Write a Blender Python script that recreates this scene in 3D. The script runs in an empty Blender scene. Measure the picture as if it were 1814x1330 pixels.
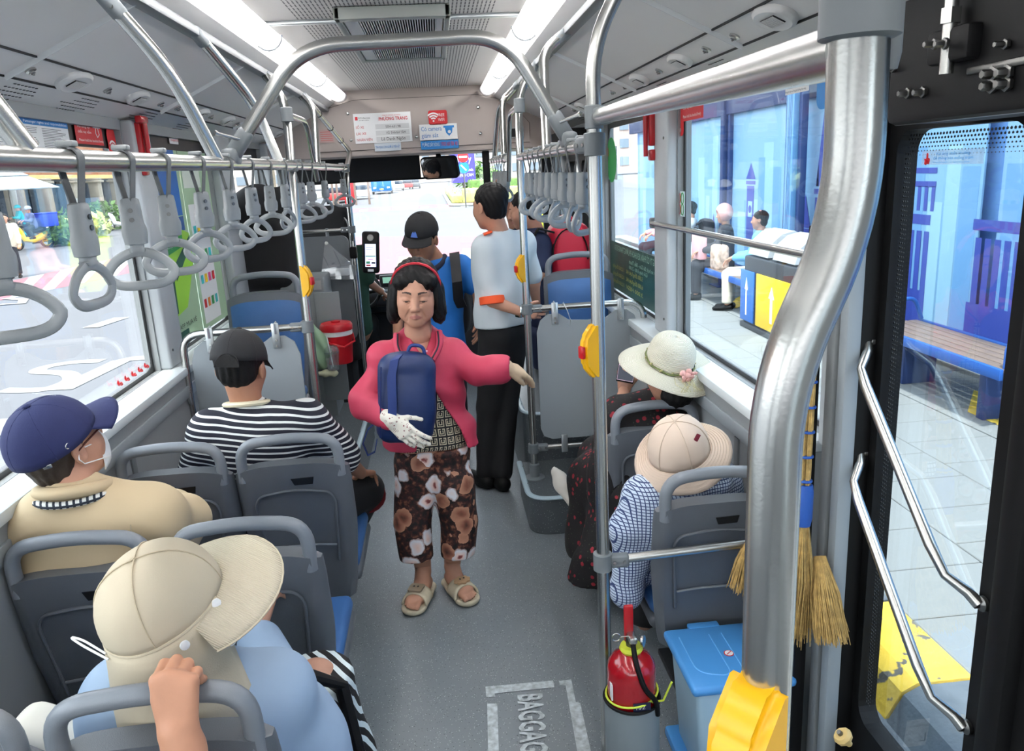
import bpy, bmesh, math, random
import numpy as np
from mathutils import Vector, Matrix
random.seed(7)
PI = math.pi
SC = bpy.context.scene
COL = SC.collection

# ------------------------------------------------------------------ camera, sky, sun, cove fill light, exposure
CAM = np.array([0.0, 0.0, 1.82])
def _basis():
    vp1 = np.array([770-907., -(308-665.)]); vpv = np.array([1188-907., -(5959-665.)])
    f = math.sqrt(-(vp1 @ vpv))
    fw = np.array([*vp1, -f]); fw /= np.linalg.norm(fw)
    up = -np.array([*vpv, -f]); up -= fw*(up @ fw); up /= np.linalg.norm(up)
    return np.array([np.cross(fw, up), fw, up]), f
CM, FPX = _basis()
cd = bpy.data.cameras.new('camera'); cam = bpy.data.objects.new('camera', cd); COL.objects.link(cam)
cd.sensor_fit = 'HORIZONTAL'; cd.sensor_width = 36.0; cd.lens = 36.0*FPX/1814.0
cd.clip_start = 0.05; cd.clip_end = 900
cam.matrix_world = Matrix([[*CM[0], CAM[0]], [*CM[1], CAM[1]], [*CM[2], CAM[2]], [0, 0, 0, 1]])
SC.camera = cam
SC.view_settings.view_transform = 'Standard'; SC.view_settings.look = 'None'
SC.view_settings.gamma = 1.0; SC.view_settings.use_curve_mapping = False
SC.view_settings.exposure = 1.25
SC.cycles.max_bounces = 10; SC.cycles.diffuse_bounces = 5; SC.cycles.glossy_bounces = 4
SC.cycles.transparent_max_bounces = 24; SC.cycles.transmission_bounces = 6
SC.cycles.caustics_reflective = False; SC.cycles.caustics_refractive = False
SC.cycles.sample_clamp_indirect = 6.0
w = bpy.data.worlds.new('hazy_sky'); SC.world = w; w.use_nodes = True
nt = w.node_tree; nt.nodes.clear()
wo = nt.nodes.new('ShaderNodeOutputWorld'); bg = nt.nodes.new('ShaderNodeBackground')
tc = nt.nodes.new('ShaderNodeTexCoord'); sx = nt.nodes.new('ShaderNodeSeparateXYZ')
cr = nt.nodes.new('ShaderNodeValToRGB')
cr.color_ramp.elements[0].position = 0.0; cr.color_ramp.elements[0].color = (0.95, 0.97, 1.0, 1)
cr.color_ramp.elements[1].position = 0.8; cr.color_ramp.elements[1].color = (0.78, 0.88, 1.0, 1)
nt.links.new(tc.outputs['Generated'], sx.inputs[0]); nt.links.new(sx.outputs['Z'], cr.inputs[0])
nt.links.new(cr.outputs[0], bg.inputs['Color']); bg.inputs['Strength'].default_value = 2.3
nt.links.new(bg.outputs[0], wo.inputs['Surface'])
sl = bpy.data.lights.new('sun', 'SUN'); sl.energy = 3.2; sl.angle = math.radians(4); sl.color = (1, 0.96, 0.9)
so = bpy.data.objects.new('sun', sl); COL.objects.link(so)
so.rotation_euler = Vector((0.15, 0.42, -0.9)).to_track_quat('-Z', 'Y').to_euler()
# added fill light inside the two unlit ceiling coves, behind the clear diffusers
for lx, ang in ((-0.655, 0.0), (0.435, 0.0)):
    al = bpy.data.lights.new('cove_fill', 'AREA'); al.shape = 'RECTANGLE'; al.size = 0.05; al.size_y = 7.6
    al.energy = 52; al.color = (1.0, 0.98, 0.95)
    ao = bpy.data.objects.new('cove_fill', al); COL.objects.link(ao)
    ao.location = (lx, 2.2, 2.428); ao.rotation_euler = (0, ang, 0)

# ------------------------------------------------------------------ helpers
def P(px, py, x=None, y=None, z=None):
    """the point where the sight line through a place of the photograph meets a real plane of the bus"""
    d = CM @ np.array([px-907., -(py-665.), -FPX])
    if x is not None: t = (x-CAM[0])/d[0]
    elif y is not None: t = (y-CAM[1])/d[1]
    else: t = (z-CAM[2])/d[2]
    return Vector(CAM + t*d)
def V(*a): return Vector(a)
def lin(c):
    c = [v/255. for v in c]
    return tuple(v/12.92 if v <= .04045 else ((v+.055)/1.055)**2.4 for v in c) + (1,)

MATS = {}
def mat(name, col, rough=.5, metal=0., bump=0., bscale=200., var=0., vscale=8., spec=None, coat=0., emis=None):
    if name in MATS: return MATS[name]
    m = bpy.data.materials.new(name); m.use_nodes = True; MATS[name] = m
    nt = m.node_tree; b = nt.nodes['Principled BSDF']
    c = lin(col)
    b.inputs['Base Color'].default_value = c; b.inputs['Roughness'].default_value = rough
    b.inputs['Metallic'].default_value = metal
    if spec is not None: b.inputs['Specular IOR Level'].default_value = spec
    if coat: b.inputs['Coat Weight'].default_value = coat
    if emis: b.inputs['Emission Color'].default_value = lin(emis[0]); b.inputs['Emission Strength'].default_value = emis[1]
    if bump or var:
        tc = nt.nodes.new('ShaderNodeTexCoord')
        if var:
            n = nt.nodes.new('ShaderNodeTexNoise'); n.inputs['Scale'].default_value = vscale; n.inputs['Detail'].default_value = 5
            nt.links.new(tc.outputs['Object'], n.inputs['Vector'])
            r = nt.nodes.new('ShaderNodeValToRGB')
            r.color_ramp.elements[0].position = .3; r.color_ramp.elements[1].position = .7
            r.color_ramp.elements[0].color = tuple(v*(1-var) for v in c[:3])+(1,)
            r.color_ramp.elements[1].color = tuple(min(1, v*(1+var)) for v in c[:3])+(1,)
            nt.links.new(n.outputs['Fac'], r.inputs[0]); nt.links.new(r.outputs[0], b.inputs['Base Color'])
        if bump:
            n = nt.nodes.new('ShaderNodeTexNoise'); n.inputs['Scale'].default_value = bscale; n.inputs['Detail'].default_value = 3
            nt.links.new(tc.outputs['Object'], n.inputs['Vector'])
            bp = nt.nodes.new('ShaderNodeBump'); bp.inputs['Strength'].default_value = bump; bp.inputs['Distance'].default_value = .002
            nt.links.new(n.outputs['Fac'], bp.inputs['Height']); nt.links.new(bp.outputs[0], b.inputs['Normal'])
    return m

class NT:
    """tiny node-graph writer for pattern materials"""
    def __init__(s, name, rough=.8):
        s.m = bpy.data.materials.new(name); s.m.use_nodes = True; MATS[name] = s.m
        s.nt = s.m.node_tree; s.b = s.nt.nodes['Principled BSDF']; s.b.inputs['Roughness'].default_value = rough
        s.tc = s.nt.nodes.new('ShaderNodeTexCoord')
    def obj(s, scale=(1, 1, 1), rot=(0, 0, 0), loc=(0, 0, 0), src='Object'):
        mp = s.nt.nodes.new('ShaderNodeMapping'); mp.inputs['Scale'].default_value = scale
        mp.inputs['Rotation'].default_value = rot; mp.inputs['Location'].default_value = loc
        s.nt.links.new(s.tc.outputs[src], mp.inputs['Vector']); return mp.outputs[0]
    def put(s, sock, v):
        if hasattr(v, 'is_output'): s.nt.links.new(v, sock)
        else: sock.default_value = v
    def math(s, op, a, b=0., c=0.):
        n = s.nt.nodes.new('ShaderNodeMath'); n.operation = op
        for i, v in enumerate((a, b, c)): s.put(n.inputs[i], v)
        return n.outputs[0]
    def sep(s, v):
        n = s.nt.nodes.new('ShaderNodeSeparateXYZ'); s.nt.links.new(v, n.inputs[0]); return n.outputs
    def noise(s, v, scale, detail=2., out='Fac'):
        n = s.nt.nodes.new('ShaderNodeTexNoise'); s.put(n.inputs['Vector'], v)
        n.inputs['Scale'].default_value = scale; n.inputs['Detail'].default_value = detail; return n.outputs[out]
    def vor(s, v, scale, out='Distance', feature='F1', rnd=1.):
        n = s.nt.nodes.new('ShaderNodeTexVoronoi'); n.feature = feature; s.put(n.inputs['Vector'], v)
        n.inputs['Scale'].default_value = scale; n.inputs['Randomness'].default_value = rnd
        return n if out is None else n.outputs[out]
    def ramp(s, f, stops, const=False):
        n = s.nt.nodes.new('ShaderNodeValToRGB'); r = n.color_ramp
        if const: r.interpolation = 'CONSTANT'
        while len(r.elements) < len(stops): r.elements.new(.5)
        for e, (p, c) in zip(r.elements, stops): e.position = p; e.color = lin(c)
        s.nt.links.new(f, n.inputs[0]); return n.outputs[0]
    def mix(s, f, a, b):
        n = s.nt.nodes.new('ShaderNodeMix'); n.data_type = 'RGBA'
        s.put(n.inputs[0], f); s.put(n.inputs[6], lin(a) if isinstance(a, tuple) and len(a) == 3 else a)
        s.put(n.inputs[7], lin(b) if isinstance(b, tuple) and len(b) == 3 else b); return n.outputs[2]
    def col(s, c): s.put(s.b.inputs['Base Color'], lin(c) if isinstance(c, tuple) else c)
    def bump(s, h, st=.3, d=.003):
        n = s.nt.nodes.new('ShaderNodeBump'); n.inputs['Strength'].default_value = st; n.inputs['Distance'].default_value = d
        s.nt.links.new(h, n.inputs['Height']); s.nt.links.new(n.outputs[0], s.b.inputs['Normal'])

ORG = {}
def tag(o, label=None, cat=None, group=None, kind=None):
    if label: o['label'] = label
    if cat: o['category'] = cat
    if group: o['group'] = group
    if kind: o['kind'] = kind
    return o
def thing(name, label, cat, loc=(0, 0, 0), group=None):
    o = bpy.data.objects.new(name, None); COL.objects.link(o); o.location = loc; o.empty_display_size = .05
    ORG[o.name] = Vector(loc); return tag(o, label, cat, group)
def link_mesh(name, me, mats, parent=None, org=None):
    o = bpy.data.objects.new(name, me); COL.objects.link(o)
    for m in (mats if isinstance(mats, (list, tuple)) else [mats]): me.materials.append(m)
    if parent is not None:
        o.parent = parent; g = ORG.get(parent.name, Vector((0, 0, 0)))
    else:
        g = Vector(org) if org is not None else Vector((0, 0, 0)); o.location = g
    if g.length > 0: me.transform(Matrix.Translation(-g))
    ORG[o.name] = g
    return o
def copy_tree(o, parent=None):
    c = o.copy(); COL.objects.link(c); c.parent = parent
    for ch in list(o.children): copy_tree(ch, c)
    return c
def frame(z, up=(0, 0, 1)):
    z = Vector(z).normalized(); u = Vector(up)
    if abs(z.dot(u)) > .98: u = Vector((1, 0, 0))
    x = u.cross(z).normalized(); return x, z.cross(x), z

class MB:
    def __init__(s): s.v = []; s.f = []; s.m = []; s.cur = 0
    def add(s, vs, fs, m=None):
        n = len(s.v); s.v += [tuple(v) for v in vs]; s.f += [tuple(i+n for i in f) for f in fs]
        s.m += [s.cur if m is None else m]*len(fs); return s
    def box(s, c, d, bev=0., R=None, seg=2, taper=None):
        hx, hy, hz = d[0]/2, d[1]/2, d[2]/2
        vs = [Vector((sx*hx, sy*hy, sz*hz)) for sz in (-1, 1) for sy in (-1, 1) for sx in (-1, 1)]
        if taper: vs = [Vector((v.x*(taper[0] if v.z < 0 else 1), v.y*(taper[1] if v.z < 0 else 1), v.z)) for v in vs]
        fs = [(0, 2, 3, 1), (4, 5, 7, 6), (0, 1, 5, 4), (2, 6, 7, 3), (0, 4, 6, 2), (1, 3, 7, 5)]
        if bev:
            bm = bmesh.new(); bv = [bm.verts.new(v) for v in vs]
            for f in fs: bm.faces.new([bv[i] for i in f])
            bmesh.ops.bevel(bm, geom=bm.edges[:], offset=min(bev, min(d)*.48), segments=seg, affect='EDGES', profile=.5)
            bm.verts.index_update(); vs = [v.co.copy() for v in bm.verts]; fs = [[v.index for v in f.verts] for f in bm.faces]; bm.free()
        c = Vector(c)
        return s.add([(R @ v if R else v)+c for v in vs], fs)
    def tube(s, pts, r, n=12, closed=False, caps=True, oval=1., up=None):
        pts = [Vector(p) for p in pts]; m = len(pts)
        rs = list(r) if isinstance(r, (list, tuple)) else [r]*m
        T = []
        for i in range(m):
            a = pts[(i-1) % m] if (i > 0 or closed) else pts[i]; b = pts[(i+1) % m] if (i < m-1 or closed) else pts[i]
            T.append((b-a).normalized())
        x, y, _ = frame(T[0], up or (0, 0, 1)); vs = []
        for i in range(m):
            x = (x-T[i]*x.dot(T[i])).normalized(); y = T[i].cross(x)
            for k in range(n):
                a = 2*PI*k/n; vs.append(pts[i]+(x*math.cos(a)*oval+y*math.sin(a))*rs[i])
        fs = []
        for i in range(m if closed else m-1):
            j = (i+1) % m
            for k in range(n): fs.append((i*n+k, i*n+(k+1) % n, j*n+(k+1) % n, j*n+k))
        if caps and not closed: fs += [tuple(range(n))[::-1], tuple((m-1)*n+k for k in range(n))]
        return s.add(vs, fs)
    def strip(s, pts, w, t, wdir):
        """flat band: width along wdir, thickness t"""
        pts = [Vector(p) for p in pts]; wd = Vector(wdir).normalized(); vs = []; m = len(pts)
        for i in range(m):
            T = (pts[min(i+1, m-1)]-pts[max(i-1, 0)]).normalized(); nn = T.cross(wd).normalized()
            for a, b in ((-1, -1), (1, -1), (1, 1), (-1, 1)): vs.append(pts[i]+wd*a*w/2+nn*b*t/2)
        fs = [(i*4+k, i*4+(k+1) % 4, i*4+4+(k+1) % 4, i*4+4+k) for i in range(m-1) for k in range(4)]
        fs += [(3, 2, 1, 0), tuple(m*4-4+k for k in range(4))]
        return s.add(vs, fs)
    def prism(s, poly, o, u, v, t):
        """outline poly (2d) at o in plane u,v extruded by t along u x v"""
        o = Vector(o); u = Vector(u); v = Vector(v); n = u.cross(v).normalized()
        a = [o+u*p[0]+v*p[1] for p in poly]; b = [p+n*t for p in a]; k = len(poly)
        return s.add(a+b, [tuple(range(k))[::-1], tuple(range(k, 2*k))]+[(i, (i+1) % k, k+(i+1) % k, k+i) for i in range(k)])
    def lathe(s, prof, o, ax=(0, 0, 1), n=24, sx=1., sy=1., up=(0, 1, 0)):
        x, y, z = frame(ax, up); o = Vector(o); vs = []; m = len(prof)
        for r, h in prof:
            for k in range(n):
                a = 2*PI*k/n; vs.append(o+x*math.cos(a)*r*sx+y*math.sin(a)*r*sy+z*h)
        fs = [(i*n+k, i*n+(k+1) % n, i*n+n+(k+1) % n, i*n+n+k) for i in range(m-1) for k in range(n)]
        fs += [tuple(range(n))[::-1], tuple((m-1)*n+k for k in range(n))]
        return s.add(vs, fs)
    def ball(s, c, r, n=12, sc=(1, 1, 1), R=None):
        c = Vector(c); vs = []; h = n//2+1
        for i in range(h):
            for k in range(n):
                a = 2*PI*k/n; b = -PI/2+PI*(i+.02)/(h-1+.04)
                q = Vector((math.cos(a)*math.cos(b)*sc[0], math.sin(a)*math.cos(b)*sc[1], math.sin(b)*sc[2]))*r
                vs.append(c+(R @ q if R else q))
        fs = [(i*n+k, i*n+(k+1) % n, i*n+n+(k+1) % n, i*n+n+k) for i in range(h-1) for k in range(n)]
        fs += [tuple(range(n))[::-1], tuple((h-1)*n+k for k in range(n))]
        return s.add(vs, fs)
    def grid(s, fn, nu, nv, cu=False, cv=False):
        vs = [fn(i/(nu if cu else nu-1), j/(nv if cv else nv-1)) for i in range(nu) for j in range(nv)]
        fs = [(i*nv+j, ((i+1) % nu)*nv+j, ((i+1) % nu)*nv+(j+1) % nv, i*nv+(j+1) % nv)
              for i in range(nu if cu else nu-1) for j in range(nv if cv else nv-1)]
        return s.add(vs, fs)
    def quad(s, a, b, c, d): return s.add([a, b, c, d], [(0, 1, 2, 3)])
    def build(s, name, mats, parent=None, smooth=35, org=None, solid=0., sub=0):
        me = bpy.data.meshes.new(name); me.from_pydata(s.v, [], s.f); me.update()
        me.polygons.foreach_set('material_index', s.m)
        if smooth: me.shade_smooth(); me.set_sharp_from_angle(angle=math.radians(smooth))
        o = link_mesh(name, me, mats, parent, org)
        if solid: md = o.modifiers.new('thick', 'SOLIDIFY'); md.thickness = solid; md.offset = 0
        if sub: md = o.modifiers.new('sub', 'SUBSURF'); md.levels = sub; md.render_levels = sub
        return o
def fil(pts, rad=.05, n=6):
    """polyline with rounded corners"""
    pts = [Vector(p) for p in pts]; out = [pts[0]]
    for i in range(1, len(pts)-1):
        a, b, c = pts[i-1], pts[i], pts[i+1]
        r = min(rad, (a-b).length*.49, (c-b).length*.49)
        p = b+(a-b).normalized()*r; q = b+(c-b).normalized()*r
        for k in range(n+1):
            t = k/n; out.append(p*(1-t)**2+b*2*t*(1-t)+q*t*t)
    out.append(pts[-1]); return out
def rrect(w, h, r, n=5, cx=0, cy=0):
    o = []
    for sx, sy, a0 in ((1, -1, -PI/2), (1, 1, 0), (-1, 1, PI/2), (-1, -1, PI)):
        for k in range(n+1):
            a = a0+PI/2*k/n; o.append((cx+sx*(w/2-r)+math.cos(a)*r, cy+sy*(h/2-r)+math.sin(a)*r))
    return o
def text(body, name, m, parent, o, u, v, h, w=None, align='LEFT', off=.0, bold=0., shear=0., sp=1., org=None):
    """flat lettering: baseline starts at o, reads along u, cap height h along v; w squeezes it to a width"""
    cu = bpy.data.curves.new(name, 'FONT'); cu.body = body; cu.size = 1.; cu.align_x = 'LEFT'; cu.resolution_u = 2
    cu.offset = bold; cu.space_line = sp; cu.extrude = 0
    t = bpy.data.objects.new('t', cu); COL.objects.link(t)
    dg = bpy.context.evaluated_depsgraph_get(); me = bpy.data.meshes.new_from_object(t.evaluated_get(dg))
    bpy.data.objects.remove(t)
    n = len(me.vertices)
    if n == 0: return None
    co = np.empty(n*3); me.vertices.foreach_get('co', co); co = co.reshape(-1, 3)
    mn = co.min(0); mx = co.max(0); sy = h/.70; sxx = sy if w is None else w/(mx[0]-mn[0])
    X = (co[:, 0]-mn[0])*sxx; Y = co[:, 1]*sy; X = X+shear*Y
    if align == 'CENTER': X -= (mx[0]-mn[0])*sxx/2
    u = np.array(Vector(u).normalized()); v = np.array(Vector(v).normalized()); nn = np.cross(u, v)
    out = np.array(Vector(o))[None]+X[:, None]*u+Y[:, None]*v+nn*off
    me.vertices.foreach_set('co', out.ravel()); me.update(); me.name = name
    return link_mesh(name, me, m, parent, org)
def card(name, m, parent, o, u, v, w, h, t=.001, r=0., **k):
    """thin printed sheet, lower left corner o"""
    n = Vector(u).normalized().cross(Vector(v).normalized())
    poly = rrect(w, h, r, cx=w/2, cy=h/2) if r else [(0, 0), (w, 0), (w, h), (0, h)]
    mb = MB().prism(poly, Vector(o), Vector(u).normalized(), Vector(v).normalized(), t)
    return mb.build(name, m, parent, smooth=0, **k)

# ------------------------------------------------------------------ distance-field modeller for bodies, cloth and soft things
class SDF:
    def __init__(s, lo, hi, h):
        s.lo = np.array(lo, float); s.h = h; s.n = np.maximum(np.ceil((np.array(hi)-s.lo)/h).astype(int)+1, 4)
        s.F = np.full(s.n, .5, np.float32)
    def _sub(s, lo, hi, pad):
        a = np.clip(np.floor((lo-pad-s.lo)/s.h).astype(int), 0, s.n-1); b = np.clip(np.ceil((hi+pad-s.lo)/s.h).astype(int)+1, 1, s.n)
        b = np.maximum(b, a+1)
        ax = [(s.lo[i]+np.arange(a[i], b[i])*s.h).astype(np.float32) for i in range(3)]
        return tuple(slice(a[i], b[i]) for i in range(3)), ax[0][:, None, None], ax[1][None, :, None], ax[2][None, None, :]
    def _put(s, sl, d, k, op):
        F = s.F[sl]
        if op == 'u':
            hh = np.maximum(k-np.abs(F-d), 0)/max(k, 1e-6); s.F[sl] = np.minimum(F, d)-hh*hh*k*.25
        elif op == 's':
            d = -d; hh = np.maximum(k-np.abs(F-d), 0)/max(k, 1e-6); s.F[sl] = np.maximum(F, d)+hh*hh*k*.25
    def cap(s, a, b, ra, rb=None, k=.02, op='u', flat=None):
        """tapered capsule; flat=(axis, f) squashes it to f of its width along axis"""
        rb = ra if rb is None else rb; a = np.array(a, float); b = np.array(b, float); R = max(ra, rb)
        sl, X, Y, Z = s._sub(np.minimum(a, b)-R, np.maximum(a, b)+R, k+2*s.h)
        x, y, z = X-a[0], Y-a[1], Z-a[2]; d = b-a
        if flat is not None:
            ax = np.array(Vector(flat[0]).normalized()); f = 1/flat[1]-1
            pr = (x*ax[0]+y*ax[1]+z*ax[2])
            L = max(d @ d, 1e-9); t = np.clip((x*d[0]+y*d[1]+z*d[2])/L, 0, 1)
            qx, qy, qz = x-t*d[0], y-t*d[1], z-t*d[2]; pr = qx*ax[0]+qy*ax[1]+qz*ax[2]
            qx = qx+pr*ax[0]*f; qy = qy+pr*ax[1]*f; qz = qz+pr*ax[2]*f
            dd = (np.sqrt(qx*qx+qy*qy+qz*qz)-(ra+(rb-ra)*t))*(flat[1]*.5+.5)
        else:
            L = max(d @ d, 1e-9); t = np.clip((x*d[0]+y*d[1]+z*d[2])/L, 0, 1)
            dd = np.sqrt((x-t*d[0])**2+(y-t*d[1])**2+(z-t*d[2])**2)-(ra+(rb-ra)*t)
        s._put(sl, dd.astype(np.float32), k, op); return s
    def path(s, pts, rs, k=.02, op='u', flat=None):
        for i in range(len(pts)-1): s.cap(pts[i], pts[i+1], rs[i], rs[i+1], k, op, flat)
        return s
    def ell(s, c, r, R=None, k=.02, op='u'):
        c = np.array(c, float); r = np.array(r, float); m = r.max()
        sl, X, Y, Z = s._sub(c-m, c+m, k+2*s.h); x, y, z = X-c[0], Y-c[1], Z-c[2]
        if R is not None:
            R = np.array(R); x, y, z = (R[0, 0]*x+R[1, 0]*y+R[2, 0]*z, R[0, 1]*x+R[1, 1]*y+R[2, 1]*z, R[0, 2]*x+R[1, 2]*y+R[2, 2]*z)
        k0 = np.sqrt((x/r[0])**2+(y/r[1])**2+(z/r[2])**2); k1 = np.sqrt((x/r[0]**2)**2+(y/r[1]**2)**2+(z/r[2]**2)**2)+1e-6
        s._put(sl, (k0*(k0-1)/k1).astype(np.float32), k, op); return s
    def rbox(s, c, hd, rad, R=None, k=.01, op='u'):
        c = np.array(c, float); hd = np.array(hd, float); m = np.linalg.norm(hd)
        sl, X, Y, Z = s._sub(c-m, c+m, k+2*s.h); x, y, z = X-c[0], Y-c[1], Z-c[2]
        if R is not None:
            R = np.array(R); x, y, z = (R[0, 0]*x+R[1, 0]*y+R[2, 0]*z, R[0, 1]*x+R[1, 1]*y+R[2, 1]*z, R[0, 2]*x+R[1, 2]*y+R[2, 2]*z)
        qx, qy, qz = np.abs(x)-hd[0]+rad, np.abs(y)-hd[1]+rad, np.abs(z)-hd[2]+rad
        d = np.sqrt(np.maximum(qx, 0)**2+np.maximum(qy, 0)**2+np.maximum(qz, 0)**2)+np.minimum(np.maximum(qx, np.maximum(qy, qz)), 0)-rad
        s._put(sl, d.astype(np.float32), k, op); return s
    def plane(s, o, n, k=.004):
        """cut away the side n points to"""
        n = Vector(n).normalized(); o = Vector(o)
        X = (s.lo[0]+np.arange(s.n[0])*s.h)[:, None, None]; Y = (s.lo[1]+np.arange(s.n[1])*s.h)[None, :, None]; Z = (s.lo[2]+np.arange(s.n[2])*s.h)[None, None, :]
        d = (X-o.x)*n.x+(Y-o.y)*n.y+(Z-o.z)*n.z
        s.F = np.maximum(s.F, d.astype(np.float32)); return s
    def warp(s, fn):
        X = (s.lo[0]+np.arange(s.n[0])*s.h)[:, None, None]; Y = (s.lo[1]+np.arange(s.n[1])*s.h)[None, :, None]; Z = (s.lo[2]+np.arange(s.n[2])*s.h)[None, None, :]
        s.F = (s.F+fn(X, Y, Z)).astype(np.float32); return s
    def wrinkle(s, amp=.004, f=30., d=(0, 0, 1), seed=0.):
        d = Vector(d).normalized()
        def fn(X, Y, Z):
            t = X*d.x+Y*d.y+Z*d.z
            return amp*np.sin(f*t+3*np.sin(9*X+seed)+2.6*np.sin(8*Z+5*Y+seed*2)+2*np.sin(11*Y+seed))*(.6+.4*np.sin(7*X+9*Z+seed))
        return s.warp(fn)
    def mesh(s):
        F = s.F; F[0] = F[-1] = .5; F[:, 0] = F[:, -1] = .5; F[:, :, 0] = F[:, :, -1] = .5
        nx, ny, nz = F.shape; S = F < 0
        c = np.zeros((nx-1, ny-1, nz-1), np.int8)
        for i in (0, 1):
            for j in (0, 1):
                for k in (0, 1): c += S[i:nx-1+i, j:ny-1+j, k:nz-1+k]
        I, J, K = np.nonzero((c > 0) & (c < 8)); N = len(I)
        if N == 0: return np.zeros((0, 3)), np.zeros((0, 4), int)
        idx = np.full(c.shape, -1, np.int32); idx[I, J, K] = np.arange(N)
        acc = np.zeros((N, 3)); cnt = np.zeros(N)
        co = [(0, 0, 0), (1, 0, 0), (0, 1, 0), (1, 1, 0), (0, 0, 1), (1, 0, 1), (0, 1, 1), (1, 1, 1)]
        ed = [(0, 1), (2, 3), (4, 5), (6, 7), (0, 2), (1, 3), (4, 6), (5, 7), (0, 4), (1, 5), (2, 6), (3, 7)]
        fv = [F[I+a, J+b, K+d] for a, b, d in co]
        for a, b in ed:
            fa, fb = fv[a], fv[b]; m = (fa < 0) != (fb < 0)
            t = np.where(m, fa/np.where(fa == fb, 1, fa-fb), 0); A = np.array(co[a]); B = np.array(co[b])
            acc += m[:, None]*(A[None]+t[:, None]*(B-A)[None]); cnt += m
        vv = s.lo+(np.stack([I, J, K], 1)+acc/cnt[:, None])*s.h
        quads = []
        for ax in range(3):
            sl0 = [slice(1, -1)]*3; sl1 = [slice(1, -1)]*3; sl0[ax] = slice(0, -1); sl1[ax] = slice(1, None)
            a = S[tuple(sl0)]; b = S[tuple(sl1)]; off = [1, 1, 1]; off[ax] = 0
            u, v_ = [i for i in range(3) if i != ax]
            for flip, msk in ((0, a & ~b), (1, ~a & b)):
                p = np.stack(np.nonzero(msk), 1)+np.array(off)
                q = []
                for du, dv in ((-1, -1), (0, -1), (0, 0), (-1, 0)):
                    r = p.copy(); r[:, u] += du; r[:, v_] += dv; q.append(idx[r[:, 0], r[:, 1], r[:, 2]])
                q = np.stack(q, 1)
                if (flip == 1) != (ax == 1): q = q[:, ::-1]
                quads.append(q)
        return vv, np.concatenate(quads)
def sdf_obj(parts, name, mats, parent=None, region=None, org=None, relax=1):
    """one mesh object from one or more fields; region(co)->material index per face"""
    vs = []; fs = []; n = 0
    for s in (parts if isinstance(parts, (list, tuple)) else [parts]):
        v, f = s.mesh()
        vs.append(v); fs.append(f+n); n += len(v)
    v = np.concatenate(vs); f = np.concatenate(fs)
    for _ in range(relax):          # laplacian relax
        acc = np.zeros_like(v); cn = np.zeros(len(v))
        for k in range(4):
            a = f[:, k]; b = f[:, (k+1) % 4]
            np.add.at(acc, a, v[b]); np.add.at(cn, a, 1); np.add.at(acc, b, v[a]); np.add.at(cn, b, 1)
        v = v*.4+.6*acc/np.maximum(cn, 1)[:, None]
    me = bpy.data.meshes.new(name)
    me.vertices.add(len(v)); me.vertices.foreach_set('co', v.astype(np.float32).ravel())
    me.loops.add(len(f)*4); me.loops.foreach_set('vertex_index', f.astype(np.int32).ravel())
    me.polygons.add(len(f)); me.polygons.foreach_set('loop_start', np.arange(0, len(f)*4, 4, dtype=np.int32))
    me.polygons.foreach_set('loop_total', np.full(len(f), 4, np.int32)); me.update(calc_edges=True)
    me.shade_smooth()
    if region is not None:
        cc = v[f].mean(1); me.polygons.foreach_set('material_index', np.asarray(region(cc), np.int32))
    return link_mesh(name, me, mats, parent, org)
# ------------------------------------------------------------------ materials
STEEL = mat('brushed_steel', (196, 196, 192), .27, 1.0, bump=.05, bscale=300)
STEEL_D = mat('dark_steel', (120, 120, 118), .35, 1.0)
CLAMP = mat('grey_plastic_clamp', (112, 118, 121), .5)
WALLP = mat('wall_laminate', (140, 145, 147), .55, var=.05, vscale=3)
WHITE = mat('white_paint', (205, 212, 214), .45)
PILLAR = mat('pillar_cover', (172, 178, 181), .5, var=.03)
CEILM = mat('ceiling_laminate', (216, 215, 213), .55, var=.02, vscale=2)
HEADM = mat('header_laminate', (168, 158, 152), .6)
BLACK = mat('black_rubber', (8, 8, 9), .6, spec=.25)
FRIT = mat('window_black_border', (10, 10, 12), .3)
DARK = mat('dark_recess', (22, 23, 25), .8)
SEATP = mat('seat_plastic', (92, 97, 103), .42, bump=.25, bscale=500, var=.04)
SEATB = mat('seat_handle_plastic', (118, 124, 131), .38, bump=.15, bscale=500)
SEATC = mat('blue_seat_vinyl', (52, 96, 150), .5, bump=.2, bscale=300, var=.06)
YEL = mat('yellow_plastic', (236, 178, 8), .35)
RED = mat('red_paint', (170, 12, 24), .3, coat=.4)
GREYPANEL = mat('grey_partition_board', (140, 148, 152), .45)
ALU = mat('aluminium_edge', (190, 196, 198), .35, .8)
WHT = mat('print_white', (240, 242, 242), .6)
INK = mat('print_black', (28, 28, 30), .6)
REDP = mat('print_red', (200, 30, 38), .5)
BLUP = mat('print_blue', (20, 120, 190), .5)
GRNP = mat('print_green', (40, 150, 70), .5)
YELP = mat('print_yellow', (245, 205, 20), .5)
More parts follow.
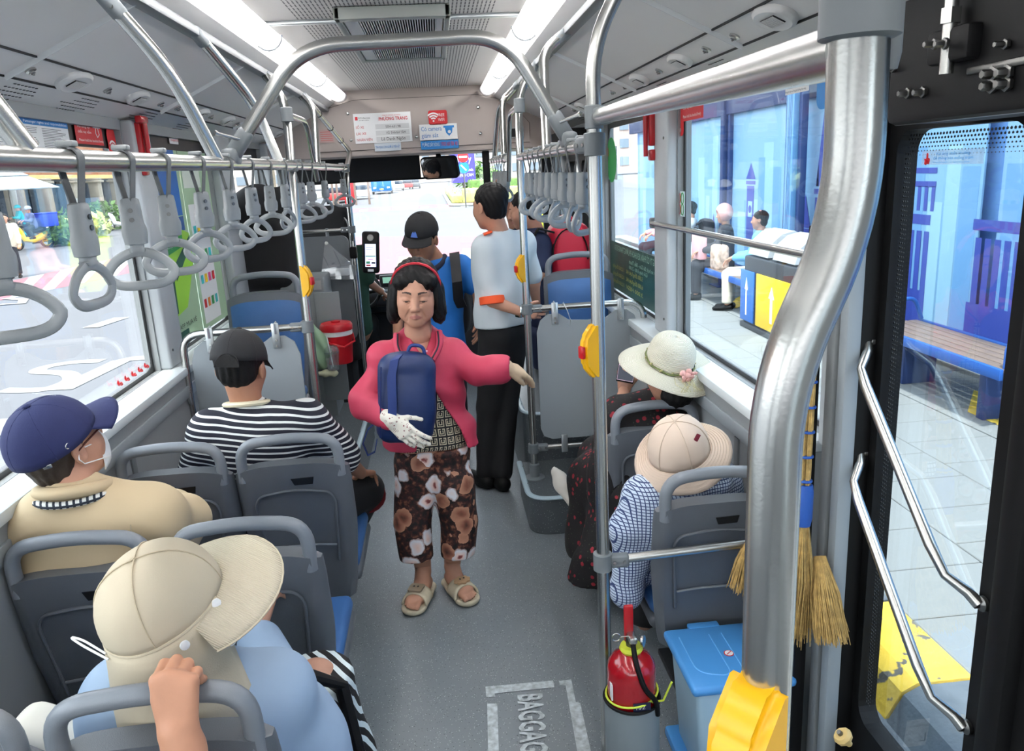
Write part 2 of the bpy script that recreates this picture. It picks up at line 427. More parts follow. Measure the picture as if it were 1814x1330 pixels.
def glass_mat(name, tint=(1, 1, 1), refl=.10, haze=0.):
    m = bpy.data.materials.new(name); m.use_nodes = True; nt = m.node_tree; nt.nodes.clear(); MATS[name] = m
    o = nt.nodes.new('ShaderNodeOutputMaterial'); t = nt.nodes.new('ShaderNodeBsdfTransparent'); t.inputs[0].default_value = (*tint, 1)
    g = nt.nodes.new('ShaderNodeBsdfGlossy'); g.inputs['Roughness'].default_value = .02
    lw = nt.nodes.new('ShaderNodeLayerWeight'); lw.inputs['Blend'].default_value = .25
    mm = nt.nodes.new('ShaderNodeMath'); mm.operation = 'MULTIPLY_ADD'; mm.inputs[1].default_value = .22; mm.inputs[2].default_value = refl*.3
    nt.links.new(lw.outputs['Fresnel'], mm.inputs[0])
    x = nt.nodes.new('ShaderNodeMixShader'); nt.links.new(mm.outputs[0], x.inputs[0]); nt.links.new(t.outputs[0], x.inputs[1]); nt.links.new(g.outputs[0], x.inputs[2])
    last = x.outputs[0]
    if haze:
        d = nt.nodes.new('ShaderNodeBsdfDiffuse'); d.inputs[0].default_value = (.9, .93, .95, 1)
        y = nt.nodes.new('ShaderNodeMixShader'); y.inputs[0].default_value = haze
        nt.links.new(last, y.inputs[1]); nt.links.new(d.outputs[0], y.inputs[2]); last = y.outputs[0]
    nt.links.new(last, o.inputs[0]); return m
GLASS = glass_mat('window_glass', (.97, .985, .98))
GLASSR = glass_mat('window_glass_right', (.93, .98, 1.0), .05)
DIFF = glass_mat('clear_lamp_diffuser', (.95, .95, .96), .5, .0)
_nt = DIFF.node_tree; _tr = _nt.nodes.new('ShaderNodeBsdfTranslucent'); _tr.inputs[0].default_value = (.9, .9, .92, 1); _mx = _nt.nodes.new('ShaderNodeMixShader'); _mx.inputs[0].default_value = .45
_o = [q for q in _nt.nodes if q.type == 'OUTPUT_MATERIAL'][0]; _l = _o.inputs[0].links[0].from_socket; _nt.links.new(_l, _mx.inputs[1]); _nt.links.new(_tr.outputs[0], _mx.inputs[2]); _nt.links.new(_mx.outputs[0], _o.inputs[0])
PLAS = glass_mat('thin_clear_plastic', (.97, .98, .98), .5, .12)

n = NT('floor_vinyl', .36)
o = n.obj()
v1 = n.vor(o, 105.); v2 = n.vor(n.obj(loc=(3.3, 1.1, 0)), 88.)
f1 = n.math('LESS_THAN', v1, .14); f2 = n.math('LESS_THAN', v2, .13)
base = n.mix(n.noise(o, 3., 5.), (112, 120, 125), (130, 137, 141))
c = n.mix(f1, base, (205, 212, 214)); c = n.mix(f2, c, (30, 32, 34)); n.col(c)
n.bump(n.noise(o, 400.), .15, .001)
FLOORM = n.m

n = NT('slotted_ceiling', .6)
x, y, z = n.sep(n.obj())
fx = n.math('FRACT', n.math('MULTIPLY', x, 62.)); fy = n.math('FRACT', n.math('MULTIPLY', y, 17.))
s = n.math('MULTIPLY', n.math('LESS_THAN', fx, .34), n.math('LESS_THAN', fy, .82))
gx = n.math('LESS_THAN', n.math('ABSOLUTE', n.math('ADD', x, .11)), .40)
s = n.math('MULTIPLY', s, gx)
n.col(n.mix(s, (214, 211, 208), (92, 92, 92)))
SLOT = n.m

# ------------------------------------------------------------------ shell
XL, XR, YB, YF = -1.27, 1.05, -2.6, 7.15
def sx_(x): return -.22-x            # mirror about the bus centre plane x=-0.11
def struct(name, mb, m, parent=None, **k):
    o = mb.build(name, m, parent, **k)
    if parent is None: o['kind'] = 'structure'
    return o
floor = struct('floor', MB().box((-.11, 2.2, -.05), (2.5, 9.9, .1)), FLOORM)

def wall(side, wins):
    """lower wall, pillars, header; wins = list of (y0,y1,z0)"""
    s = -1 if side == 'left' else 1
    X = XL if s < 0 else XR
    root = None; mb = MB(); cur = YB
    solid = []
    for y0, y1, z0 in wins:
        solid.append((cur, y0)); cur = y1
    solid.append((cur, YF))
    for a, b in solid: mb.box((X+s*.03, (a+b)/2, 1.05), (.06, b-a, 2.1))
    for y0, y1, z0 in wins:
        if z0 > .2: mb.box((X+s*.03, (y0+y1)/2, z0/2), (.06, y1-y0, z0))
        mb.box((X+s*.03, (y0+y1)/2, 2.085), (.06, y1-y0, .05))
    return struct('wall_'+side, mb, WALLP)
WL = [(-2.2, -.6, 1.04), (-.35, 1.45, 1.04), (1.7, 3.50, 1.04), (3.72, 4.78, 1.04), (5.1, 6.15, .95), (6.3, 7.0, .95)]
WR = [(-2.2, -.6, 1.04), (.45, 1.86, .05), (2.05, 3.43, 1.04), (3.66, 4.95, 1.04), (5.2, 6.3, .05), (6.4, 7.0, .95)]
wl = wall('left', WL); wr = wall('right', WR)
# padded inner panel with its white ledge
def inner(side, spans):
    s = -1 if side == 'left' else 1; X = XL if s < 0 else XR; W = wl if s < 0 else wr
    for i, (a, b) in enumerate(spans):
        MB().box((X-s*.045, (a+b)/2, .505), (.088, b-a, 1.0)).build('side_panel', WALLP, W)
        MB().box((X-s*.052, (a+b)/2, 1.022), (.106, b-a, .036), .006).build('window_ledge', WHITE, W)
        MB().box((X-s*.094, (a+b)/2, .93), (.01, b-a, .05), .003).build('trim_strip', GREYPANEL, W)
    for y in ([.4, 1.62, 2.83, 3.95, 4.75] if s < 0 else [2.45, 3.6, 4.75]):
        MB().box((X-s*.0925, y, .45), (.008, .035, .9), .002).build('joint_cover', mat('joint_grey', (100, 105, 108), .5), W)
inner('left', [(YB, 5.0)]); inner('right', [(YB, .42), (2.0, 5.1)])
# windows: glass, black border, posts
def window(idx, side, y0, y1, z0, z1=2.06, gm=None):
    s = -1 if side == 'left' else 1; X = XL if s < 0 else XR
    root = thing('window_%d' % idx, None, None, (X, (y0+y1)/2, z0)); root['kind'] = 'structure'
    MB().box((X+s*.035, (y0+y1)/2, (z0+z1)/2), (.006, y1-y0, z1-z0)).build('glass_pane', gm or GLASS, root, smooth=0)
    outer = [(y0, z0), (y1, z0), (y1, z1), (y0, z1)]
    top = .075 if side == 'left' else .03
    t = .018; inn = rrect(y1-y0-2*t, z1-z0-t-top, .05, 5, (y0+y1)/2, (z0+t+z1-top)/2)
    mb = MB(); k = 6
    c = [(y1, z0), (y1, z1), (y0, z1), (y0, z0)]; xx = X+s*.028
    vs = [(xx, p[0], p[1]) for p in inn]+[(xx, p[0], p[1]) for p in c]; N = len(inn); fs = []
    for q in range(4):
        for j in range(k-1): fs.append((q*k+j, q*k+j+1, N+q))
        fs.append((q*k+k-1, (q*k+k) % N, N+(q+1) % 4, N+q))
    mb.add(vs, fs); mb.build('black_border', FRIT, root, smooth=0, solid=.006)
    return root
k = 1
for y0, y1, z0 in WL: window(k, 'left', y0, y1, z0); k += 1
for y0, y1, z0 in WR:
    if z0 > .2: window(k, 'right', y0, y1, z0, gm=GLASSR); k += 1
pn = 1
for s, X, posts in ((-1, XL, [(1.45, 1.7), (3.5, 3.72), (4.78, 5.1), (6.15, 6.3)]), (1, XR, [(3.43, 3.66), (4.95, 5.2), (1.86, 1.99), (6.3, 6.4)])):
    for a, b in posts:
        o = struct('trim_%d' % pn, MB().box((X-s*.02, (a+b)/2, 1.57), (.055, b-a-.02, 1.06), .012), PILLAR, smooth=50); pn += 1
        if b < 4.9:
            mb = MB()
            for z in (1.12, 1.92): mb.lathe([(.006, 0), (.006, .004)], (X-s*.048, a+.05, z), (-s, 0, 0), 10)
            mb.build('screw', STEEL_D, o)

# ceiling: side slopes, coves, slotted centre
prof = [(-1.30, 2.095), (-1.15, 2.14), (-1.055, 2.185), (-.76, 2.325), (-.70, 2.36), (-.66, 2.44), (.44, 2.44), (.48, 2.36), (.54, 2.325), (.835, 2.185), (.93, 2.14), (1.08, 2.095)]
mb = MB()
for (xa, za), (xb, zb) in zip(prof[:-1], prof[1:]):
    if abs(za-2.44) < .01 and abs(zb-2.44) < .01: continue
    mb.add([(xa, YB, za), (xb, YB, zb), (xb, 6.25, zb), (xa, 6.25, za), (xa, YB, za+.03), (xb, YB, zb+.03), (xb, 6.25, zb+.03), (xa, 6.25, za+.03)],
           [(0, 1, 2, 3), (7, 6, 5, 4), (0, 4, 5, 1), (2, 6, 7, 3), (1, 5, 6, 2), (3, 7, 4, 0)])
mb.box((-.11, 2.2, 2.56), (2.7, 9.8, .04))
ceil = struct('ceiling', mb, CEILM, smooth=0)
for a, b in ((YB, -.1), (-.09, 1.68), (1.69, 3.48), (3.49, 6.22)):
    MB().box((-.11, (a+b)/2, 2.455), (1.09, b-a-.008, .02), .004).build('slotted_panel', SLOT, ceil, smooth=0)
for y in (3.485, 1.685, -.095):
    MB().box((-.11, y, 2.438), (1.09, .035, .016), .004).build('panel_joint', ALU, ceil)
mb = MB()
for sg in (0, 1):
    for y in (-1.38, -.12, 1.14, 2.4, 3.66, 4.92):
        q = [(x if sg == 0 else sx_(x), z) for x, z in prof[1:4]]
        mb.tube([(x, y, z-.004) for x, z in q], .012, 6, oval=.35, up=(0, 0, 1))
mb.build('panel_joint_strip', mat('white_gloss', (226, 228, 228), .25), ceil)
mb = MB()
for sg in (0, 1):
    for q in (prof[1], prof[2]):
        x = q[0] if sg == 0 else sx_(q[0]); mb.box((x, 1.8, q[1]-.001), (.006, 8.8, .006))
mb.build('panel_groove', DARK, ceil, smooth=0)
for sg in (0, 1):     # grey rail beam the hand rails hang from
    x = -.765 if sg == 0 else sx_(-.765)
    MB().box((x, 1.8, 2.318), (.045, 8.8, .03), .006).build('ceiling_beam', mat('beam_grey', (120, 124, 126), .45, .3), ceil)
    # clear curved lamp diffuser
    cx = -.66 if sg == 0 else .44; d = 1 if sg == 0 else -1
    def fn(u, v, cx=cx, d=d):
        a = PI*.95*u; return (cx-d*.055*math.cos(a)+d*.01, YB+.2+v*(8.55), 2.415-.055*math.sin(a)+.0*u)
    MB().grid(fn, 14, 2).build('lamp_diffuser', DIFF, ceil, solid=.004)
    for y in (.6, 2.2, 3.6, 5.0):
        MB().tube([(cx-d*.055*math.cos(PI*t/8)+d*.01, y, 2.413-.058*math.sin(PI*t/8)) for t in range(9)], .006, 6).build('diffuser_clip', CLAMP, ceil)
# details on the slopes
def slope_pt(sg, y, t, off=0.):
    """t 0..1 between the two lower grooves"""
    a, b = prof[1], prof[2]; x = a[0]+(b[0]-a[0])*t; z = a[1]+(b[1]-a[1])*t
    nx, nz = (b[1]-a[1]), -(b[0]-a[0]); L = math.hypot(nx, nz); nx /= L; nz /= L
    x += nx*off; z += nz*off
    return V(x if sg == 0 else sx_(x), y, z)
def slope_axes(sg):
    a, b = prof[1], prof[2]; v = V(b[0]-a[0], 0, b[1]-a[1]).normalized()
    if sg: v.x = -v.x
    u = V(0, 1, 0); nn = V(-v.z, 0, v.x) if sg else V(v.z, 0, -v.x)
    return u, v, nn
VENTW = mat('vent_white', (214, 214, 212), .4)
def vent(sg, y, lab, size=1.):
    u, v, nn = slope_axes(sg); c = slope_pt(sg, y, .5)
    t = thing('air_vent', lab, 'air vent', c, 'oval ceiling air vents')
    mb = MB(); R = Matrix((u, v, nn)).transposed()
    prof_ = [(.068*size, 0), (.068*size, .010), (.060*size, .018), (.05*size, .016)]
    vs = []; N = 28
    for r, h in prof_:
        for k_ in range(N):
            a = 2*PI*k_/N; vs.append(c+u*math.cos(a)*r*1.15+v*math.sin(a)*(r-.022)+nn*h)
    fs = [(i*N+j, i*N+(j+1) % N, i*N+N+(j+1) % N, i*N+N+j) for i in range(3) for j in range(N)]
    fs += [tuple(3*N+j for j in range(N))]
    mb.add(vs, fs).build('vent_housing', VENTW, t, smooth=50)
    MB().box(c+nn*.017, (.074*size, .036, .003), R=R).build('vent_opening', DARK, t)
    for j in range(-4, 5): MB().box(c+nn*.019+u*j*.008*size, (.003, .036, .004), R=R).build('vent_slat', VENTW, t, smooth=0)
    return t
def knob(sg, y, lab, hook=False):
    u, v, nn = slope_axes(sg); c = slope_pt(sg, y, .45)
    t = thing('fastener', lab, 'ceiling fastener', c, 'small steel fasteners on the sloping ceiling panels')
    MB().lathe([(.016, 0), (.016, .005), (.009, .008), (.009, .012), (.004, .013)], c, nn, 16).build('rosette', STEEL, t)
    MB().box(c+nn*.013, (.014, .004, .006), R=Matrix((u, v, nn)).transposed()).build('turn_slot', STEEL_D, t)
def side_y(px, py, sg, t=.5):
    x = prof[1][0]+(prof[2][0]-prof[1][0])*t
    return P(px, py, x=(x if sg == 0 else sx_(x))).y
words = ['first', 'second', 'third', 'fourth', 'fifth', 'sixth']
for i, (px, py) in enumerate([(130, 143), (243, 170), (355, 197), (402, 210), (492, 232)]):
    vent(0, side_y(px, py, 0), 'oval white air vent with grille above the left windows, %s from the rear' % words[i], 1.1 if i == 0 else .95)
for i, (px, py) in enumerate([(1374, 25), (1205, 98), (1133, 131), (1030, 182), (975, 208)]):
    vent(1, side_y(px, py, 1), 'oval white air vent with grille above the right windows, %s from the rear' % words[i], 1.1 if i == 0 else .95)
for i, (px, py) in enumerate([(54, 128), (190, 160), (284, 181), (314, 190), (373, 203), (420, 216)]):
    knob(0, side_y(px, py, 0, .45), 'small steel fastener on the left sloping ceiling, %s from the rear' % words[i])
for i, (px, py) in enumerate([(1302, 60), (1252, 79), (1168, 117), (1108, 145), (1086, 157), (1017, 188)]):
    knob(1, side_y(px, py, 1, .45), 'small steel fastener on the right sloping ceiling, %s from the rear' % words[i])
# perforated speaker grilles on the lowest strip
mb = MB()
def band_pt(sg, y, t):
    a, b = prof[0], prof[1]; x = a[0]+(b[0]-a[0])*t; z = a[1]+(b[1]-a[1])*t-.0015
    return V(x if sg == 0 else sx_(x), y, z)
for sg, ys in ((0, [(20, 158), (138, 178), (250, 200), (330, 220)]), (1, [(1290, 110), (1190, 147), (1122, 170), (1080, 186), (1035, 200)])):
    for px, py in ys:
        yc = P(px, py, x=(-1.22 if sg == 0 else 1.0)).y
        for i in range(-6, 7):
            for j in range(5):
                if abs(i)+abs(j-2)*1.6 > 6.5: continue
                c = band_pt(sg, yc+i*.021+(.0105 if j % 2 else 0), .22+j*.15)
                mb.lathe([(.0042, -.0005), (.0042, .001)], c, (0, 0, 1), 7)
mb.build('speaker_holes', DARK, ceil, smooth=0)['kind'] = 'stuff'
c = band_pt(1, P(1480, 45, x=1.0).y, .6)
MB().lathe([(.018, -.004), (.018, .0)], c, (0, 0, 1), 20).build('round_hole', DARK, ceil)
# air conditioning return in the middle of the ceiling
ac = thing('air_conditioner_grille', 'rectangular white air conditioning grille in a grey frame in the ceiling centre', 'air vent', (-.115, 3.8, 2.44))
x0, x1, y0, y1 = -.335, .105, 3.23, 4.42
fm = mat('vent_frame_grey', (150, 155, 150), .5)
for a, b, c_, d in ((x0-.0, x1+.0, y0, y0+.06), (x0, x1, y1-.05, y1), (x0, x0+.025, y0, y1), (x1-.025, x1, y0, y1)):
    MB().box(((a+b)/2, (c_+d)/2, 2.42), (b-a, d-c_, .045), .006).build('frame_side', fm, ac)
MB().box((-.115, 3.83, 2.432), (.40, 1.06, .02)).build('filter', DARK, ac)
for a, b, c_, d in ((x0+.028, x0+.085, y0+.06, y1-.05), (x1-.06, x1-.028, y0+.06, y1-.05)):
    MB().box(((a+b)/2, (c_+d)/2, 2.41), (b-a, d-c_, .012), .003).build('grille_border', VENTW, ac)
for i in range(30):
    MB().box((x0+.09+i*.0101, 3.83, 2.412), (.0038, 1.06, .016)).build('grille_bar', VENTW, ac, smooth=0)
# front header
hy = 6.2
hd = struct('trim_20', MB().box((-.11, hy+.03, 2.24), (2.36, .06, .52)), HEADM)
hd2 = struct('trim_21', MB().box((-.11, hy+.48, 1.99), (2.36, .9, .03)).box((-.11, hy+.48, 2.50), (2.6, 1., .03)), HEADM)
bev = [(-.905, 2.02), (.74, 2.02), (.74, 2.16), (.60, 2.32), (.36, 2.375), (-.56, 2.375), (-.80, 2.31), (-.905, 2.17)]
MB().tube([(x, hy-.002, z) for x, z in bev], .0035, 6, closed=True).build('access_panel_gap', DARK, hd)
MB().prism([(x+.0, z) for x, z in bev], (0, hy-.001, 0), (1, 0, 0), (0, 0, 1), .008).build('access_panel', HEADM, hd, smooth=0)
for px, py in ((616, 201), (622, 248), (738, 242), (847, 190), (851, 236)):
    c = P(px, py, y=hy-.01); MB().lathe([(.012, 0), (.012, .006), (.005, .012)], c, (0, -1, 0), 12).build('panel_lock', STEEL, hd)
# front wall under the windscreen, dashboard, windscreen
struct('wall_front', MB().box((-.11, 7.2, .45), (2.4, .08, .9)), mat('dark_grey_plastic', (40, 41, 44), .5))
wsn = thing('window_20', None, None, (-.11, 7.1, .95)); wsn['kind'] = 'structure'
MB().box((-.11, 7.12, 1.48), (2.3, .008, 1.06)).build('windscreen_glass', GLASS, wsn, smooth=0)
MB().box((-.11, 7.11, .955), (2.3, .05, .05), .01).build('lower_frame', BLACK, wsn)
MB().box((-1.2, 7.1, 1.48), (.1, .07, 1.06), .01).build('side_frame', BLACK, wsn)
MB().box((.99, 7.1, 1.48), (.1, .07, 1.06), .01).build('side_frame', BLACK, wsn)
struct('wall_back', MB().box((-.11, YB-.03, .55), (2.4, .06, 1.1)).box((-.11, YB-.03, 2.2), (2.4, .06, .7)), WALLP)
# ------------------------------------------------------------------ steel rails and poles
RT = .019
def clamp(root, c, ax, r=.024, L=.05, tab=None):
    """sleeve round a tube with two screws"""
    ax = Vector(ax).normalized(); c = Vector(c)
    MB().lathe([(r-.004, -L/2-.002), (r, -L/2), (r, L/2), (r-.004, L/2+.002)], c-ax*0, ax, 20).build('clamp', CLAMP, root, smooth=50)
    if tab:
        t = Vector(tab).normalized()
        x, y, z = frame(t, ax); R = Matrix((x, y, z)).transposed()
        o = MB().box(c+t*(r+.022), (.03, L*.8, .058), .008, R=R).build('clamp_tab', CLAMP, root, smooth=50)
        mb = MB()
        sdir = t.cross(ax).normalized()
        if sdir.y > 0: sdir = -sdir
        for q in (.2, 1.3): mb.lathe([(.0055, 0), (.0055, .004)], c+t*(r+.028*q)+sdir*.0148, sdir, 8)
        mb.build('screw', STEEL, o)
def bracket(root, c, d):
    """grey strap bracket on the ceiling beam"""
    d = Vector(d).normalized(); x, y, z = frame(d); R = Matrix((x, y, z)).transposed()
    o = MB().box(Vector(c), (.038, .038, .10), .012, R=R).build('beam_bracket', CLAMP, root, smooth=50)
    mb = MB()
    for q in (-.022, .018): mb.lathe([(.006, 0), (.006, .004)], Vector(c)+d*q+V(0, -.019, 0), (0, -1, 0), 8)
    mb.build('screw', STEEL_D, o)
xl, xr = -.60, .42
RZ = 1.885
lr = thing('overhead_rail', 'long steel overhead rail with grey hand straps along the left side', 'rail', (xl, 3, 1.88))
MB().tube([(xl, -1.5, 1.868), (xl, 1.4, 1.872), (xl, 3, 1.884), (xl, 5.6, 1.893)], RT, 16).build('rail_tube', STEEL, lr)
def down(px1, py1, px2, py2, X0, X1, mid=None, r=RT):
    pts = [P(px1, py1, x=X0)]
    if mid: pts.append(P(mid[0], mid[1], x=mid[2]))
    pts.append(P(px2, py2, x=X1)); return pts
# stanchions between beam and rail, left side
y = P(52, 285, x=xl).y
p = [V(-.76, y-.19, 2.30), V(-.74, y-.16, 2.26), V(-.60, y, 1.885)]
MB().tube(fil(p, .06), RT, 16).build('stanchion', STEEL, lr); bracket(lr, p[0], p[0]-p[1])
for (top, mid, bot) in (((190, 0), (305, 130), (385, 285)), ((350, 62), (452, 185), (494, 287)), ((532, 152), (556, 192), (562, 292))):
    a = P(*top, x=-.755); a.z = min(a.z, 2.31); m_ = P(*mid, x=-.66); b = P(*bot, x=xl)
    MB().tube(fil([a, m_, b], .12), RT, 16).build('stanchion', STEEL, lr)
    bracket(lr, a+(a-m_).normalized()*.0, a-m_)
# rear stanchion just at the near end (blurred tube at the left edge)
# floor pole on the left
yL = P(519, 293, x=xl).y
pl = thing('floor_pole', 'steel pole from floor to ceiling beside the left wheel box, yellow stop button on it', 'pole', (xl-.02, yL, 0))
base = V(xl-.02, yL, 0); topb = P(470, 130, x=-.755); topb.z = min(topb.z, 2.31)
MB().tube(fil([base, V(xl-.01, yL, 1.7), P(505, 182, x=-.62), topb], .10), RT, 16).build('pole_tube', STEEL, pl)
bracket(pl, topb, topb-P(505, 182, x=-.62))
MB().lathe([(.05, 0), (.05, .006), (.026, .012), (.026, .07), (.022, .075)], base, (0, 0, 1), 20).build('floor_flange', CLAMP, pl)
clamp(pl, P(508, 203, x=xl-.01), (0, 0, 1), .026, .055)
q = P(508, 203, x=xl-.01)
MB().tube(fil([q, q+V(.01, .45, .0), q+V(.01, .62, -.28)], .08), .013, 12).build('branch_tube', STEEL, pl)
clamp(pl, (xl-.004, yL, 1.885), (0, 0, 1), .024, .045)
def stop_button(parent, c, facing, z0, up=1., hw=.017, bk=.004):
    """yellow stop button housing wrapped on a pole"""
    o = thing('stop_button', parent[1], 'stop button', c, None)
    f = Vector(facing).normalized(); x, y_, z_ = frame((0, 0, 1), f); s_ = f.cross(V(0, 0, 1)).normalized()
    H = .155*up
    poly = [(-bk, -H/2), (.018, -H/2), (.050, -H*.25), (.054, 0), (.050, H*.25), (.018, H/2), (-bk, H/2)]
    bm = bmesh.new(); vs = []
    for sgn in (-1, 1):
        for p_ in poly: vs.append(bm.verts.new(Vector(c)+f*p_[0]+V(0, 0, 1)*p_[1]+s_*sgn*hw))
    N = len(poly); bm.faces.new(vs[:N][::-1]); bm.faces.new(vs[N:])
    for i in range(N): bm.faces.new((vs[i], vs[(i+1) % N], vs[N+(i+1) % N], vs[N+i]))
    bmesh.ops.bevel(bm, geom=bm.edges[:], offset=.009, segments=3, affect='EDGES'); bm.verts.index_update()
    MB().add([v.co.copy() for v in bm.verts], [[v.index for v in fc.verts] for fc in bm.faces]).build('housing', YEL, o, smooth=60); bm.free()
    MB().box(Vector(c)+f*.052, (.012, .026, .036), .005, R=Matrix((f, s_, V(0, 0, 1))).transposed()).build('red_button', mat('button_red', (190, 20, 30), .3), o)
    return o
zb = P(543, 497, y=yL).z
stop_button((0, 'yellow stop button on the left floor pole beside the grey driver cabinet'), (xl-.02, yL, zb), (.8, -.35, 0), 0)
# front left pole at the end of the rail, with the lower handle bar
fp = thing('floor_pole', 'steel pole behind the driver seat carrying the ticket reader', 'pole', (xl, 5.6, 0))
a = P(541, 168, x=-.74); a.z = 2.30
pf = [a, P(620, 268, x=-.62), V(xl, 5.6, 1.86), V(xl, 5.6, .0)]
MB().tube(fil(pf, .12), RT, 16).build('pole_tube', STEEL, fp); bracket(fp, a, a-pf[1])
mb = MB()
for (px, py) in ((603, 246), (622, 270), (636, 350), (640, 385)):
    c = P(px, py, y=5.58 if py > 280 else 5.3)
for t in (.25, .5, .75):
    c = pf[0].lerp(pf[1], t); mb.tube([c+V(math.cos(a_)*.02, -.001, math.sin(a_)*.02) for a_ in [i*PI/5 for i in range(10)]], .0025, 5, closed=True)
mb.build('cable_tie', BLACK, fp)
MB().tube([pf[0]+V(.0, -.02, -.01), pf[1]+V(0, -.02, -.005), V(xl, 5.578, 1.84), V(xl, 5.578, 1.4)], .004, 6).build('cable', BLACK, fp)
clamp(fp, (xl, 5.6, 1.89), (0, 0, 1), .026, .05, (-1, 0, 0))
zc = P(645, 405, y=5.6).z
MB().tube([(-1.15, 5.6, zc), (xl, 5.6, zc)], .014, 14).build('cross_bar', STEEL, fp)
clamp(fp, (xl, 5.6, zc), (0, 0, 1), .026, .045, (-1, 0, 0))
clamp(fp, (xl-.17, 5.6, zc-.03), (0, 0, 1), .012, .09)
# right overhead rail, two lengths
rr = thing('overhead_rail', 'steel overhead rail with hand straps along the right side, nearer length', 'rail', (xr, 3, 1.88))
yC = 2.10; yR = P(921, 278, x=xr).y
MB().tube([(xr, yC, 1.873), (xr, yR, 1.878)], RT, 16).build('rail_tube', STEEL, rr)
a = P(1000, 30, x=.53); a.z = min(a.z, 2.31); m_ = P(962, 92, x=.44); b = P(969, 268, x=xr)
MB().tube(fil([a, m_, b], .12), RT, 16).build('stanchion', STEEL, rr); bracket(rr, a, a-m_)
rf = thing('overhead_rail', 'steel overhead rail with hand straps by the front door, farther length', 'rail', (xr, 5.2, 1.88))
y5a = P(899, 283, x=xr).y; y5b = P(871, 286, x=xr).y
MB().tube([(xr, y5a, 1.885), (xr, y5b, 1.89)], RT, 16).build('rail_tube', STEEL, rf)
for (top, mid, bot) in (((915, 118), (883, 190), (876, 285)), ((905, 150), (889, 178), (893, 285))):
    a = P(*top, x=.53); a.z = min(a.z, 2.31)
    MB().tube(fil([a, P(*mid, x=.45), P(*bot, x=xr)], .12), RT, 14).build('stanchion', STEEL, rf); bracket(rf, a, a-P(*mid, x=.45))
pr = thing('floor_pole', 'steel pole on the right wheel box with a yellow stop button', 'pole', (xr, yR, .2))
a = P(948, 90, x=.53); a.z = min(a.z, 2.31)
MB().tube(fil([V(xr, yR, .21), V(xr, yR, 1.9), P(919, 165, x=.44), a], .12), RT, 16).build('pole_tube', STEEL, pr); bracket(pr, a, a-P(919, 165, x=.44))
MB().lathe([(.055, 0), (.055, .006), (.027, .012), (.027, .08), (.022, .085)], (xr, yR, .2), (0, 0, 1), 20).build('floor_flange', CLAMP, pr)
q = P(920, 187, x=xr); clamp(pr, q, (0, 0, 1), .026, .06)
MB().tube(fil([q, q+V(0, .5, .0), q+V(0, .75, -.35)], .08), .013, 12).build('branch_tube', STEEL, pr)
stop_button((0, 'small yellow stop button on the right pole beside the blue seat'), (xr, yR, P(931, 475, y=yR).z), (-.9, -.3, 0), 0)
# centre pole and its stop button
pc = thing('floor_pole', 'near vertical steel pole right of the aisle beside the fire extinguisher', 'pole', (xr, yC, 0))
MB().tube(fil([V(xr-.005, yC, 0), V(xr, yC, 2.12), V(xr+.11, yC-.02, 2.31)], .10), RT, 18).build('pole_tube', STEEL, pc)
clamp(pc, (xr, yC, 1.873), (0, 0, 1), .028, .055, (-.35, 1, 0))
zz = P(1062, 207, y=yC).z
clamp(pc, (xr, yC, zz), (0, 0, 1), .024, .055, (.3, -1, 0))
stop_button((0, 'yellow stop button on the nearer steel pole above the grey partition'), (xr-.004, yC, P(1055, 620, y=yC).z), (-.93, -.35, 0), 0, 1.05)
# near rail of the door well: horizontal tubes and the big cranked pole
db = thing('door_rail', 'thick cranked steel pole in the right foreground with a tube back to the nearer pole', 'pole', (.22, .5, 0))
big = [P(1525, -60, y=.5), P(1509, 392, y=.5), P(1377, 672, y=.5), P(1356, 1250, y=.5)]
big.append(V(big[-1].x-.005, .5, .0))
MB().tube(fil(big, .055, 8), .0185, 24).build('pole_tube', STEEL, db)
hb = P(1515, 84, y=.5)
MB().tube([V(xr+.01, yC-.02, zz), hb+V(0, .003, 0)], [RT, .0172], 20).build('cross_tube', STEEL, db)
clamp(db, P(1526, -12, y=.5), (0, 0, 1), .0245, .05)
c = P(1578, 35, y=.52); MB().lathe([(.006, -.03), (.008, -.02), (.008, .02), (.004, .03)], c, (0, 0, 1), 12).build('clamp_screw', CLAMP, db)
sb = P(1335, 1300, y=.5)
bb = stop_button((0, 'large blurred yellow stop button low on the cranked pole in the foreground'), (big[-2].x, .5, sb.z-.015), (-.8, -.6, 0), 0, .95, hw=.023, bk=0.)
# grab bar of the door well
z1 = P(1075, 993, y=yC).z
gb = thing('grab_bar', 'low horizontal steel bar behind the right seat from the near pole to the door post', 'rail', (xr, yC, z1))
e = P(1455, 962, x=.98); e2 = V(.98, yC-.02, z1+.03)
MB().tube([V(xr, yC, z1), e2], .014, 16).build('bar_tube', STEEL, gb)
clamp(gb, (xr-.005, yC, z1), (0, 0, 1), .028, .052, (1, -.05, 0))
MB().lathe([(.03, 0), (.03, .01), (.018, .016)], e2+V(.02, 0, 0), (-1, 0, 0), 16).build('end_flange', CLAMP, gb)
# window guard bar on the right
wb = thing('window_bar', 'steel guard bar across the right window', 'rail', (1.0, 2.8, 1.5))
a = P(1155, 395, x=1.0); b = P(1480, 462, x=1.0)
MB().tube([a, b], .0125, 16).build('bar_tube', STEEL, wb)
MB().box(a+V(.015, 0, 0), (.05, .04, .05), .008).build('end_bracket', CLAMP, wb)
MB().box(V(b.x+.012, b.y, b.z), (.05, .04, .05), .008).build('end_bracket', CLAMP, wb)
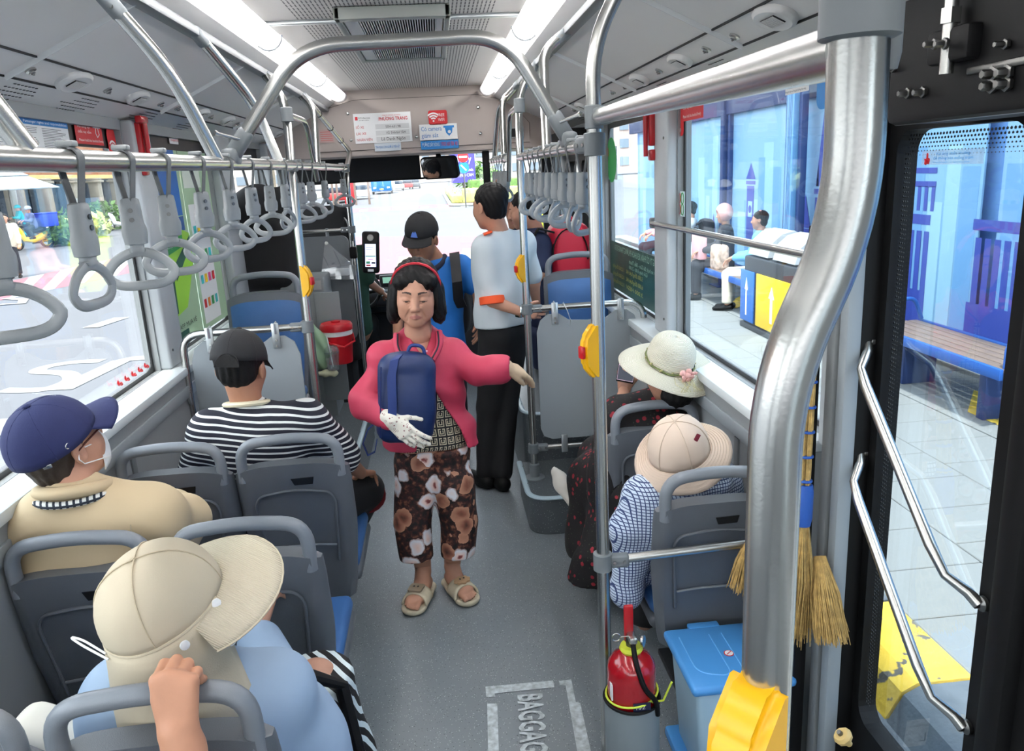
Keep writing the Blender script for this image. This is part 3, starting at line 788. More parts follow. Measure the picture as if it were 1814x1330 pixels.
# arch across the aisle
ar = thing('rail_arch', 'large steel arch across the aisle joining the two overhead rails', 'rail', (-.1, 2.5, 1.9))
ya = 2.5
pts = [V(xl, ya, 1.90), P(530, 82, y=ya), P(895, 62, y=ya), V(xr, ya, 1.90)]
MB().tube(fil(pts, .12, 10), .0215, 20).build('arch_tube', STEEL, ar)
for c, n_ in ((pts[0], pts[1]), (pts[3], pts[2])):
    d = (n_-c).normalized(); x, y_, z = frame(d, (0, 1, 0)); R = Matrix((x, y_, z)).transposed()
    o = MB().box(c+d*.045, (.046, .046, .10), .012, R=R).build('arch_clamp', CLAMP, ar, smooth=50)
    MB().box(c, (.05, .075, .05), .015).build('rail_clamp', CLAMP, ar, smooth=50)
    MB().lathe([(.005, 0), (.005, .07), (.008, .072), (.008, .078)], c+d*.06+V(0, -.035, 0), (-.6 if c.x < 0 else .6, -.6, .2), 10).build('screw', STEEL, ar)
# partition frames on the wheel boxes
def partition(name, lab, side, y0, xa, xb, zt, zlow, zfoot, hang):
    s = -1 if side == 'left' else 1
    t = thing(name, lab, 'partition', ((xa+xb)/2, y0, zlow))
    MB().tube(fil([V(xa, y0, zt), V(xb, y0, zt-.0), V(xb+s*.01, y0-.01, zfoot)], .09), .0165, 16).build('frame_tube', STEEL, t)
    clamp(t, (xa, y0, zt), (0, 0, 1), .028, .05, (s, 0, 0))
    x0, x1 = sorted((xa+s*.045, xb-s*.03))
    w_ = x1-x0; h = zt-.035-zlow
    pl_ = [(.06, 0), (w_-.06, 0), (w_-.015, .02), (w_, .06), (w_, h-.09), (w_-.02, h-.03), (w_-.06, h), (w_-.12, h), (w_-.17, h-.035),
           (w_*.5, h-.042), (.17, h-.035), (.12, h), (.06, h), (.02, h-.03), (0, h-.09), (0, .06), (.015, .02)]
    MB().prism(pl_, (x0, y0+.006, zlow), (1, 0, 0), (0, 0, 1), .012).build('board', GREYPANEL, t, smooth=0)
    for xx in (x0+.095, x1-.095):
        o = MB().box((xx, y0-.018, zt-.03), (.034, .008, .115), .004).build('hanger', ALU, t)
        m2 = MB()
        for dz in (-.055, -.03, .01): m2.lathe([(.006, 0), (.005, .005)], (xx, y0-.022, zt-.02+dz), (0, -1, 0), 10)
        m2.build('screw', STEEL, o)
        MB().tube([(xx, y0+.01, zt+.018), (xx, y0-.02, zt+.018), (xx, y0-.02, zt-.02)], .006, 8, oval=2.5, up=(0, 1, 0)).build('hanger_loop', ALU, t)
    return t, (x0+x1)/2
yPL = yL-.0
ptl, cx = partition('partition', 'grey board hung in a steel frame in front of the left wheel box', 'left', yPL, xl-.02, P(322, 600, y=yPL).x, P(560, 577, y=yPL).z, .47, .35, 1)
zt = P(310, 703, x=-1.15).z; w_ = P(330, 705, y=yPL)
MB().tube([(w_.x, yPL-.01, w_.z), (-1.175, yPL-.01, w_.z)], .014, 12).build('wall_stub', STEEL, ptl)
MB().lathe([(.028, 0), (.028, .012)], (-1.178, yPL-.01, w_.z), (1, 0, 0), 16).build('wall_flange', CLAMP, ptl)
zt = P(955, 546, y=yR).z
ptr, cx = partition('partition', 'grey board hung in a steel frame on the right wheel box', 'right', yR, xr, P(1140, 560, y=yR).x, zt, P(1000, 775, y=yR).z, .3, 1)
zl = P(950, 793, y=yR).z
MB().tube([(xr, yR, zl), (.95, yR, zl)], .0145, 14).build('lower_tube', STEEL, ptr)
clamp(ptr, (xr, yR, zl), (0, 0, 1), .028, .05, (1, 0, 0))
xx = P(999, 775, y=yR).x
MB().box((xx, yR-.018, zl+.02), (.034, .008, .10), .004).build('hanger', ALU, ptr)
c = P(998, 560, y=yR-.03)   # bent wire hook on the bar
hk = tag(MB().tube([c+V(-.005, 0, .06), c+V(.005, .02, .07), c+V(.02, -.005, .03), c+V(.035, -.01, -.02), c+V(.03, -.012, -.05), c+V(.015, -.012, -.04)], .002, 6).build('wire_hook', STEEL), 'thin bent wire hook hanging over the right partition bar', 'hook')

# ------------------------------------------------------------------ hand straps
STRAPM = mat('strap_webbing', (104, 108, 110), .6, bump=.4, bscale=900)
RINGM = mat('strap_grey_plastic', (150, 155, 156), .38)
def strap_proto(x, y, z, rot, lab, grp):
    t = thing('hand_strap', lab, 'hand strap', (x, y, z), grp)
    Wd = V(0, 1, 0)
    # webbing loop over the tube down to the sleeve
    k = []
    for i in range(-7, 8):
        a = PI/2+i*PI/11; k.append(V(x+math.cos(a)*.0195, y, z+math.sin(a)*.0195))
    pts = [V(x+.004, y, z-.088)]+k[::1]+[V(x-.004, y, z-.088)]
    MB().strip(pts, .024, .0025, (0, 1, 0)).build('webbing', STRAPM, t, smooth=40)
    MB().box((x, y, z+.024), (.030, .022, .010), .003).build('strap_buckle', RINGM, t)
    c, s = math.cos(rot), math.sin(rot)
    def Rt(px_, py_, pz_): return V(x+px_*c-py_*s, y+px_*s+py_*c, z+pz_)
    mb = MB(); vs = []; N = 20
    for (w_, d_, h_) in ((.012, .010, -.071), (.017, .013, -.074), (.0185, .0145, -.086), (.020, .016, -.122), (.0235, .0175, -.131), (.0235, .0175, -.143), (.021, .0165, -.160), (.013, .012, -.162), (.013, .012, -.168), (.016, .013, -.170), (.014, .012, -.176)):
        for j in range(N):
            a = 2*PI*j/N; cc = math.copysign(abs(math.cos(a))**.6, math.cos(a)); ss = math.copysign(abs(math.sin(a))**.6, math.sin(a))
            vs.append(Rt(cc*w_, ss*d_, h_))
    fs = [(i*N+j, i*N+(j+1) % N, i*N+N+(j+1) % N, i*N+N+j) for i in range(10) for j in range(N)]+[tuple(range(N)), tuple(range(10*N, 11*N))[::-1]]
    sl_ = mb.add(vs, fs).build('sleeve', RINGM, t, smooth=50)
    m2 = MB()
    for zz_ in (-.095, -.113): m2.lathe([(.0045, 0), (.0045, .003)], Rt(0, .0152, zz_), Rt(0, 1, 0)-Rt(0, 0, 0), 8); m2.lathe([(.0045, 0), (.0045, .003)], Rt(0, -.0152, zz_), Rt(0, -1, 0)-Rt(0, 0, 0), 8)
    m2.build('rivet', STEEL_D, sl_)
    pts = []
    for j in range(36):
        a = 2*PI*j/36; ca, sa = math.cos(a), math.sin(a)
        w_ = .062*(1-.22*sa)*ca; h_ = sa*.041 if sa > 0 else sa*.026
        if sa < 0: w_ = .062*math.copysign(abs(ca)**.55, ca)*(1+.05*sa)
        pts.append(Rt(w_, 0, -.217+h_))
    MB().tube(pts, .0066, 10, closed=True, oval=1.45, up=(s, -c, 0)).build('ring', RINGM, t)
    return t
random.seed(3)
left_px = [-42, 124, 218, 284, 348, 399, 438, 471, 499, 528, 546, 571, 604]
rots = [.5, 1.45, .25, .35, .8, .7, .95, .2, 1.3, .7, .3, 1.2, .15]
ordn = ['nearest', 'second', 'third', 'fourth', 'fifth', 'sixth', 'seventh', 'eighth', 'ninth', 'tenth', 'eleventh', 'twelfth', 'farthest']
for i, (px, r_) in enumerate(zip(left_px, rots)):
    y = P(px, 290, x=xl).y; z = 1.875+.004*(y-1.4)
    extra = {0: ', cut by the photo edge', 1: ', its ring turned edge on'}.get(i, '')
    strap_proto(xl, y, z, r_, 'grey hand strap on the left rail, %s from the rear%s' % (ordn[i], extra), 'hand straps on the left overhead rail')
rots = [.9, 1.1, .5, 1.0, .25, .4, 1.3, .2, 1.1]
rp = [1030, 1013, 997, 983, 972, 960, 950, 941, 933]
ordr = ['nearest', 'second', 'third', 'fourth', 'fifth', 'sixth', 'seventh', 'eighth', 'ninth']
for i, (px, r_) in enumerate(zip(rp, rots)):
    y = P(px, 262, x=xr).y
    strap_proto(xr, y, 1.875, r_, 'grey hand strap on the nearer right rail, %s from the rear' % ordr[i], 'hand straps on the nearer right rail')
for i, px in enumerate([895, 889, 884, 879, 875]):
    y = P(px, 284, x=xr).y
    strap_proto(xr, y, 1.886, .9+.1*i, 'grey hand strap on the front right rail, %s from the rear' % ordr[i], 'hand straps on the front right rail')
# ------------------------------------------------------------------ passenger seats
def seat(lab, xc, yb, zt, w=.40, grp='grey passenger seats', ped=True, cushion=True, tilt=.17, floor_z=0., flip=False, cushz=.40):
    """moulded seat facing the windscreen (or the rear if flip); yb = rear face at the top, zt = top of the grab bar"""
    t = thing('bus_chair', lab, 'seat', (xc, yb, floor_z), grp)
    s = -1 if flip else 1
    H = zt-.09-(cushz-.12)             # shell height
    def S(u, v, d):                    # u across -1..1, v 0 bottom..1 top, d depth forward
        taper = (.80+.20*min(1, v/.55)**.8)*(1-.04*max(0, v-.9)/.1)
        x = xc+u*w/2*taper
        z = (cushz-.12)+v*H
        y = yb+s*(tilt*(1-v)*H*1.0+d+.03*(1-u*u)*0)
        return V(x, y, z)
    # closed shell
    NU, NV = 17, 15
    def back(i, j):
        u = -1+2*i/(NU-1); v = j/(NV-1)
        vv = v-(.05*abs(u)**4 if v > .93 else 0)
        e = max(0, abs(u)-.86)/.14; d = .028*e*e
        if abs(u) < .66 and .28 < v < .80: d += .006
        return S(u, vv, d)
    def front(i, j):
        u = -1+2*i/(NU-1); v = j/(NV-1)
        vv = v-(.05*abs(u)**4 if v > .93 else 0)
        e = max(0, abs(u)-.8)/.2
        return S(u, vv, .062-.012*e-.0*v)
    mb = MB()
    vs = [back(i, j) for i in range(NU) for j in range(NV)]+[front(i, j) for i in range(NU) for j in range(NV)]
    fs = []; N = NU*NV
    for i in range(NU-1):
        for j in range(NV-1):
            a, b, c, d = i*NV+j, (i+1)*NV+j, (i+1)*NV+j+1, i*NV+j+1
            fs += [(a, b, c, d), (N+d, N+c, N+b, N+a)]
    for i in range(NU-1):
        fs += [(i*NV, N+i*NV, N+(i+1)*NV, (i+1)*NV), (i*NV+NV-1, (i+1)*NV+NV-1, N+(i+1)*NV+NV-1, N+i*NV+NV-1)]
    for j in range(NV-1):
        fs += [(j, j+1, N+j+1, N+j), ((NU-1)*NV+j, N+(NU-1)*NV+j, N+(NU-1)*NV+j+1, (NU-1)*NV+j+1)]
    shell = mb.add(vs, fs).build('backrest_shell', SEATP, t, smooth=50)
    # raised rib round the recessed field, the slot and the pocket lip
    pts = [S(-.66, .30, -.001), S(-.70, .74, -.001), S(-.60, .80, -.001), S(0, .83, -.001), S(.60, .80, -.001), S(.70, .74, -.001), S(.66, .30, -.001)]
    MB().tube(fil(pts, .05), .005, 8).build('recess_rib', SEATP, shell)
    MB().tube([S(-.63, .415, -.002), S(-.3, .428, -.003), S(.3, .428, -.003), S(.63, .415, -.002)], .0045, 8).build('pocket_lip', SEATB, shell)
    a, b, c_, d = S(-.02, .905, -.003), S(.38, .908, -.003), S(.35, .862, -.003), S(.03, .86, -.003)
    if not flip: MB().add([a, b, c_, d, a+V(0, .006, 0), b+V(0, .006, 0), c_+V(0, .006, 0), d+V(0, .006, 0)], [(0, 1, 2, 3), (7, 6, 5, 4), (0, 4, 5, 1), (1, 5, 6, 2), (2, 6, 7, 3), (3, 7, 4, 0)]).build('handle_slot', mat('slot_black', (16, 17, 19), .4), shell, smooth=0)
    # upholstery pad on the front
    def pad(u, v): return S((-1+2*u)*.90, .10+v*.83-(.035*abs(-1+2*u)**4 if v > .9 else 0), .062+.028*(1-(abs(-1+2*u))**6)*(1-abs(2*v-1)**8))
    MB().grid(pad, 15, 15).build('backrest_pad', SEATC, t, smooth=60)
    # grab bar
    zb = S(0, .93, 0).z
    hb = [S(-.84, .90, .018), S(-.93, 1.02, .022), V(xc-w*.40, yb+s*.02, zt-.006), V(xc, yb+s*.02, zt+.004), V(xc+w*.40, yb+s*.02, zt-.006), S(.93, 1.02, .022), S(.84, .90, .018)]
    MB().tube(fil([hb[0], V(hb[0].x, yb+s*.02, zt-.012), V(xc, yb+s*.02, zt+.004), V(hb[-1].x, yb+s*.02, zt-.012), hb[-1]], .065, 7), .0185, 14, oval=1.12).build('grab_bar', SEATB, t, smooth=60)
    if cushion:
        yc = yb+s*(tilt*H+.27)
        MB().box((xc, yc, cushz-.06), (w*.93, .44, .05), .02, seg=3).build('seat_base', SEATP, t)
        MB().box((xc, yc+s*.005, cushz-.01), (w*.90, .43, .06), .024, seg=3).build('seat_cushion', SEATC, t)
    if ped:
        yc = yb+s*(tilt*H+.2)
        o = MB().box((xc, yc, (cushz-.08+floor_z)/2), (.05, .07, cushz-.09-floor_z), .01).build('pedestal', mat('pedestal_grey', (84, 88, 92), .5), t)
        MB().box((xc, yc, floor_z+.012), (.12, .34, .024), .006).build('foot_plate', mat('foot_plate_dark', (40, 42, 45), .5), t)
    return t
seats = {}
def zt_at(px, py, y): return P(px, py, y=y).z
yA, yBk, yCk = 1.22, 1.92, 2.63
zA = zt_at(250, 1243, yA); zB = zt_at(130, 960, yBk); zC = zt_at(510, 780, yCk)
def xc_of(pl_, pr_, py, y): return (P(pl_, py, y=y).x+P(pr_, py, y=y).x)/2
seat('grey seat with a hand gripping its bar, at the bottom left', xc_of(80, 441, 1290, yA), yA, zA)
seat('grey seat in the bottom left corner, only its bar end in view', xc_of(80, 441, 1290, yA)-.405, yA, zA)
seat('grey window seat behind the man in the beige jacket', xc_of(5, 255, 985, yBk), yBk, zB)
seat('grey aisle seat, empty, ahead of the beige flap sunhat, blue cushion edge in view', xc_of(300, 546, 960, yBk), yBk, zB)
seat('grey window seat ahead of the navy cap, next to the aisle seat', xc_of(415, 603, 800, yCk)-.405, yCk, zC)
seat('grey aisle seat behind the man in the striped shirt', xc_of(415, 603, 800, yCk), yCk, zC)
yR1 = 2.12; yR2 = 2.80
zR1 = zt_at(1310, 838, yR1); zR2 = zt_at(1160, 720, yR2)
xR1 = .775; xR2 = .775
seat('grey seat behind the person in the checked shirt, nearest on the right', xR1, yR1, zR1, w=.37, grp='grey passenger seats')
seat('grey seat between the straw hat and the cream bucket hat', xR2, yR2, zR2, w=.37, grp='grey passenger seats')
# rear-facing blue seats on the wheel boxes
def rear_seat(lab, pl_, pr_, ptop, pbar, y, bz):
    xc = xc_of(pl_, pr_, ptop, y); w_ = abs(P(pl_, ptop, y=y).x-P(pr_, ptop, y=y).x)
    zt_ = P((pl_+pr_)/2, pbar, y=y).z
    return seat(lab, xc, y+.06, zt_, w=w_*1.02, grp='blue rear-facing seats', flip=True, ped=False, cushz=bz+.30, tilt=.12)
rear_seat('blue rear-facing seat behind the left partition', 400, 536, 520, 488, 4.35, .42)
rear_seat('blue rear-facing seat behind the right partition', 964, 1086, 490, 452, 4.56, .42)

# ------------------------------------------------------------------ wheel boxes, driver cabinet and dashboard
n = NT('box_vinyl', .4)
o_ = n.obj(); v1 = n.vor(o_, 95.); f1 = n.math('LESS_THAN', v1, .13)
n.col(n.mix(f1, n.mix(n.noise(o_, 3.), (74, 80, 84), (86, 92, 96)), (190, 196, 198))); BOXM = n.m
EDGE = mat('light_edge_strip', (176, 196, 204), .4)
def wheel_box(name, lab, x0, x1, y0, y1, h, s):
    t = thing(name, lab, 'wheel box', ((x0+x1)/2, (y0+y1)/2, 0))
    xa = x0 if s > 0 else x1; xb = x1 if s > 0 else x0   # xa = aisle side
    r = .12
    out = [(xb, y0), (xa+s*r, y0)]
    out = [V(xb, y0, 0), V(xa, y0, 0), V(xa, y1, 0), V(xb, y1, 0)]
    o = fil([out[0], out[1], out[2]], r, 8)+[out[3]]
    poly = [(p.x, p.y) for p in o]
    if s < 0: poly = poly[::-1]
    MB().prism(poly, (0, 0, 0.001), (1, 0, 0), (0, 1, 0), h-.001).build('box_body', BOXM, t, smooth=40)
    MB().tube([V(p.x, p.y, h+.001) for p in o[:-1]], .010, 8, oval=1.6).build('edge_strip', EDGE, t)
    m2 = MB()
    for k_ in range(8): m2.lathe([(.003, 0), (.003, .002)], (xa+s*.01, y0+.2+k_*.25, h+.009), (0, 0, 1), 6)
    m2.build('rivet', STEEL_D, t)
    return t
rb = wheel_box('wheel_box', 'grey speckled wheel box with light edge strip on the right of the aisle, front step', .36, .955, 3.66, 4.2, .20, 1)
rb2 = wheel_box('wheel_box', 'taller speckled wheel box under the right blue seat', .40, .955, 4.2, 6.0, .48, 1)
lb = wheel_box('wheel_box', 'grey speckled wheel box with light edge strip on the left of the aisle', -1.175, -.57, 4.02, 5.45, .28, -1)
pz = P(1050, 632, z=.48)
MB().lathe([(.10, 0), (.10, .004), (.085, .006)], P(965, 632, z=.485), (0, 0, 1), 24).build('hatch_ring', STEEL, rb2)
# ------------------------------------------------------------------ outside: road, platform, shelter, street
n = NT('asphalt', .9); o_ = n.obj()
n.col(n.mix(n.noise(o_, .35, 6.), n.mix(n.noise(o_, 60.), (82, 84, 88), (98, 100, 104)), (104, 104, 108))); n.bump(n.noise(o_, 80.), .3, .004); ASPH = n.m
PAINTW = mat('road_paint_white', (150, 152, 150), .8, var=.08, vscale=20)
PAINTP = mat('road_paint_pink', (136, 88, 96), .8, var=.08, vscale=20)
PAINTY = mat('road_paint_cream', (156, 144, 112), .8, var=.05, vscale=20)
GZ = -.30
road = struct('floor_road', MB().box((0, 90, GZ-.1), (260, 320, .2)), ASPH)
road.name = 'road'; ORG['road'] = V(0, 0, 0)
def gp(px, py, dz=.004): return P(px, py, z=GZ+dz)
def paint(px, m, name='painted_marking', dz=.004):
    v = [gp(a, b, dz) for a, b in px]; N = len(v)
    return MB().add(v+[p-V(0, 0, .003) for p in v], [tuple(range(N)), tuple(range(N, 2*N))[::-1]]).build(name, m, road, smooth=0)
def paintline(px, w_, m, dz=.004):
    return MB().strip([gp(a, b, dz) for a, b in px], w_, .003, (1, 0, 0) if False else (gp(*px[1])-gp(*px[0])).cross(V(0, 0, 1))).build('painted_line', m, road, smooth=0)
RB = [0]
def ribbon(px, w_, m, name='painted_line'):
    RB[0] += 1; c = [gp(a, b, .004+.002*RB[0]) for a, b in px]; L = []; Rr = []
    for i in range(len(c)):
        t = (c[min(i+1, len(c)-1)]-c[max(i-1, 0)]).normalized(); s_ = t.cross(V(0, 0, 1))*w_/2
        L.append(c[i]+s_); Rr.append(c[i]-s_)
    N = len(c); MB().add(L+Rr, [(i, i+1, N+i+1, N+i) for i in range(N-1)]).build(name, m, road, smooth=0)
def curve(px, n_=5):
    out = []
    for i in range(len(px)-1):
        p0 = px[max(i-1, 0)]; p1 = px[i]; p2 = px[i+1]; p3 = px[min(i+2, len(px)-1)]
        for k_ in range(n_):
            t = k_/n_
            out.append(tuple(.5*((2*p1[j])+(-p0[j]+p2[j])*t+(2*p0[j]-5*p1[j]+4*p2[j]-p3[j])*t*t+(-p0[j]+3*p1[j]-3*p2[j]+p3[j])*t**3) for j in (0, 1)))
    return out+[px[-1]]
ribbon(curve([(3, 691), (54, 691), (89, 687), (125, 673), (118, 661), (68, 658), (84, 649), (135, 641), (181, 639)]), .20, PAINTW, 'painted_letter')
ribbon([(108, 690), (214, 639), (232, 635), (300, 630)], .26, PAINTW)
ribbon([(160, 580), (216, 562)], .28, PAINTW)
ribbon([(-60, 790), (30, 740)], .30, PAINTW); ribbon([(-90, 700), (-20, 665)], .26, PAINTW)
ribbon([(0, 539), (38, 537), (42, 530), (10, 528)], .2, PAINTW)
q = [(-60, 545), (-60, 515), (330, 430), (330, 462)]
paint(q, PAINTP, dz=.003)
for i in range(7):
    a = -40+i*55; b = a+26
    def yy(x, top): return (515 if top else 545)+(x+60)/390.*((430-515) if top else (462-545))
    paint([(a, yy(a, 0)), (b, yy(b, 0)), (b+38, yy(b+38, 1)), (a+38, yy(a+38, 1))], PAINTW, 'crossing_stripe', .006)
# crossing straight ahead and in the distance
paint([(560, 420), (890, 418), (890, 478), (560, 515)], PAINTP, dz=.003)
for a, b, c_, d in ((455, 480, 700, 738), (440, 466, 812, 850), (470, 500, 590, 640)):
    paint([(c_, b), (d, b), (d+8, a), (c_+8, a)], PAINTY, 'crossing_stripe', .006)
paint([(580, 372), (880, 357), (880, 361), (580, 379)], PAINTP, dz=.003)
for i in range(8): paint([(600+i*36, 377-i*1.7), (614+i*36, 376-i*1.7), (616+i*36, 372-i*1.7), (602+i*36, 373-i*1.7)], PAINTW, 'crossing_stripe', .006)
paint([(840, 425), (868, 412), (874, 425), (862, 445)], PAINTW, 'painted_island')
# left pavement and arcade building
PAVE = mat('pale_paving', (150, 146, 138), .9, bump=.3, bscale=30, var=.08)
struct('pavement', MB().prism([(-19, 24), (-19, 46), (-14.5, 62), (-12, 150), (-80, 150), (-80, 24)], (0, 0, GZ), (1, 0, 0), (0, 1, 0), .16), PAVE, smooth=0)
bld = thing('arcade_building', 'pale arcade building with square columns and an orange band beyond the left windows', 'building', (-27, 50, -.14))
ORA = mat('orange_render', (160, 110, 80), .8); COLM = mat('column_cream', (146, 142, 132), .8, var=.05); GLB = mat('shop_glass_blue', (86, 112, 134), .25)
MB().box((-30, 62, 6), (5, 100, 6)).build('upper_wall', ORA, bld); MB().box((-29.6, 62, 1.5), (3, 100, 3.2)).build('shop_front', GLB, bld)
MB().box((-27.2, 62, 3.0), (.3, 100, .30)).build('fascia', mat('gold_fascia', (216, 184, 120), .6), bld)
for i in range(22):
    y_ = 20+i*4.2
    o = MB().box((-26.6, y_, 1.2), (.75, .75, 2.7), .05).build('column', COLM, bld)
    MB().box((-26.6, y_, 2.62), (1.05, 1.05, .16), .03).box((-26.6, y_, 2.80), (.85, .85, .14), .03).build('capital', COLM, o)
    MB().box((-28.05, y_+2.1, 1.4), (.1, 2.4, 2.6)).build('shop_window', mat('dark_glass', (46, 60, 76), .15), bld)
for i in range(12):
    MB().box((-27.45, 22+i*8.4, 5.6), (.12, 2.2, 2.2)).build('window', mat('dark_glass', (46, 60, 76), .15), bld)
# foliage
LEAF = [mat('leaf_green', (92, 128, 62), .7, var=.25, vscale=6), mat('leaf_dark', (58, 92, 46), .7, var=.25, vscale=6), mat('leaf_pale', (176, 190, 110), .7, var=.2, vscale=6)]
BARK = mat('bark', (150, 138, 120), .9, bump=.5, bscale=20, var=.15)
def leaves(n_, c, r, size, seed, box=None):
    rg = np.random.RandomState(seed)
    if box is None:
        d = rg.normal(size=(n_, 3)); d /= np.linalg.norm(d, axis=1)[:, None]; q = d*(rg.uniform(.35, 1, (n_, 1))**.5)*np.array(r)
        q *= 1+.25*np.sin(q[:, [0]]*2+q[:, [1]]*3)
    else: q = rg.uniform(-1, 1, (n_, 3))*np.array(r)
    q = q+np.array(c); a = rg.normal(size=(n_, 3)); a /= np.linalg.norm(a, axis=1)[:, None]; b = np.cross(a, rg.normal(size=(n_, 3))); b /= np.linalg.norm(b, axis=1)[:, None]
    s_ = size*rg.uniform(.6, 1.3, (n_, 1)); v = np.stack([q-a*s_, q+b*s_*.45, q+a*s_, q-b*s_*.45], 1).reshape(-1, 3)
    f = np.arange(n_*4).reshape(-1, 4); return v, f
def foliage(name, m, parent, c, r, n_=1400, size=.22, seed=0, box=None):
    v, f = leaves(n_, c, r, size, seed, box); me = bpy.data.meshes.new(name); me.from_pydata(v.tolist(), [], f.tolist())
    o = link_mesh(name, me, m, parent); o['kind'] = 'stuff'; return o
def tree(lab, x, y, h, r, m, seed, grp='street trees'):
    t = thing('street_tree', lab, 'tree', (x, y, GZ), grp)
    MB().tube([(x, y, GZ), (x+.1, y, h*.35), (x-.1, y+.1, h*.6), (x+.1, y, h)], [.22, .17, .14, .06], 10).tube([(x-.05, y, h*.55), (x+r*.5, y+.3, h*.95)], [.1, .03], 6).tube([(x-.05, y, h*.5), (x-r*.5, y-.3, h*.9)], [.1, .03], 6).build('trunk', BARK, t)
    foliage('foliage', m, t, (x, y, h), (r, r, r*.62), 1500, .30, seed); return t
for i, (x, y, h, r, k_, lab) in enumerate([(-21.5, 44, 8.5, 5.2, 1, 'tall tree beyond the left windows, trunk behind the parasol'), (-20, 30, 9.0, 5.0, 1, 'tall tree over the pavement at the far left'),
        (-17, 62, 8.0, 5.0, 0, 'leafy tree beyond the second left window'), (-16, 82, 8, 5, 1, 'leafy tree far down the left pavement'), (-14, 105, 8, 5, 0, 'leafy tree left of the road ahead'),
        (14, 92, 7.5, 4.5, 0, 'leafy tree behind the purple billboard'), (20, 120, 9, 6, 1, 'tall tree far ahead on the right'), (6, 150, 9, 6, 0, 'tree at the end of the median'),
        (-10, 150, 9, 6, 0, 'pale tree at the end of the road on the left'), (22, 75, 8, 4.6, 0, 'leafy tree seen through the front door')]):
    tree(lab, x, y, h, r, LEAF[k_], i)
for i, (px, py, s_) in enumerate([(175, 405, 1.3), (148, 418, .9), (190, 396, .8), (121, 430, .8)]):
    c = P(px, py, z=GZ+.1); t = thing('shrub', ['spiky grey-green shrub on the left pavement, largest', 'small yellow-green shrub beside the tree trunk on the left pavement', 'green shrub at the pavement corner', 'low bushy shrub nearest the parked motorbikes'][i], 'plant', c)
    foliage('foliage', LEAF[2 if i == 1 else 0], t, (c.x, c.y, c.z+.5*s_), (1.3*s_, 1.3*s_, .6*s_), 500, .22, 40+i)
# grey market parasol
c = P(50, 405, z=GZ); c = V(-20.5, 41, GZ+.1)
t = thing('parasol', 'grey two-tier market parasol on the left pavement', 'parasol', c)
pm = mat('parasol_fabric', (190, 200, 206), .8)
MB().lathe([(2.35, 0), (.9, .62), (.9, .60), (2.35, -.03)], c+V(0, 0, 2.35), n=8).build('canopy', pm, t, smooth=0)
MB().lathe([(1.05, 0), (.1, .42), (.1, .4), (1.05, -.02)], c+V(0, 0, 2.98), n=8).build('vent_canopy', pm, t, smooth=0)
MB().tube([c, c+V(0, 0, 3.2)], .05, 8).build('pole', STEEL_D, t)
# motorbikes
TYRE = mat('tyre', (26, 26, 28), .8)
def motorbike(lab, c, ang, colr, grp=None, name='motorbike'):
    t = thing(name, lab, 'motorbike', c, grp); cm = mat('bike_%d_%d_%d' % colr, colr, .35)
    ca, sa = math.cos(ang), math.sin(ang)
    def L(f, s_, z): return V(c[0]+f*ca-s_*sa, c[1]+f*sa+s_*ca, c[2]+z)
    for f in (-.6, .62):
        w_ = MB().tube([L(f+math.cos(a)*.25, 0, .28+math.sin(a)*.25) for a in [i*PI/10 for i in range(20)]], .05, 8, closed=True).build('wheel', TYRE, t)
        MB().tube([L(f+math.cos(a)*.19, 0, .28+math.sin(a)*.19) for a in [i*PI/6 for i in range(12)]], .015, 5, closed=True).tube([L(f-.19, 0, .28), L(f+.19, 0, .28)], .012, 5).tube([L(f, 0, .09), L(f, 0, .47)], .012, 5).build('rim', cm, w_)
    MB().tube([L(.62, 0, .28), L(.48, 0, .75), L(.42, 0, .95)], .035, 8).tube([L(.42, -.3, 1.0), L(.45, 0, .97), L(.42, .3, 1.0)], .018, 8).build('fork_and_handlebar', STEEL_D, t)
    MB().tube([L(.48, 0, .86), L(.40, 0, .70), L(.30, 0, .42), L(-.05, 0, .34), L(-.45, 0, .48), L(-.72, 0, .68)], [.10, .13, .12, .11, .14, .05], 10).build('fairing', cm, t)
    MB().ball(L(.52, 0, .88), .11, 10).build('headlamp', mat('lamp_white', (230, 232, 230), .2), t)
    MB().tube([L(-.02, 0, .70), L(-.35, 0, .74), L(-.62, 0, .80)], [.10, .12, .09], 10).build('saddle', TYRE, t)
    MB().tube([L(.70, 0, .56), L(.60, 0, .60), L(.45, 0, .52)], [.05, .07, .05], 8).build('front_mudguard', cm, t)
    MB().tube([L(-.05, -.12, .22), L(-.5, -.13, .25), L(-.8, -.13, .34)], [.03, .04, .05], 8).build('exhaust', STEEL_D, t)
    return t, L
for i, (px, col_) in enumerate([(92, (40, 44, 50)), (104, (150, 30, 30)), (128, (60, 70, 90)), (140, (200, 200, 205)), (152, (40, 44, 50)), (84, (70, 60, 60))]):
    c = V(-23.5, 36+i*2.1, GZ+.16)
    motorbike('parked %s motorbike in the row under the arcade, %s from the left' % (['black', 'red', 'blue-grey', 'silver', 'dark', 'brown'][i], words[i]), c, .3+.15*i, col_, 'parked motorbikes under the arcade')
motorbike('white scooter stopped at the pavement beside the first left window edge', P(215, 408, z=GZ), 2.9, (225, 228, 228))
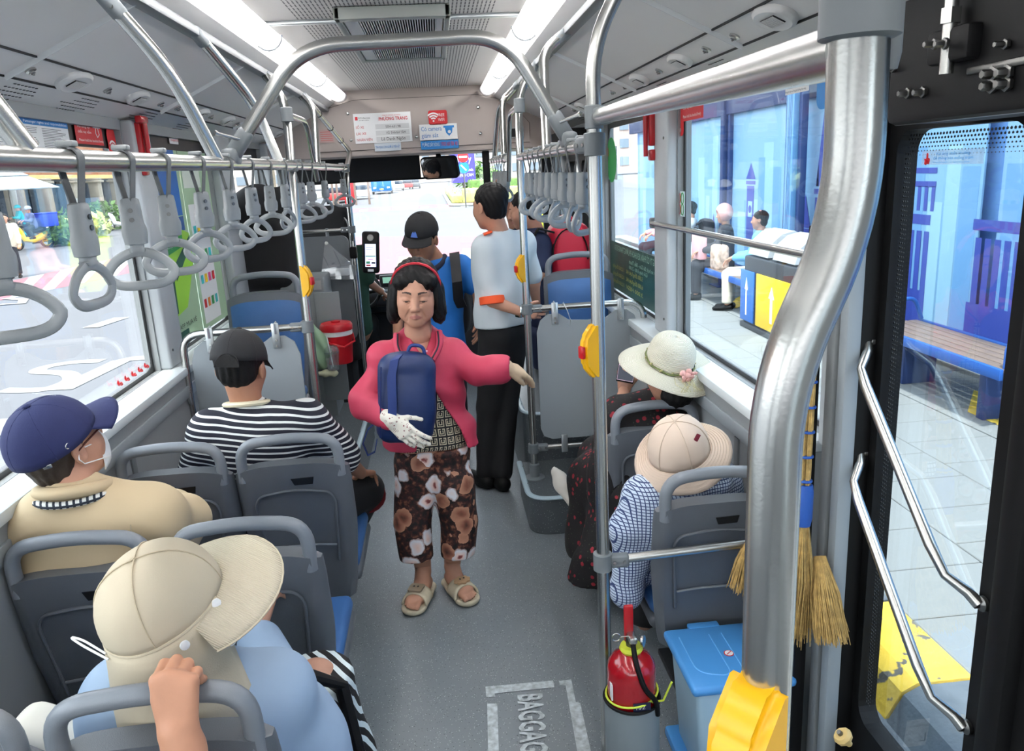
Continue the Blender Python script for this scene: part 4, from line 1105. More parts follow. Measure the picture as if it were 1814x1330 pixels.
# road ahead: hedge median, billboard, signs, bus
hz = thing('hedge', 'clipped green hedge round the end of the median ahead', 'hedge', (3.2, 58, GZ))
def hedge(c, d, m, seed):
    o = MB().box(c, d, .1, seg=3).build('clipped_hedge', m, hz)
    v, f = leaves(900, c, (d[0]/2, d[1]/2, d[2]/2+.02), .12, seed, 1)
    me = bpy.data.meshes.new('leaves'); me.from_pydata(v.tolist(), [], f.tolist()); q = link_mesh('leaves', me, m, o); q['kind'] = 'stuff'
hedge((4.1, 56, .25), (4.6, 1.4, .95), LEAF[2], 1); hedge((1.5, 76, .0), (.9, 38, .6), LEAF[2], 2); hedge((5.0, 60.5, .6), (5, 5, 1.3), LEAF[0], 3)
foliage('foliage', LEAF[0], hz, (3.6, 70, 1.4), (1.8, 3, 1.1), 900, .25, 9)
kb = struct('median_kerb', MB().tube(fil([V(.7, 110, GZ+.08), V(.9, 52, GZ+.08), V(9.5, 50.5, GZ+.08)], 1.5), .13, 6), PAINTW)
c = P(822, 322, y=64); a = P(796, 266, y=64); b = P(843, 322, y=64)
t = thing('billboard', 'tall purple advertising billboard standing on the median ahead', 'billboard', ((a.x+b.x)/2, 64, GZ))
BP = mat('billboard_purple', (74, 66, 180), .6)
MB().box(((a.x+b.x)/2, 64, (a.z+b.z)/2), (b.x-a.x, .15, a.z-b.z)).build('panel', BP, t)
MB().tube([((a.x+b.x)/2, 64.1, GZ), ((a.x+b.x)/2, 64.1, b.z)], .1, 8).build('post', STEEL_D, t)
W_ = b.x-a.x
text('Merry', 'lettering', WHT, t, (a.x+.28, 63.9, a.z-.95), (1, 0, 0), (0, 0, 1), .5, W_*.72)
text('da kenh', 'lettering', WHT, t, (a.x+.7, 63.9, b.z+.85), (1, 0, 0), (0, 0, 1), .22, W_*.55)
text('Mini CRM', 'lettering', WHT, t, (a.x+.7, 63.9, b.z+.45), (1, 0, 0), (0, 0, 1), .22, W_*.55)
c = P(819, 278, y=50); d = P(822, 294, y=50); g = V((c.x+d.x)/2, 50, GZ)
t = thing('road_sign', 'round red no entry sign above a round blue sign on one post', 'road sign', g)
MB().tube([g, V(g.x, 50, c.z+.2)], .045, 8).build('post', STEEL_D, t)
MB().lathe([(.34, 0), (.34, .02)], (g.x, 49.93, c.z), (0, -1, 0), 28).build('no_entry_disc', REDP, t); MB().box((g.x, 49.9, c.z), (.5, .01, .11)).build('white_bar', WHT, t)
MB().lathe([(.34, 0), (.34, .02)], (g.x, 49.93, d.z-.1), (0, -1, 0), 28).build('blue_disc', mat('sign_blue', (30, 130, 220), .5), t); MB().box((g.x, 49.9, d.z-.1), (.46, .01, .08), R=Matrix.Rotation(-.8, 3, 'Y').inverted()).build('white_bar', WHT, t)
# oncoming blue bus
c = P(677, 344, z=GZ); BB = mat('bus_blue', (40, 110, 200), .4)
t = thing('city_bus', 'blue and white city bus coming down the road ahead', 'bus', c)
MB().box((c.x, c.y+4.5, GZ+1.75), (2.5, 9, 2.9), .15).build('body', mat('bus_white', (220, 228, 232), .4), t); MB().box((c.x, c.y-.02, GZ+1.05), (2.52, .1, 1.3), .04).build('front_panel', BB, t)
MB().box((c.x, c.y-.05, GZ+2.3), (2.2, .06, 1.1), .04).build('windscreen', mat('dark_glass', (46, 60, 76), .15), t); MB().box((c.x, c.y-.06, GZ+3.0), (1.7, .05, .22)).build('destination_board', REDP, t)
for s_ in (-.85, .85): MB().box((c.x+s_, c.y-.08, GZ+.8), (.35, .05, .18)).build('headlamp', mat('lamp_white', (230, 232, 230), .2), t); MB().lathe([(.45, -.12), (.45, .12)], (c.x+s_*1.35, c.y+1.6, GZ+.45), (1, 0, 0), 20).build('wheel', TYRE, t)
MB().box((c.x, c.y-.09, GZ+.62), (.5, .03, .14)).build('number_plate', YELP, t)
# parked vehicles and street wall far ahead, left
for i, (px, colr, y_) in enumerate([(598, (170, 60, 60), 74), (611, (200, 205, 208), 78), (640, (205, 205, 205), 84), (705, (190, 190, 192), 120), (722, (150, 40, 40), 128), (735, (90, 94, 100), 132)]):
    x = P(px, 330, y=y_).x; t = thing('car', 'distant %s car parked beside the road ahead, %s from the left' % (['red', 'silver', 'white', 'grey', 'dark red', 'charcoal'][i], words[i]), 'car', (x, y_, GZ), 'distant parked cars ahead')
    MB().box((x, y_, GZ+.6), (1.75, 4.1, .65), .15).build('body', mat('car_%d' % i, colr, .3), t); MB().box((x, y_+.1, GZ+1.15), (1.5, 2.2, .55), .18).build('cabin', mat('dark_glass', (46, 60, 76), .15), t)
    for sx2 in (-.8, .8): MB().lathe([(.32, -.1), (.32, .1)], (x+sx2, y_-1.3, GZ+.32), (1, 0, 0), 16).build('wheel', TYRE, t)
for i, (x0, x1, h, y_) in enumerate([(-46, -14, 12, 172), (-12, 6, 16, 205), (8, 34, 12, 178), (36, 70, 14, 160)]):
    t = thing('far_building', ['wide pale building closing the street on the far left', 'tall cream building at the end of the road', 'pale building behind the billboard', 'pinkish building at the far right of the street'][i], 'building', ((x0+x1)/2, y_, GZ))
    MB().box(((x0+x1)/2, y_+5, h/2), (x1-x0, 10, h)).build('wall', mat('far_wall_%d' % i, [(176, 168, 162), (186, 174, 164), (174, 172, 168), (184, 162, 152)][i], .9), t)
    m2 = 0
    for a_ in range(int((x1-x0)/4)):
        for b_ in range(3): MB().box((x0+2+a_*4, y_-.05, 2.4+b_*3.4), (1.8, .2, 1.7)).build('window', mat('far_window', (120, 134, 146), .4), t)
# traffic island bollards, red kiosk and poles by the road on the left
for i, px in enumerate([588, 596, 628, 652]):
    x = P(px, 330, y=66).x; c = V(x, 66, GZ)
    o = MB().tube([c, c+V(0, 0, 4.2)], .09, 8).build('lamp_post', mat('post_brown', (120, 104, 96), .7)); tag(o, 'slender brown post beside the road ahead, %s from the left' % words[i], 'post', 'posts beside the road ahead')
c = P(620, 340, y=70); o = MB().box((c.x, 70, GZ+.9), (.9, .9, 1.8), .05).build('kiosk', REDP); tag(o, 'small red kiosk beside the road ahead', 'kiosk')

# ---- bus stop on the right: kerb, platform, shelter
PZ = -.12
n = NT('kerb_concrete', .9); o_ = n.obj(); n.col(n.mix(n.noise(o_, 14., 6.), (78, 84, 90), (112, 118, 124))); n.bump(n.noise(o_, 50.), .6, .006); KD = n.m
n = NT('kerb_yellow', .85); o_ = n.obj(); ns = n.noise(o_, 11., 8.); n.col(n.mix(n.ramp(ns, [(.0, (0, 0, 0)), (.36, (0, 0, 0)), (.40, (255, 255, 255))]), (96, 92, 84), n.mix(n.noise(o_, 5.), (226, 180, 40), (240, 205, 80)))); n.bump(n.noise(o_, 50.), .6, .006); KY = n.m
kerb = struct('kerb', MB().box((1.72, 6, GZ+.02), (.4, 32, .04)), KD)
yk = -6.0; i = 0
while yk < 18:
    mid = 2.33; L_ = .56
    k0 = MB(); prof_ = [(1.52, GZ), (1.88, GZ), (1.88, PZ+.002), (1.66, PZ+.002), (1.60, PZ-.03)]
    if yk > 9: L_ = 3.0
    k0.prism([(a, b) for a, b in prof_], (0, yk+L_-.01, 0), (1, 0, 0), (0, 0, 1), L_-.015)
    k0.build('kerb_stone', KY if i % 2 == 1 else KD, kerb, smooth=0); yk += L_; i += 1
n = NT('platform_paving', .85); o_ = n.obj(); n.col(n.mix(n.noise(o_, 6., 8.), n.mix(n.noise(o_, 150.), (114, 118, 118), (138, 140, 138)), (128, 130, 128))); n.bump(n.noise(o_, 60.), .3, .003); PVM = n.m
plat = struct('platform', MB().box((3.6, 6, PZ-.11), (3.46, 32, .18)), mat('joint_dark', (120, 124, 124), .9))
slab = MB().box((0, 0, 0), (.592, .392, .03), .004, seg=1).build('paving_slab', PVM, plat)
slab.location = (2.18, 1.0, PZ-.013); first = True
for i in range(5):
    for j in range(52):
        x = 2.18+i*.6; y_ = .6+j*.4+(.2 if i % 2 else 0)
        if i == 0 and j == 0: slab.location = (x, y_, PZ-.013); continue
        if (i*52+j) > 260: break
        o = slab.copy(); COL.objects.link(o); o.location = (x, y_, PZ-.013-.002*((i*7+j*3) % 3)); o.parent = plat
MB().box((4.95, 6, PZ-.02), (.6, 32, .04)).build('rear_paving', PVM, plat)
for y_ in (4.9, 7.4, 10.0, 12.5):     # yellow hatching painted under the shelter
    MB().prism([(3.86, y_), (4.26, y_+.5), (4.26, y_+.9), (3.86, y_+.4)], (0, 0, PZ+.004), (1, 0, 0), (0, 1, 0), .002).build('painted_hatch', KY, plat, smooth=0)
sh = thing('bus_shelter', 'blue bus shelter with posts, printed city mural panels and a roof', 'bus shelter', (4.3, 7, PZ))
LB = mat('shelter_light_blue', (104, 158, 204), .5); DB = mat('shelter_dark_blue', (44, 66, 116), .5)
MX = 4.48
MURAL = mat('mural_sky_blue', (128, 176, 212), .5)
MP = mat('mural_pale_blue', (152, 198, 222), .5); MM = mat('mural_mid_blue', (108, 162, 210), .5); MN = mat('mural_navy', (52, 74, 166), .5)
MB().box((4.3, 7, 3.25), (1.3, 22, .10)).build('roof', mat('roof_blue_grey', (120, 140, 170), .6), sh)
MB().box((MX-.03, 7, 2.62), (.12, 22, .34), .01).build('top_beam', DB, sh)
MB().box((MX+.12, 7, 1.4), (.04, 22, 3.0)).build('back_wall', mat('wall_blue', (110, 160, 220), .6), sh)
def yx(px, py, x=MX): return P(px, py, x=x).y
posts = sorted([yx(1178, 300), yx(1292, 300), yx(1412, 250), P(1680, 560, x=4.2).y, 3.2, 2.0])
pan = []
for i, y_ in enumerate(posts):
    big_ = i == 2
    x_ = 4.22 if big_ else 4.40
    if big_: y_ = P(1406, 250, x=4.22).y
    o = MB().box((x_, y_, 1.3), (.10, .17 if big_ else .12, 2.9), .008).build('post', LB if i != 4 else DB, sh)
    m2 = MB()
    for k_ in (-.035, .0, .035): m2.box((x_-.051, y_+k_, 1.3), (.003, .004, 2.8))
    m2.build('post_grooves', DB, o, smooth=0)
    MB().box((x_+.05, y_-.13, 1.3), (.08, .08, 2.9), .006).build('dark_post', DB, sh)
    MB().box((x_, y_, PZ+.008), (.3, .4, .016), .003).build('base_plate', DB, sh)
edges = [0.2]+posts+[17.5]
for a, b in zip(edges[:-1], edges[1:]):
    if b-a < .35: continue
    MB().box((MX, (a+b)/2, 1.2), (.02, b-a-.22, 2.5), .004).build('mural_panel', MURAL, sh)
    rg = random.Random(int(a*10)); m_ = MB(); m3 = MB(); yq = a+.15
    while yq < b-.35:                                  # printed skyline of paler and deeper blocks
        w_ = rg.uniform(.12, .34); h = rg.uniform(.9, 2.25); (m_ if rg.random() < .5 else m3).box((MX-.0112-.0002*((len(m_.v)+len(m3.v))//8 % 12), min(yq+w_/2, b-.3), h/2+.0), (.001, w_, h)); yq += w_*rg.uniform(.8, 1.7)
    if m_.v: o = m_.build('printed_skyline', MP, sh, smooth=0); o['kind'] = 'stuff'
    if m3.v: o = m3.build('printed_skyline', MM, sh, smooth=0); o['kind'] = 'stuff'
art = tag(MB().box((MX-.0135, 7, PZ+.25), (.001, .5, .02)).build('mural_print', MN), 'navy printed mural of church towers, clock tower, trees and railings on the shelter panels', 'mural')
def mur(px, m=MN, dx=.014, nm='printed_shape'):
    v = [P(a, b, x=MX-dx) for a, b in px]; N = len(v)
    return MB().add(v+[p+V(.0008, 0, 0) for p in v], [tuple(range(N)), tuple(range(N, 2*N))[::-1]]).build(nm, m, art, smooth=0)
def mrect(x0, y0, x1, y1, m=MN, dx=.014):   # box on the mural between two sight points, edges vertical/level
    a = P(x0, y0, x=MX-dx); b = P(x1, y1, x=MX-dx)
    return MB().box((MX-dx, (a.y+b.y)/2, (a.z+b.z)/2), (.001, abs(a.y-b.y), abs(a.z-b.z))).build('printed_shape', m, art, smooth=0)
# church with two spires
def church():
    for px in (1400, 1452):
        yc = P(px, 420, x=MX).y; w_ = .26
        def q(dy, z, dx=.0145): return V(MX-dx, yc+dy, z)
        for z0, z1, ww in ((.15, 1.32, w_), (1.36, 1.42, w_*1.25)):
            MB().box((MX-.0145, yc, (z0+z1)/2), (.001, ww, z1-z0)).build('printed_tower', MN, art, smooth=0)
        MB().add([q(-w_/2, 1.45), q(w_/2, 1.45), q(0, 2.28)], [(0, 1, 2)]).build('printed_spire', MN, art, smooth=0)
        for k_ in (-.085, .085): MB().add([q(k_-.03, 1.45), q(k_+.03, 1.45), q(k_, 1.72)], [(0, 1, 2)]).build('printed_spire', MN, art, smooth=0)
        for k_ in range(7): MB().box((MX-.0155, yc, 1.0+k_*.028), (.001, .07, .012)).build('printed_louvre', MP, art, smooth=0)
        MB().box((MX-.0155, yc, .62), (.001, .015, .9)).build('printed_line', MP, art, smooth=0)
        MB().box((MX-.0155, yc, 1.5), (.001, .006, 1.0)).build('printed_line', MN, art, smooth=0)
    yc = P(1426, 420, x=MX).y
    MB().add([V(MX-.0145, yc-.16, .95), V(MX-.0145, yc+.16, .95), V(MX-.0145, yc, 1.35)], [(0, 1, 2)]).build('printed_gable', MN, art, smooth=0)
    MB().box((MX-.0145, yc, .54), (.001, .34, .8)).build('printed_nave', MN, art, smooth=0)
    MB().lathe([(.085, 0), (.085, .001)], (MX-.0155, yc, .72), (-1, 0, 0), 20).build('rose_window_ring', MP, art, smooth=0); MB().lathe([(.06, 0), (.06, .001)], (MX-.0165, yc, .72), (-1, 0, 0), 20).build('rose_window', MN, art, smooth=0)
    MB().box((MX-.0155, yc, .84), (.001, .34, .015)).build('printed_line', MP, art, smooth=0)
church()
yc = P(1330, 380, x=MX).y
MB().box((MX-.0145, yc, 1.0), (.001, .26, .85)).box((MX-.0145, yc, 1.47), (.001, .34, .05)).add([V(MX-.0145, yc-.17, 1.52), V(MX-.0145, yc+.17, 1.52), V(MX-.0145, yc, 1.74)], [(0, 1, 2)]).build('printed_clock_tower', MN, art, smooth=0)
MB().box((MX-.0155, yc, 1.1), (.001, .15, .22)).build('printed_frame', MP, art, smooth=0); MB().lathe([(.055, 0), (.055, .001)], (MX-.0165, yc, 1.1), (-1, 0, 0), 18).build('printed_clock', MN, art, smooth=0)
for px, py, h in ((1264, 378, .5), (1374, 415, .8), (1232, 395, .4)):
    c = P(px, py, x=MX-.015); MB().add([V(c.x, c.y-.12, c.z-h), V(c.x, c.y+.12, c.z-h), V(c.x, c.y+.09, c.z-h*.5), V(c.x, c.y+.03, c.z-h*.2), V(c.x, c.y, c.z), V(c.x, c.y-.05, c.z-h*.25), V(c.x, c.y-.1, c.z-h*.5)], [tuple(range(7))]).build('printed_tree', MN, art, smooth=0)
# railings printed near the door
for a, b, zr in ((P(1588, 420, x=MX).y, P(1648, 420, x=MX).y, 1.18), (P(1722, 450, x=MX).y, P(1812, 450, x=MX).y, 1.18), (P(1440, 500, x=MX).y, P(1560, 500, x=MX).y, 1.1), (.6, 3.0, 1.18)):
    lo_, hi_ = min(a, b), max(a, b)
    MB().box((MX-.0145, (lo_+hi_)/2, zr), (.001, hi_-lo_, .09)).build('printed_rail', MN, art, smooth=0); MB().box((MX-.0145, (lo_+hi_)/2, .30), (.001, hi_-lo_, .45)).build('printed_rail', MN, art, smooth=0)
    y_ = lo_+.04
    while y_ < hi_:
        MB().box((MX-.0145, y_, .8), (.001, .075, .55)).build('printed_baluster', MN, art, smooth=0); y_ += .115
a = P(1612, 395, x=MX).y; b = P(1655, 395, x=MX).y
MB().box((MX-.0145, (a+b)/2, 1.62), (.001, abs(a-b), .05)).build('printed_rail', MN, art, smooth=0); MB().box((MX-.0145, (a+b)/2, 1.50), (.001, abs(a-b), .05)).build('printed_rail', MN, art, smooth=0)
for k_ in range(4): MB().box((MX-.0145, min(a, b)+.03+k_*(abs(a-b)-.06)/3, 1.37), (.001, .05, .22)).build('printed_baluster', MN, art, smooth=0)
# bench with slatted seat
def bench(lab, y0, y1):
    t = thing('bench', lab, 'bench', (3.95, (y0+y1)/2, PZ), 'blue framed benches of the shelter'); ST = mat('bench_slat', (122, 104, 92), .5, var=.12, vscale=10); BF = mat('bench_frame_blue', (40, 92, 170), .45)
    for k_ in range(5): MB().box((3.76+k_*.092, (y0+y1)/2, .335), (.082, y1-y0, .028), .004).build('slat', ST, t)
    MB().box((3.70, (y0+y1)/2, .31), (.03, y1-y0, .08), .006).build('front_rail', BF, t); MB().box((4.22, (y0+y1)/2, .31), (.03, y1-y0, .08), .006).build('back_rail', BF, t)
    for y_ in (y0+.02, y1-.02):
        MB().tube(fil([V(3.74, y_, .34), V(3.74, y_, .52), V(4.12, y_, .55), V(4.2, y_, .36)], .06), .018, 10).build('arm_rest', BF, t)
    for y_ in (y0+.35, y1-.35): MB().box((3.98, y_, .09), (.30, .08, .42), .01).build('leg', DB, t)
yb0 = P(1770, 640, x=3.75).y; yb1 = P(1572, 580, x=3.75).y
bench('slatted bench with blue frame seen through the door glass', yb0-.1, yb1+.25)
bench('slatted bench with blue frame where the waiting people sit', P(1345, 500, x=3.75).y, 13.2)
# litter bins
t = thing('litter_bin', 'double litter bin with grey hoods and a yellow door with a white arrow', 'litter bin', (3.75, P(1340, 570, x=3.55).y, PZ))
ya = P(1312, 560, x=3.5).y; yb_ = P(1400, 600, x=3.5).y; ym = (ya+yb_)/2; W2 = abs(ya-yb_)
bw = mat('bin_black', (38, 42, 48), .5); bh = mat('bin_hood_grey', (176, 180, 182), .5)
MB().box((3.78, ym, .30), (.5, W2, .84), .02).build('body', bw, t)
MB().box((3.78, ym, PZ+.03), (.56, W2+.06, .06), .01).build('plinth', bw, t)
zt_ = P(1345, 485, x=3.53).z; z0 = P(1345, 578, x=3.53).z
for s_, yy_ in ((0, ym+W2*.25), (1, ym-W2*.25)):
    MB().prism([(0, 0), (.42, 0), (.42, .22), (.3, .28), (.16, .25), (.05, .16)], (3.56, yy_+W2*.22, .74), (1, 0, 0), (0, 0, 1), W2*.40).build('hood', bh, t, smooth=0)
yd0, yd1 = ym+W2*.20, ym-W2*.44
MB().box((3.52, (yd0+yd1)/2, (z0+zt_)/2), (.02, abs(yd0-yd1), zt_-z0), .006).build('yellow_door', YELP, t)
MB().box((3.52, ym+W2*.40, (z0+zt_)/2), (.02, W2*.28, zt_-z0), .006).build('blue_door', mat('bin_blue', (50, 110, 190), .5), t)
ar_ = [(-.03, -.2), (.03, -.2), (.03, .07), (.075, .07), (0, .2), (-.075, .07), (-.03, .07)]
MB().prism(ar_, (3.508, (yd0+yd1)/2, (z0+zt_)/2), (0, -1, 0), (0, 0, 1), .002).build('white_arrow', WHT, t, smooth=0)
MB().prism([(a_*.6, b_*1.1) for a_, b_ in ar_], (3.508, ym+W2*.40, (z0+zt_)/2), (0, -1, 0), (0, 0, 1), .002).build('white_arrow', WHT, t, smooth=0)
# ------------------------------------------------------------------ rear door, front door
def leaf(idx, y0, y1, z0=.06, z1=2.03, X=XR+.02, near=None, fw=.07, gm=None, zb=.26):
    t = thing('door_%d' % idx, None, None, (X, (y0+y1)/2, z0)); t['kind'] = 'structure'
    a = y0+fw; b = y1-fw; za = z0+zb; zc = z1-.17
    MB().box((X, (a+b)/2, (za+zc)/2), (.008, b-a+.02, zc-za+.02)).build('glass_pane', gm or GLASSR, t, smooth=0)
    inn = rrect(b-a, zc-za, .05, 5, (a+b)/2, (za+zc)/2); c = [(y1, z0), (y1, z1), (y0, z1), (y0, z0)]; N = len(inn); k_ = 6
    for nm, off, th in (('door_frame', 0, .05),):
        vs = [(X, p[0], p[1]) for p in inn]+[(X, p[0], p[1]) for p in c]; fs = []
        for q in range(4):
            for j in range(k_-1): fs.append((q*k_+j, q*k_+j+1, N+q))
            fs.append((q*k_+k_-1, (q*k_+k_) % N, N+(q+1) % 4, N+q))
        MB().add(vs, fs).build(nm, BLACK, t, smooth=0, solid=th)
    # dotted frit near the glass edge
    mb = MB()
    yq = a+.01; row = 0
    for row in range(6):
        yq = a+.012+(row % 2)*.005
        while yq < b-.01: mb.lathe([(.0032-.0004*row, 0), (.0032-.0004*row, .001)], (X-.005, yq, zc-.012-row*.0085), (-1, 0, 0), 5); yq += .0105
        zq = za+.05
        if row < 3:
            while zq < zc-.05: mb.lathe([(.003-.0005*row, 0), (.003-.0005*row, .001)], (X-.005, b-.006-row*.0085, zq), (-1, 0, 0), 4); zq += .0105
    if idx == 1: mb.build('dotted_border', FRIT, t, smooth=0)['kind'] = 'stuff'
    return t
dl = leaf(1, 1.27, 1.83, fw=.075)
dl2 = leaf(2, .66, 1.23, fw=.075)
MB().box((XR+.0, 1.25, 1.05), (.075, .07, 1.98), .02).build('rubber_seal', BLACK, dl)
MB().box((XR-.03, 1.80, 1.05), (.10, .03, 2.02), .01).build('door_post_cover', BLACK, dl)
# inner grey/black post lines beside the door
struct('trim_30', MB().box((.985, 1.80, 1.0), (.04, .04, 2.0), .008), GREYPANEL); struct('trim_31', MB().box((.985, 1.855, 1.0), (.045, .045, 2.0), .01), mat('post_mid', (120, 124, 126), .45))
p = P(1442, 620, x=.93)
sc = thing('draught_screen_post', 'slim black upright post beside the brooms at the door well', 'post', (.93, p.y, 0)); sc.name = 'upright_post'; ORG['upright_post'] = ORG[list(ORG)[-1]]
MB().box((.925, p.y, .83), (.034, .030, 1.64), .004).build('post_bar', BLACK, sc); MB().box((.925, p.y, .012), (.06, .08, .024), .004).build('post_foot', BLACK, sc)
# grab rods on the door leaf
def rod(lab, a, b, w_=.014):
    t = thing('door_grab_rod', lab, 'grab rod', a, 'steel grab rods on the rear door')
    a, b = Vector(a), Vector(b); d = b-a
    pts = [a, a+d*.05+V(-.012, .0, 0), a+d*.12+V(-.045, 0, 0), a+d*.2+V(-.05, 0, 0), a+d*.8+V(-.05, 0, 0), a+d*.90+V(-.045, 0, 0), a+d*.96+V(-.012, 0, 0), b]
    MB().tube(pts, [.013, .012, .010, w_*.9, w_*.9, .010, .012, .013], 12).build('rod', STEEL, t)
    for q in (a, b): MB().lathe([(.016, 0), (.016, .008), (.008, .014), (.008, .022)], q+V(.012, 0, 0), (-1, 0, 0), 14).build('rod_bolt', STEEL_D, t)
X_ = XR-.02
rod('upper steel grab rod slanting down across the door glass', P(1537, 604, x=X_), P(1734, 1070, x=X_)); rod('lower steel grab rod slanting down across the door glass', P(1524, 801, x=X_), P(1706, 1288, x=X_))
# door gear box above
gx = thing('door_gear', 'black door mechanism housing with levers and hex bolts above the rear door', 'door mechanism', (.98, 1.2, 2.0))
MB().box((.965, 1.00, 1.975), (.17, 1.06, .22), .015).build('gear_cover', BLACK, gx)
MB().box((.90, 1.0, 1.87), (.012, 1.04, .012), .003).build('cover_lip', STEEL_D, gx)
def bolt(px, py, x, r=.012):
    c = P(px, py, x=x); MB().lathe([(r, 0), (r, .006), (r*.62, .007), (r*.62, .02), (r*.5, .022)], c, (-1, 0, 0), 6).build('hex_bolt', STEEL_D, gx)
for a in ((1762, 131), (1788, 128), (1761, 152), (1787, 148)): bolt(*a, x=.878)
for a in ((1611, 165), (1638, 163)): bolt(*a, x=.878, r=.010)
for a in ((1585, 121), (1785, 78)): bolt(*a, x=.878, r=.008)
for a in ((1659, 78), (1678, 77)): bolt(*a, x=.84, r=.009)
c = P(1680, 80, x=.86)
MB().box(c+V(.02, 0, 0), (.05, .11, .055), .008).build('lever_block', BLACK, gx)
MB().tube([V(c.x-.0, c.y, 2.30), V(c.x, c.y, c.z-.045)], .011, 12).build('lever_shaft', STEEL, gx); MB().lathe([(.017, -.012), (.017, .012)], (c.x, c.y, c.z+.045), (0, 0, 1), 6).build('lock_nut', STEEL, gx)
MB().box(c+V(.02, -.13, -.045), (.012, .2, .012), .003).build('lever_arm', STEEL_D, gx)
# threshold edge
MB().box((XR-.02, 1.2, .03), (.09, 1.2, .05), .008).build('threshold', ALU, dl)
# knob by the door bottom
c = P(1505, 1318, x=.93); kn = thing('door_release', 'small wooden coloured release knob at the bottom of the door post', 'knob', c)
MB().lathe([(.008, 0), (.008, .02), (.022, .024), (.024, .034), (.018, .042)], c, (-.6, 0, .8), 10).build('knob_head', mat('knob_tan', (200, 172, 110), .5), kn); MB().lathe([(.007, 0), (.006, .01)], c+V(-.025, 0, .033), (-.6, 0, .8), 8).build('knob_cap', STEEL_D, kn)
# front door
fl = leaf(3, 5.22, 5.76, z0=.06, fw=.045, gm=GLASS); fl2 = leaf(4, 5.76, 6.30, z0=.06, fw=.045, gm=GLASS)
fg = thing('front_door_gear', 'black front door header box between the header panel and the right windows', 'door mechanism', (.97, 5.75, 1.98))
MB().box((.96, 5.75, 1.99), (.17, 1.1, .14), .01).build('gear_cover', BLACK, fg); MB().tube([(.86, 5.3, 1.93), (.86, 6.2, 1.93)], .01, 8).build('linkage_rod', STEEL_D, fg)
c = P(862, 300, y=6.3)
o = MB().box((c.x, 6.32, c.z-.02), (.055, .05, .32), .008).build('door_pillar_cover', BLACK); tag(o, 'narrow black box hanging from the header beside the front door', 'pillar cover')
# ------------------------------------------------------------------ front of the bus
SHD = mat('shade_fabric', (26, 27, 30), .85)
a = P(505, 284, y=6.75); b = P(742, 264, y=6.75); lo_ = P(742, 316, y=6.75)
t = thing('sun_shade', 'black roller sun shade pulled halfway down in front of the driver', 'sun shade', (-.65, 6.75, 1.9))
MB().box(((a.x+b.x)/2-.0, 6.75, (b.z+lo_.z)/2), (b.x-a.x, .006, b.z-lo_.z)).build('shade_cloth', SHD, t); MB().tube([(a.x, 6.75, b.z), (b.x+.02, 6.75, b.z)], .022, 12).build('roller', BLACK, t); MB().tube([(a.x, 6.75, lo_.z), (b.x+.03, 6.75, lo_.z)], .008, 8).build('bottom_rod', BLACK, t)
# interior mirror
a = P(745, 279, y=6.6); b = P(811, 316, y=6.6); c = (a+b)/2
t = thing('interior_mirror', 'rounded interior mirror in black frame above the windscreen', 'mirror', c)
R = Matrix.Rotation(math.radians(0), 3, 'Z')
W_, H_ = (b.x-a.x)*1.14, a.z-b.z; n_ = V(-.80, -1.45, -.44).normalized(); u_ = V(0, 0, 1).cross(n_).normalized(); v_ = n_.cross(u_)
MB().prism(rrect(W_, H_, .035), c, u_, v_, -.03).build('mirror_frame', BLACK, t, smooth=0)
mm_ = bpy.data.materials.new('mirror_glass'); mm_.use_nodes = True; mb_ = mm_.node_tree.nodes['Principled BSDF']; mb_.inputs['Metallic'].default_value = 1; mb_.inputs['Roughness'].default_value = .03; mb_.inputs['Base Color'].default_value = (.75, .75, .75, 1)
MB().prism(rrect(W_-.02, H_-.02, .03), c+n_*.0008, u_, v_, .0015).build('mirror_face', mm_, t, smooth=0)
MB().tube([c+V(0, .02, H_/2-.01), V(c.x, c.y+.03, 1.985)], .008, 8).lathe([(.022, 0), (.018, .03), (.01, .04)], (c.x, c.y+.03, 1.95), (0, 0, 1), 12).build('mirror_stem', BLACK, t)
# dashboard
DG = mat('dash_grey', (58, 60, 64), .55)
t = thing('dashboard', 'dark grey dashboard with instrument cowl under the windscreen', 'dashboard', (-.4, 6.85, 0))
MB().box((-.12, 6.93, .80), (2.15, .40, .22), .04, seg=3).build('dash_top', DG, t); MB().box((-.12, 6.98, .35), (2.1, .26, .72), .02).build('dash_front', mat('dash_dark', (34, 35, 38), .6), t)
MB().box((-.72, 6.66, .84), (.62, .3, .14), .05, seg=3).build('instrument_cowl', DG, t)
a = P(655, 520, y=6.5); MB().box((-.30, 6.62, .86), (.36, .26, .05), .012).build('cash_tray', mat('tray_white', (205, 205, 210), .5), t)
a = P(686, 507, y=6.6); MB().box((a.x, 6.72, a.z+.03), (.14, .05, .10), .012).build('fare_device', mat('dash_dark', (34, 35, 38), .6), t); MB().box((a.x, 6.692, a.z+.04), (.08, .004, .05)).build('device_screen', mat('screen_green', (130, 170, 150), .3, emis=((120, 170, 150), .4)), t)
st = thing('steering_wheel', 'black steering wheel mostly hidden by the passengers', 'steering wheel', (-.72, 6.45, .85))
MB().tube([V(-.72+math.cos(a)*.21, 6.42+math.sin(a)*.15, .93+math.sin(a)*.14) for a in [i*PI/14 for i in range(28)]], .014, 10, closed=True).build('rim', BLACK, st); MB().tube([V(-.92, 6.42, .93), V(-.72, 6.43, .90), V(-.52, 6.42, .93)], .014, 8).tube([V(-.72, 6.43, .9), V(-.72, 6.62, .70)], .03, 8).build('spokes_and_column', BLACK, st)
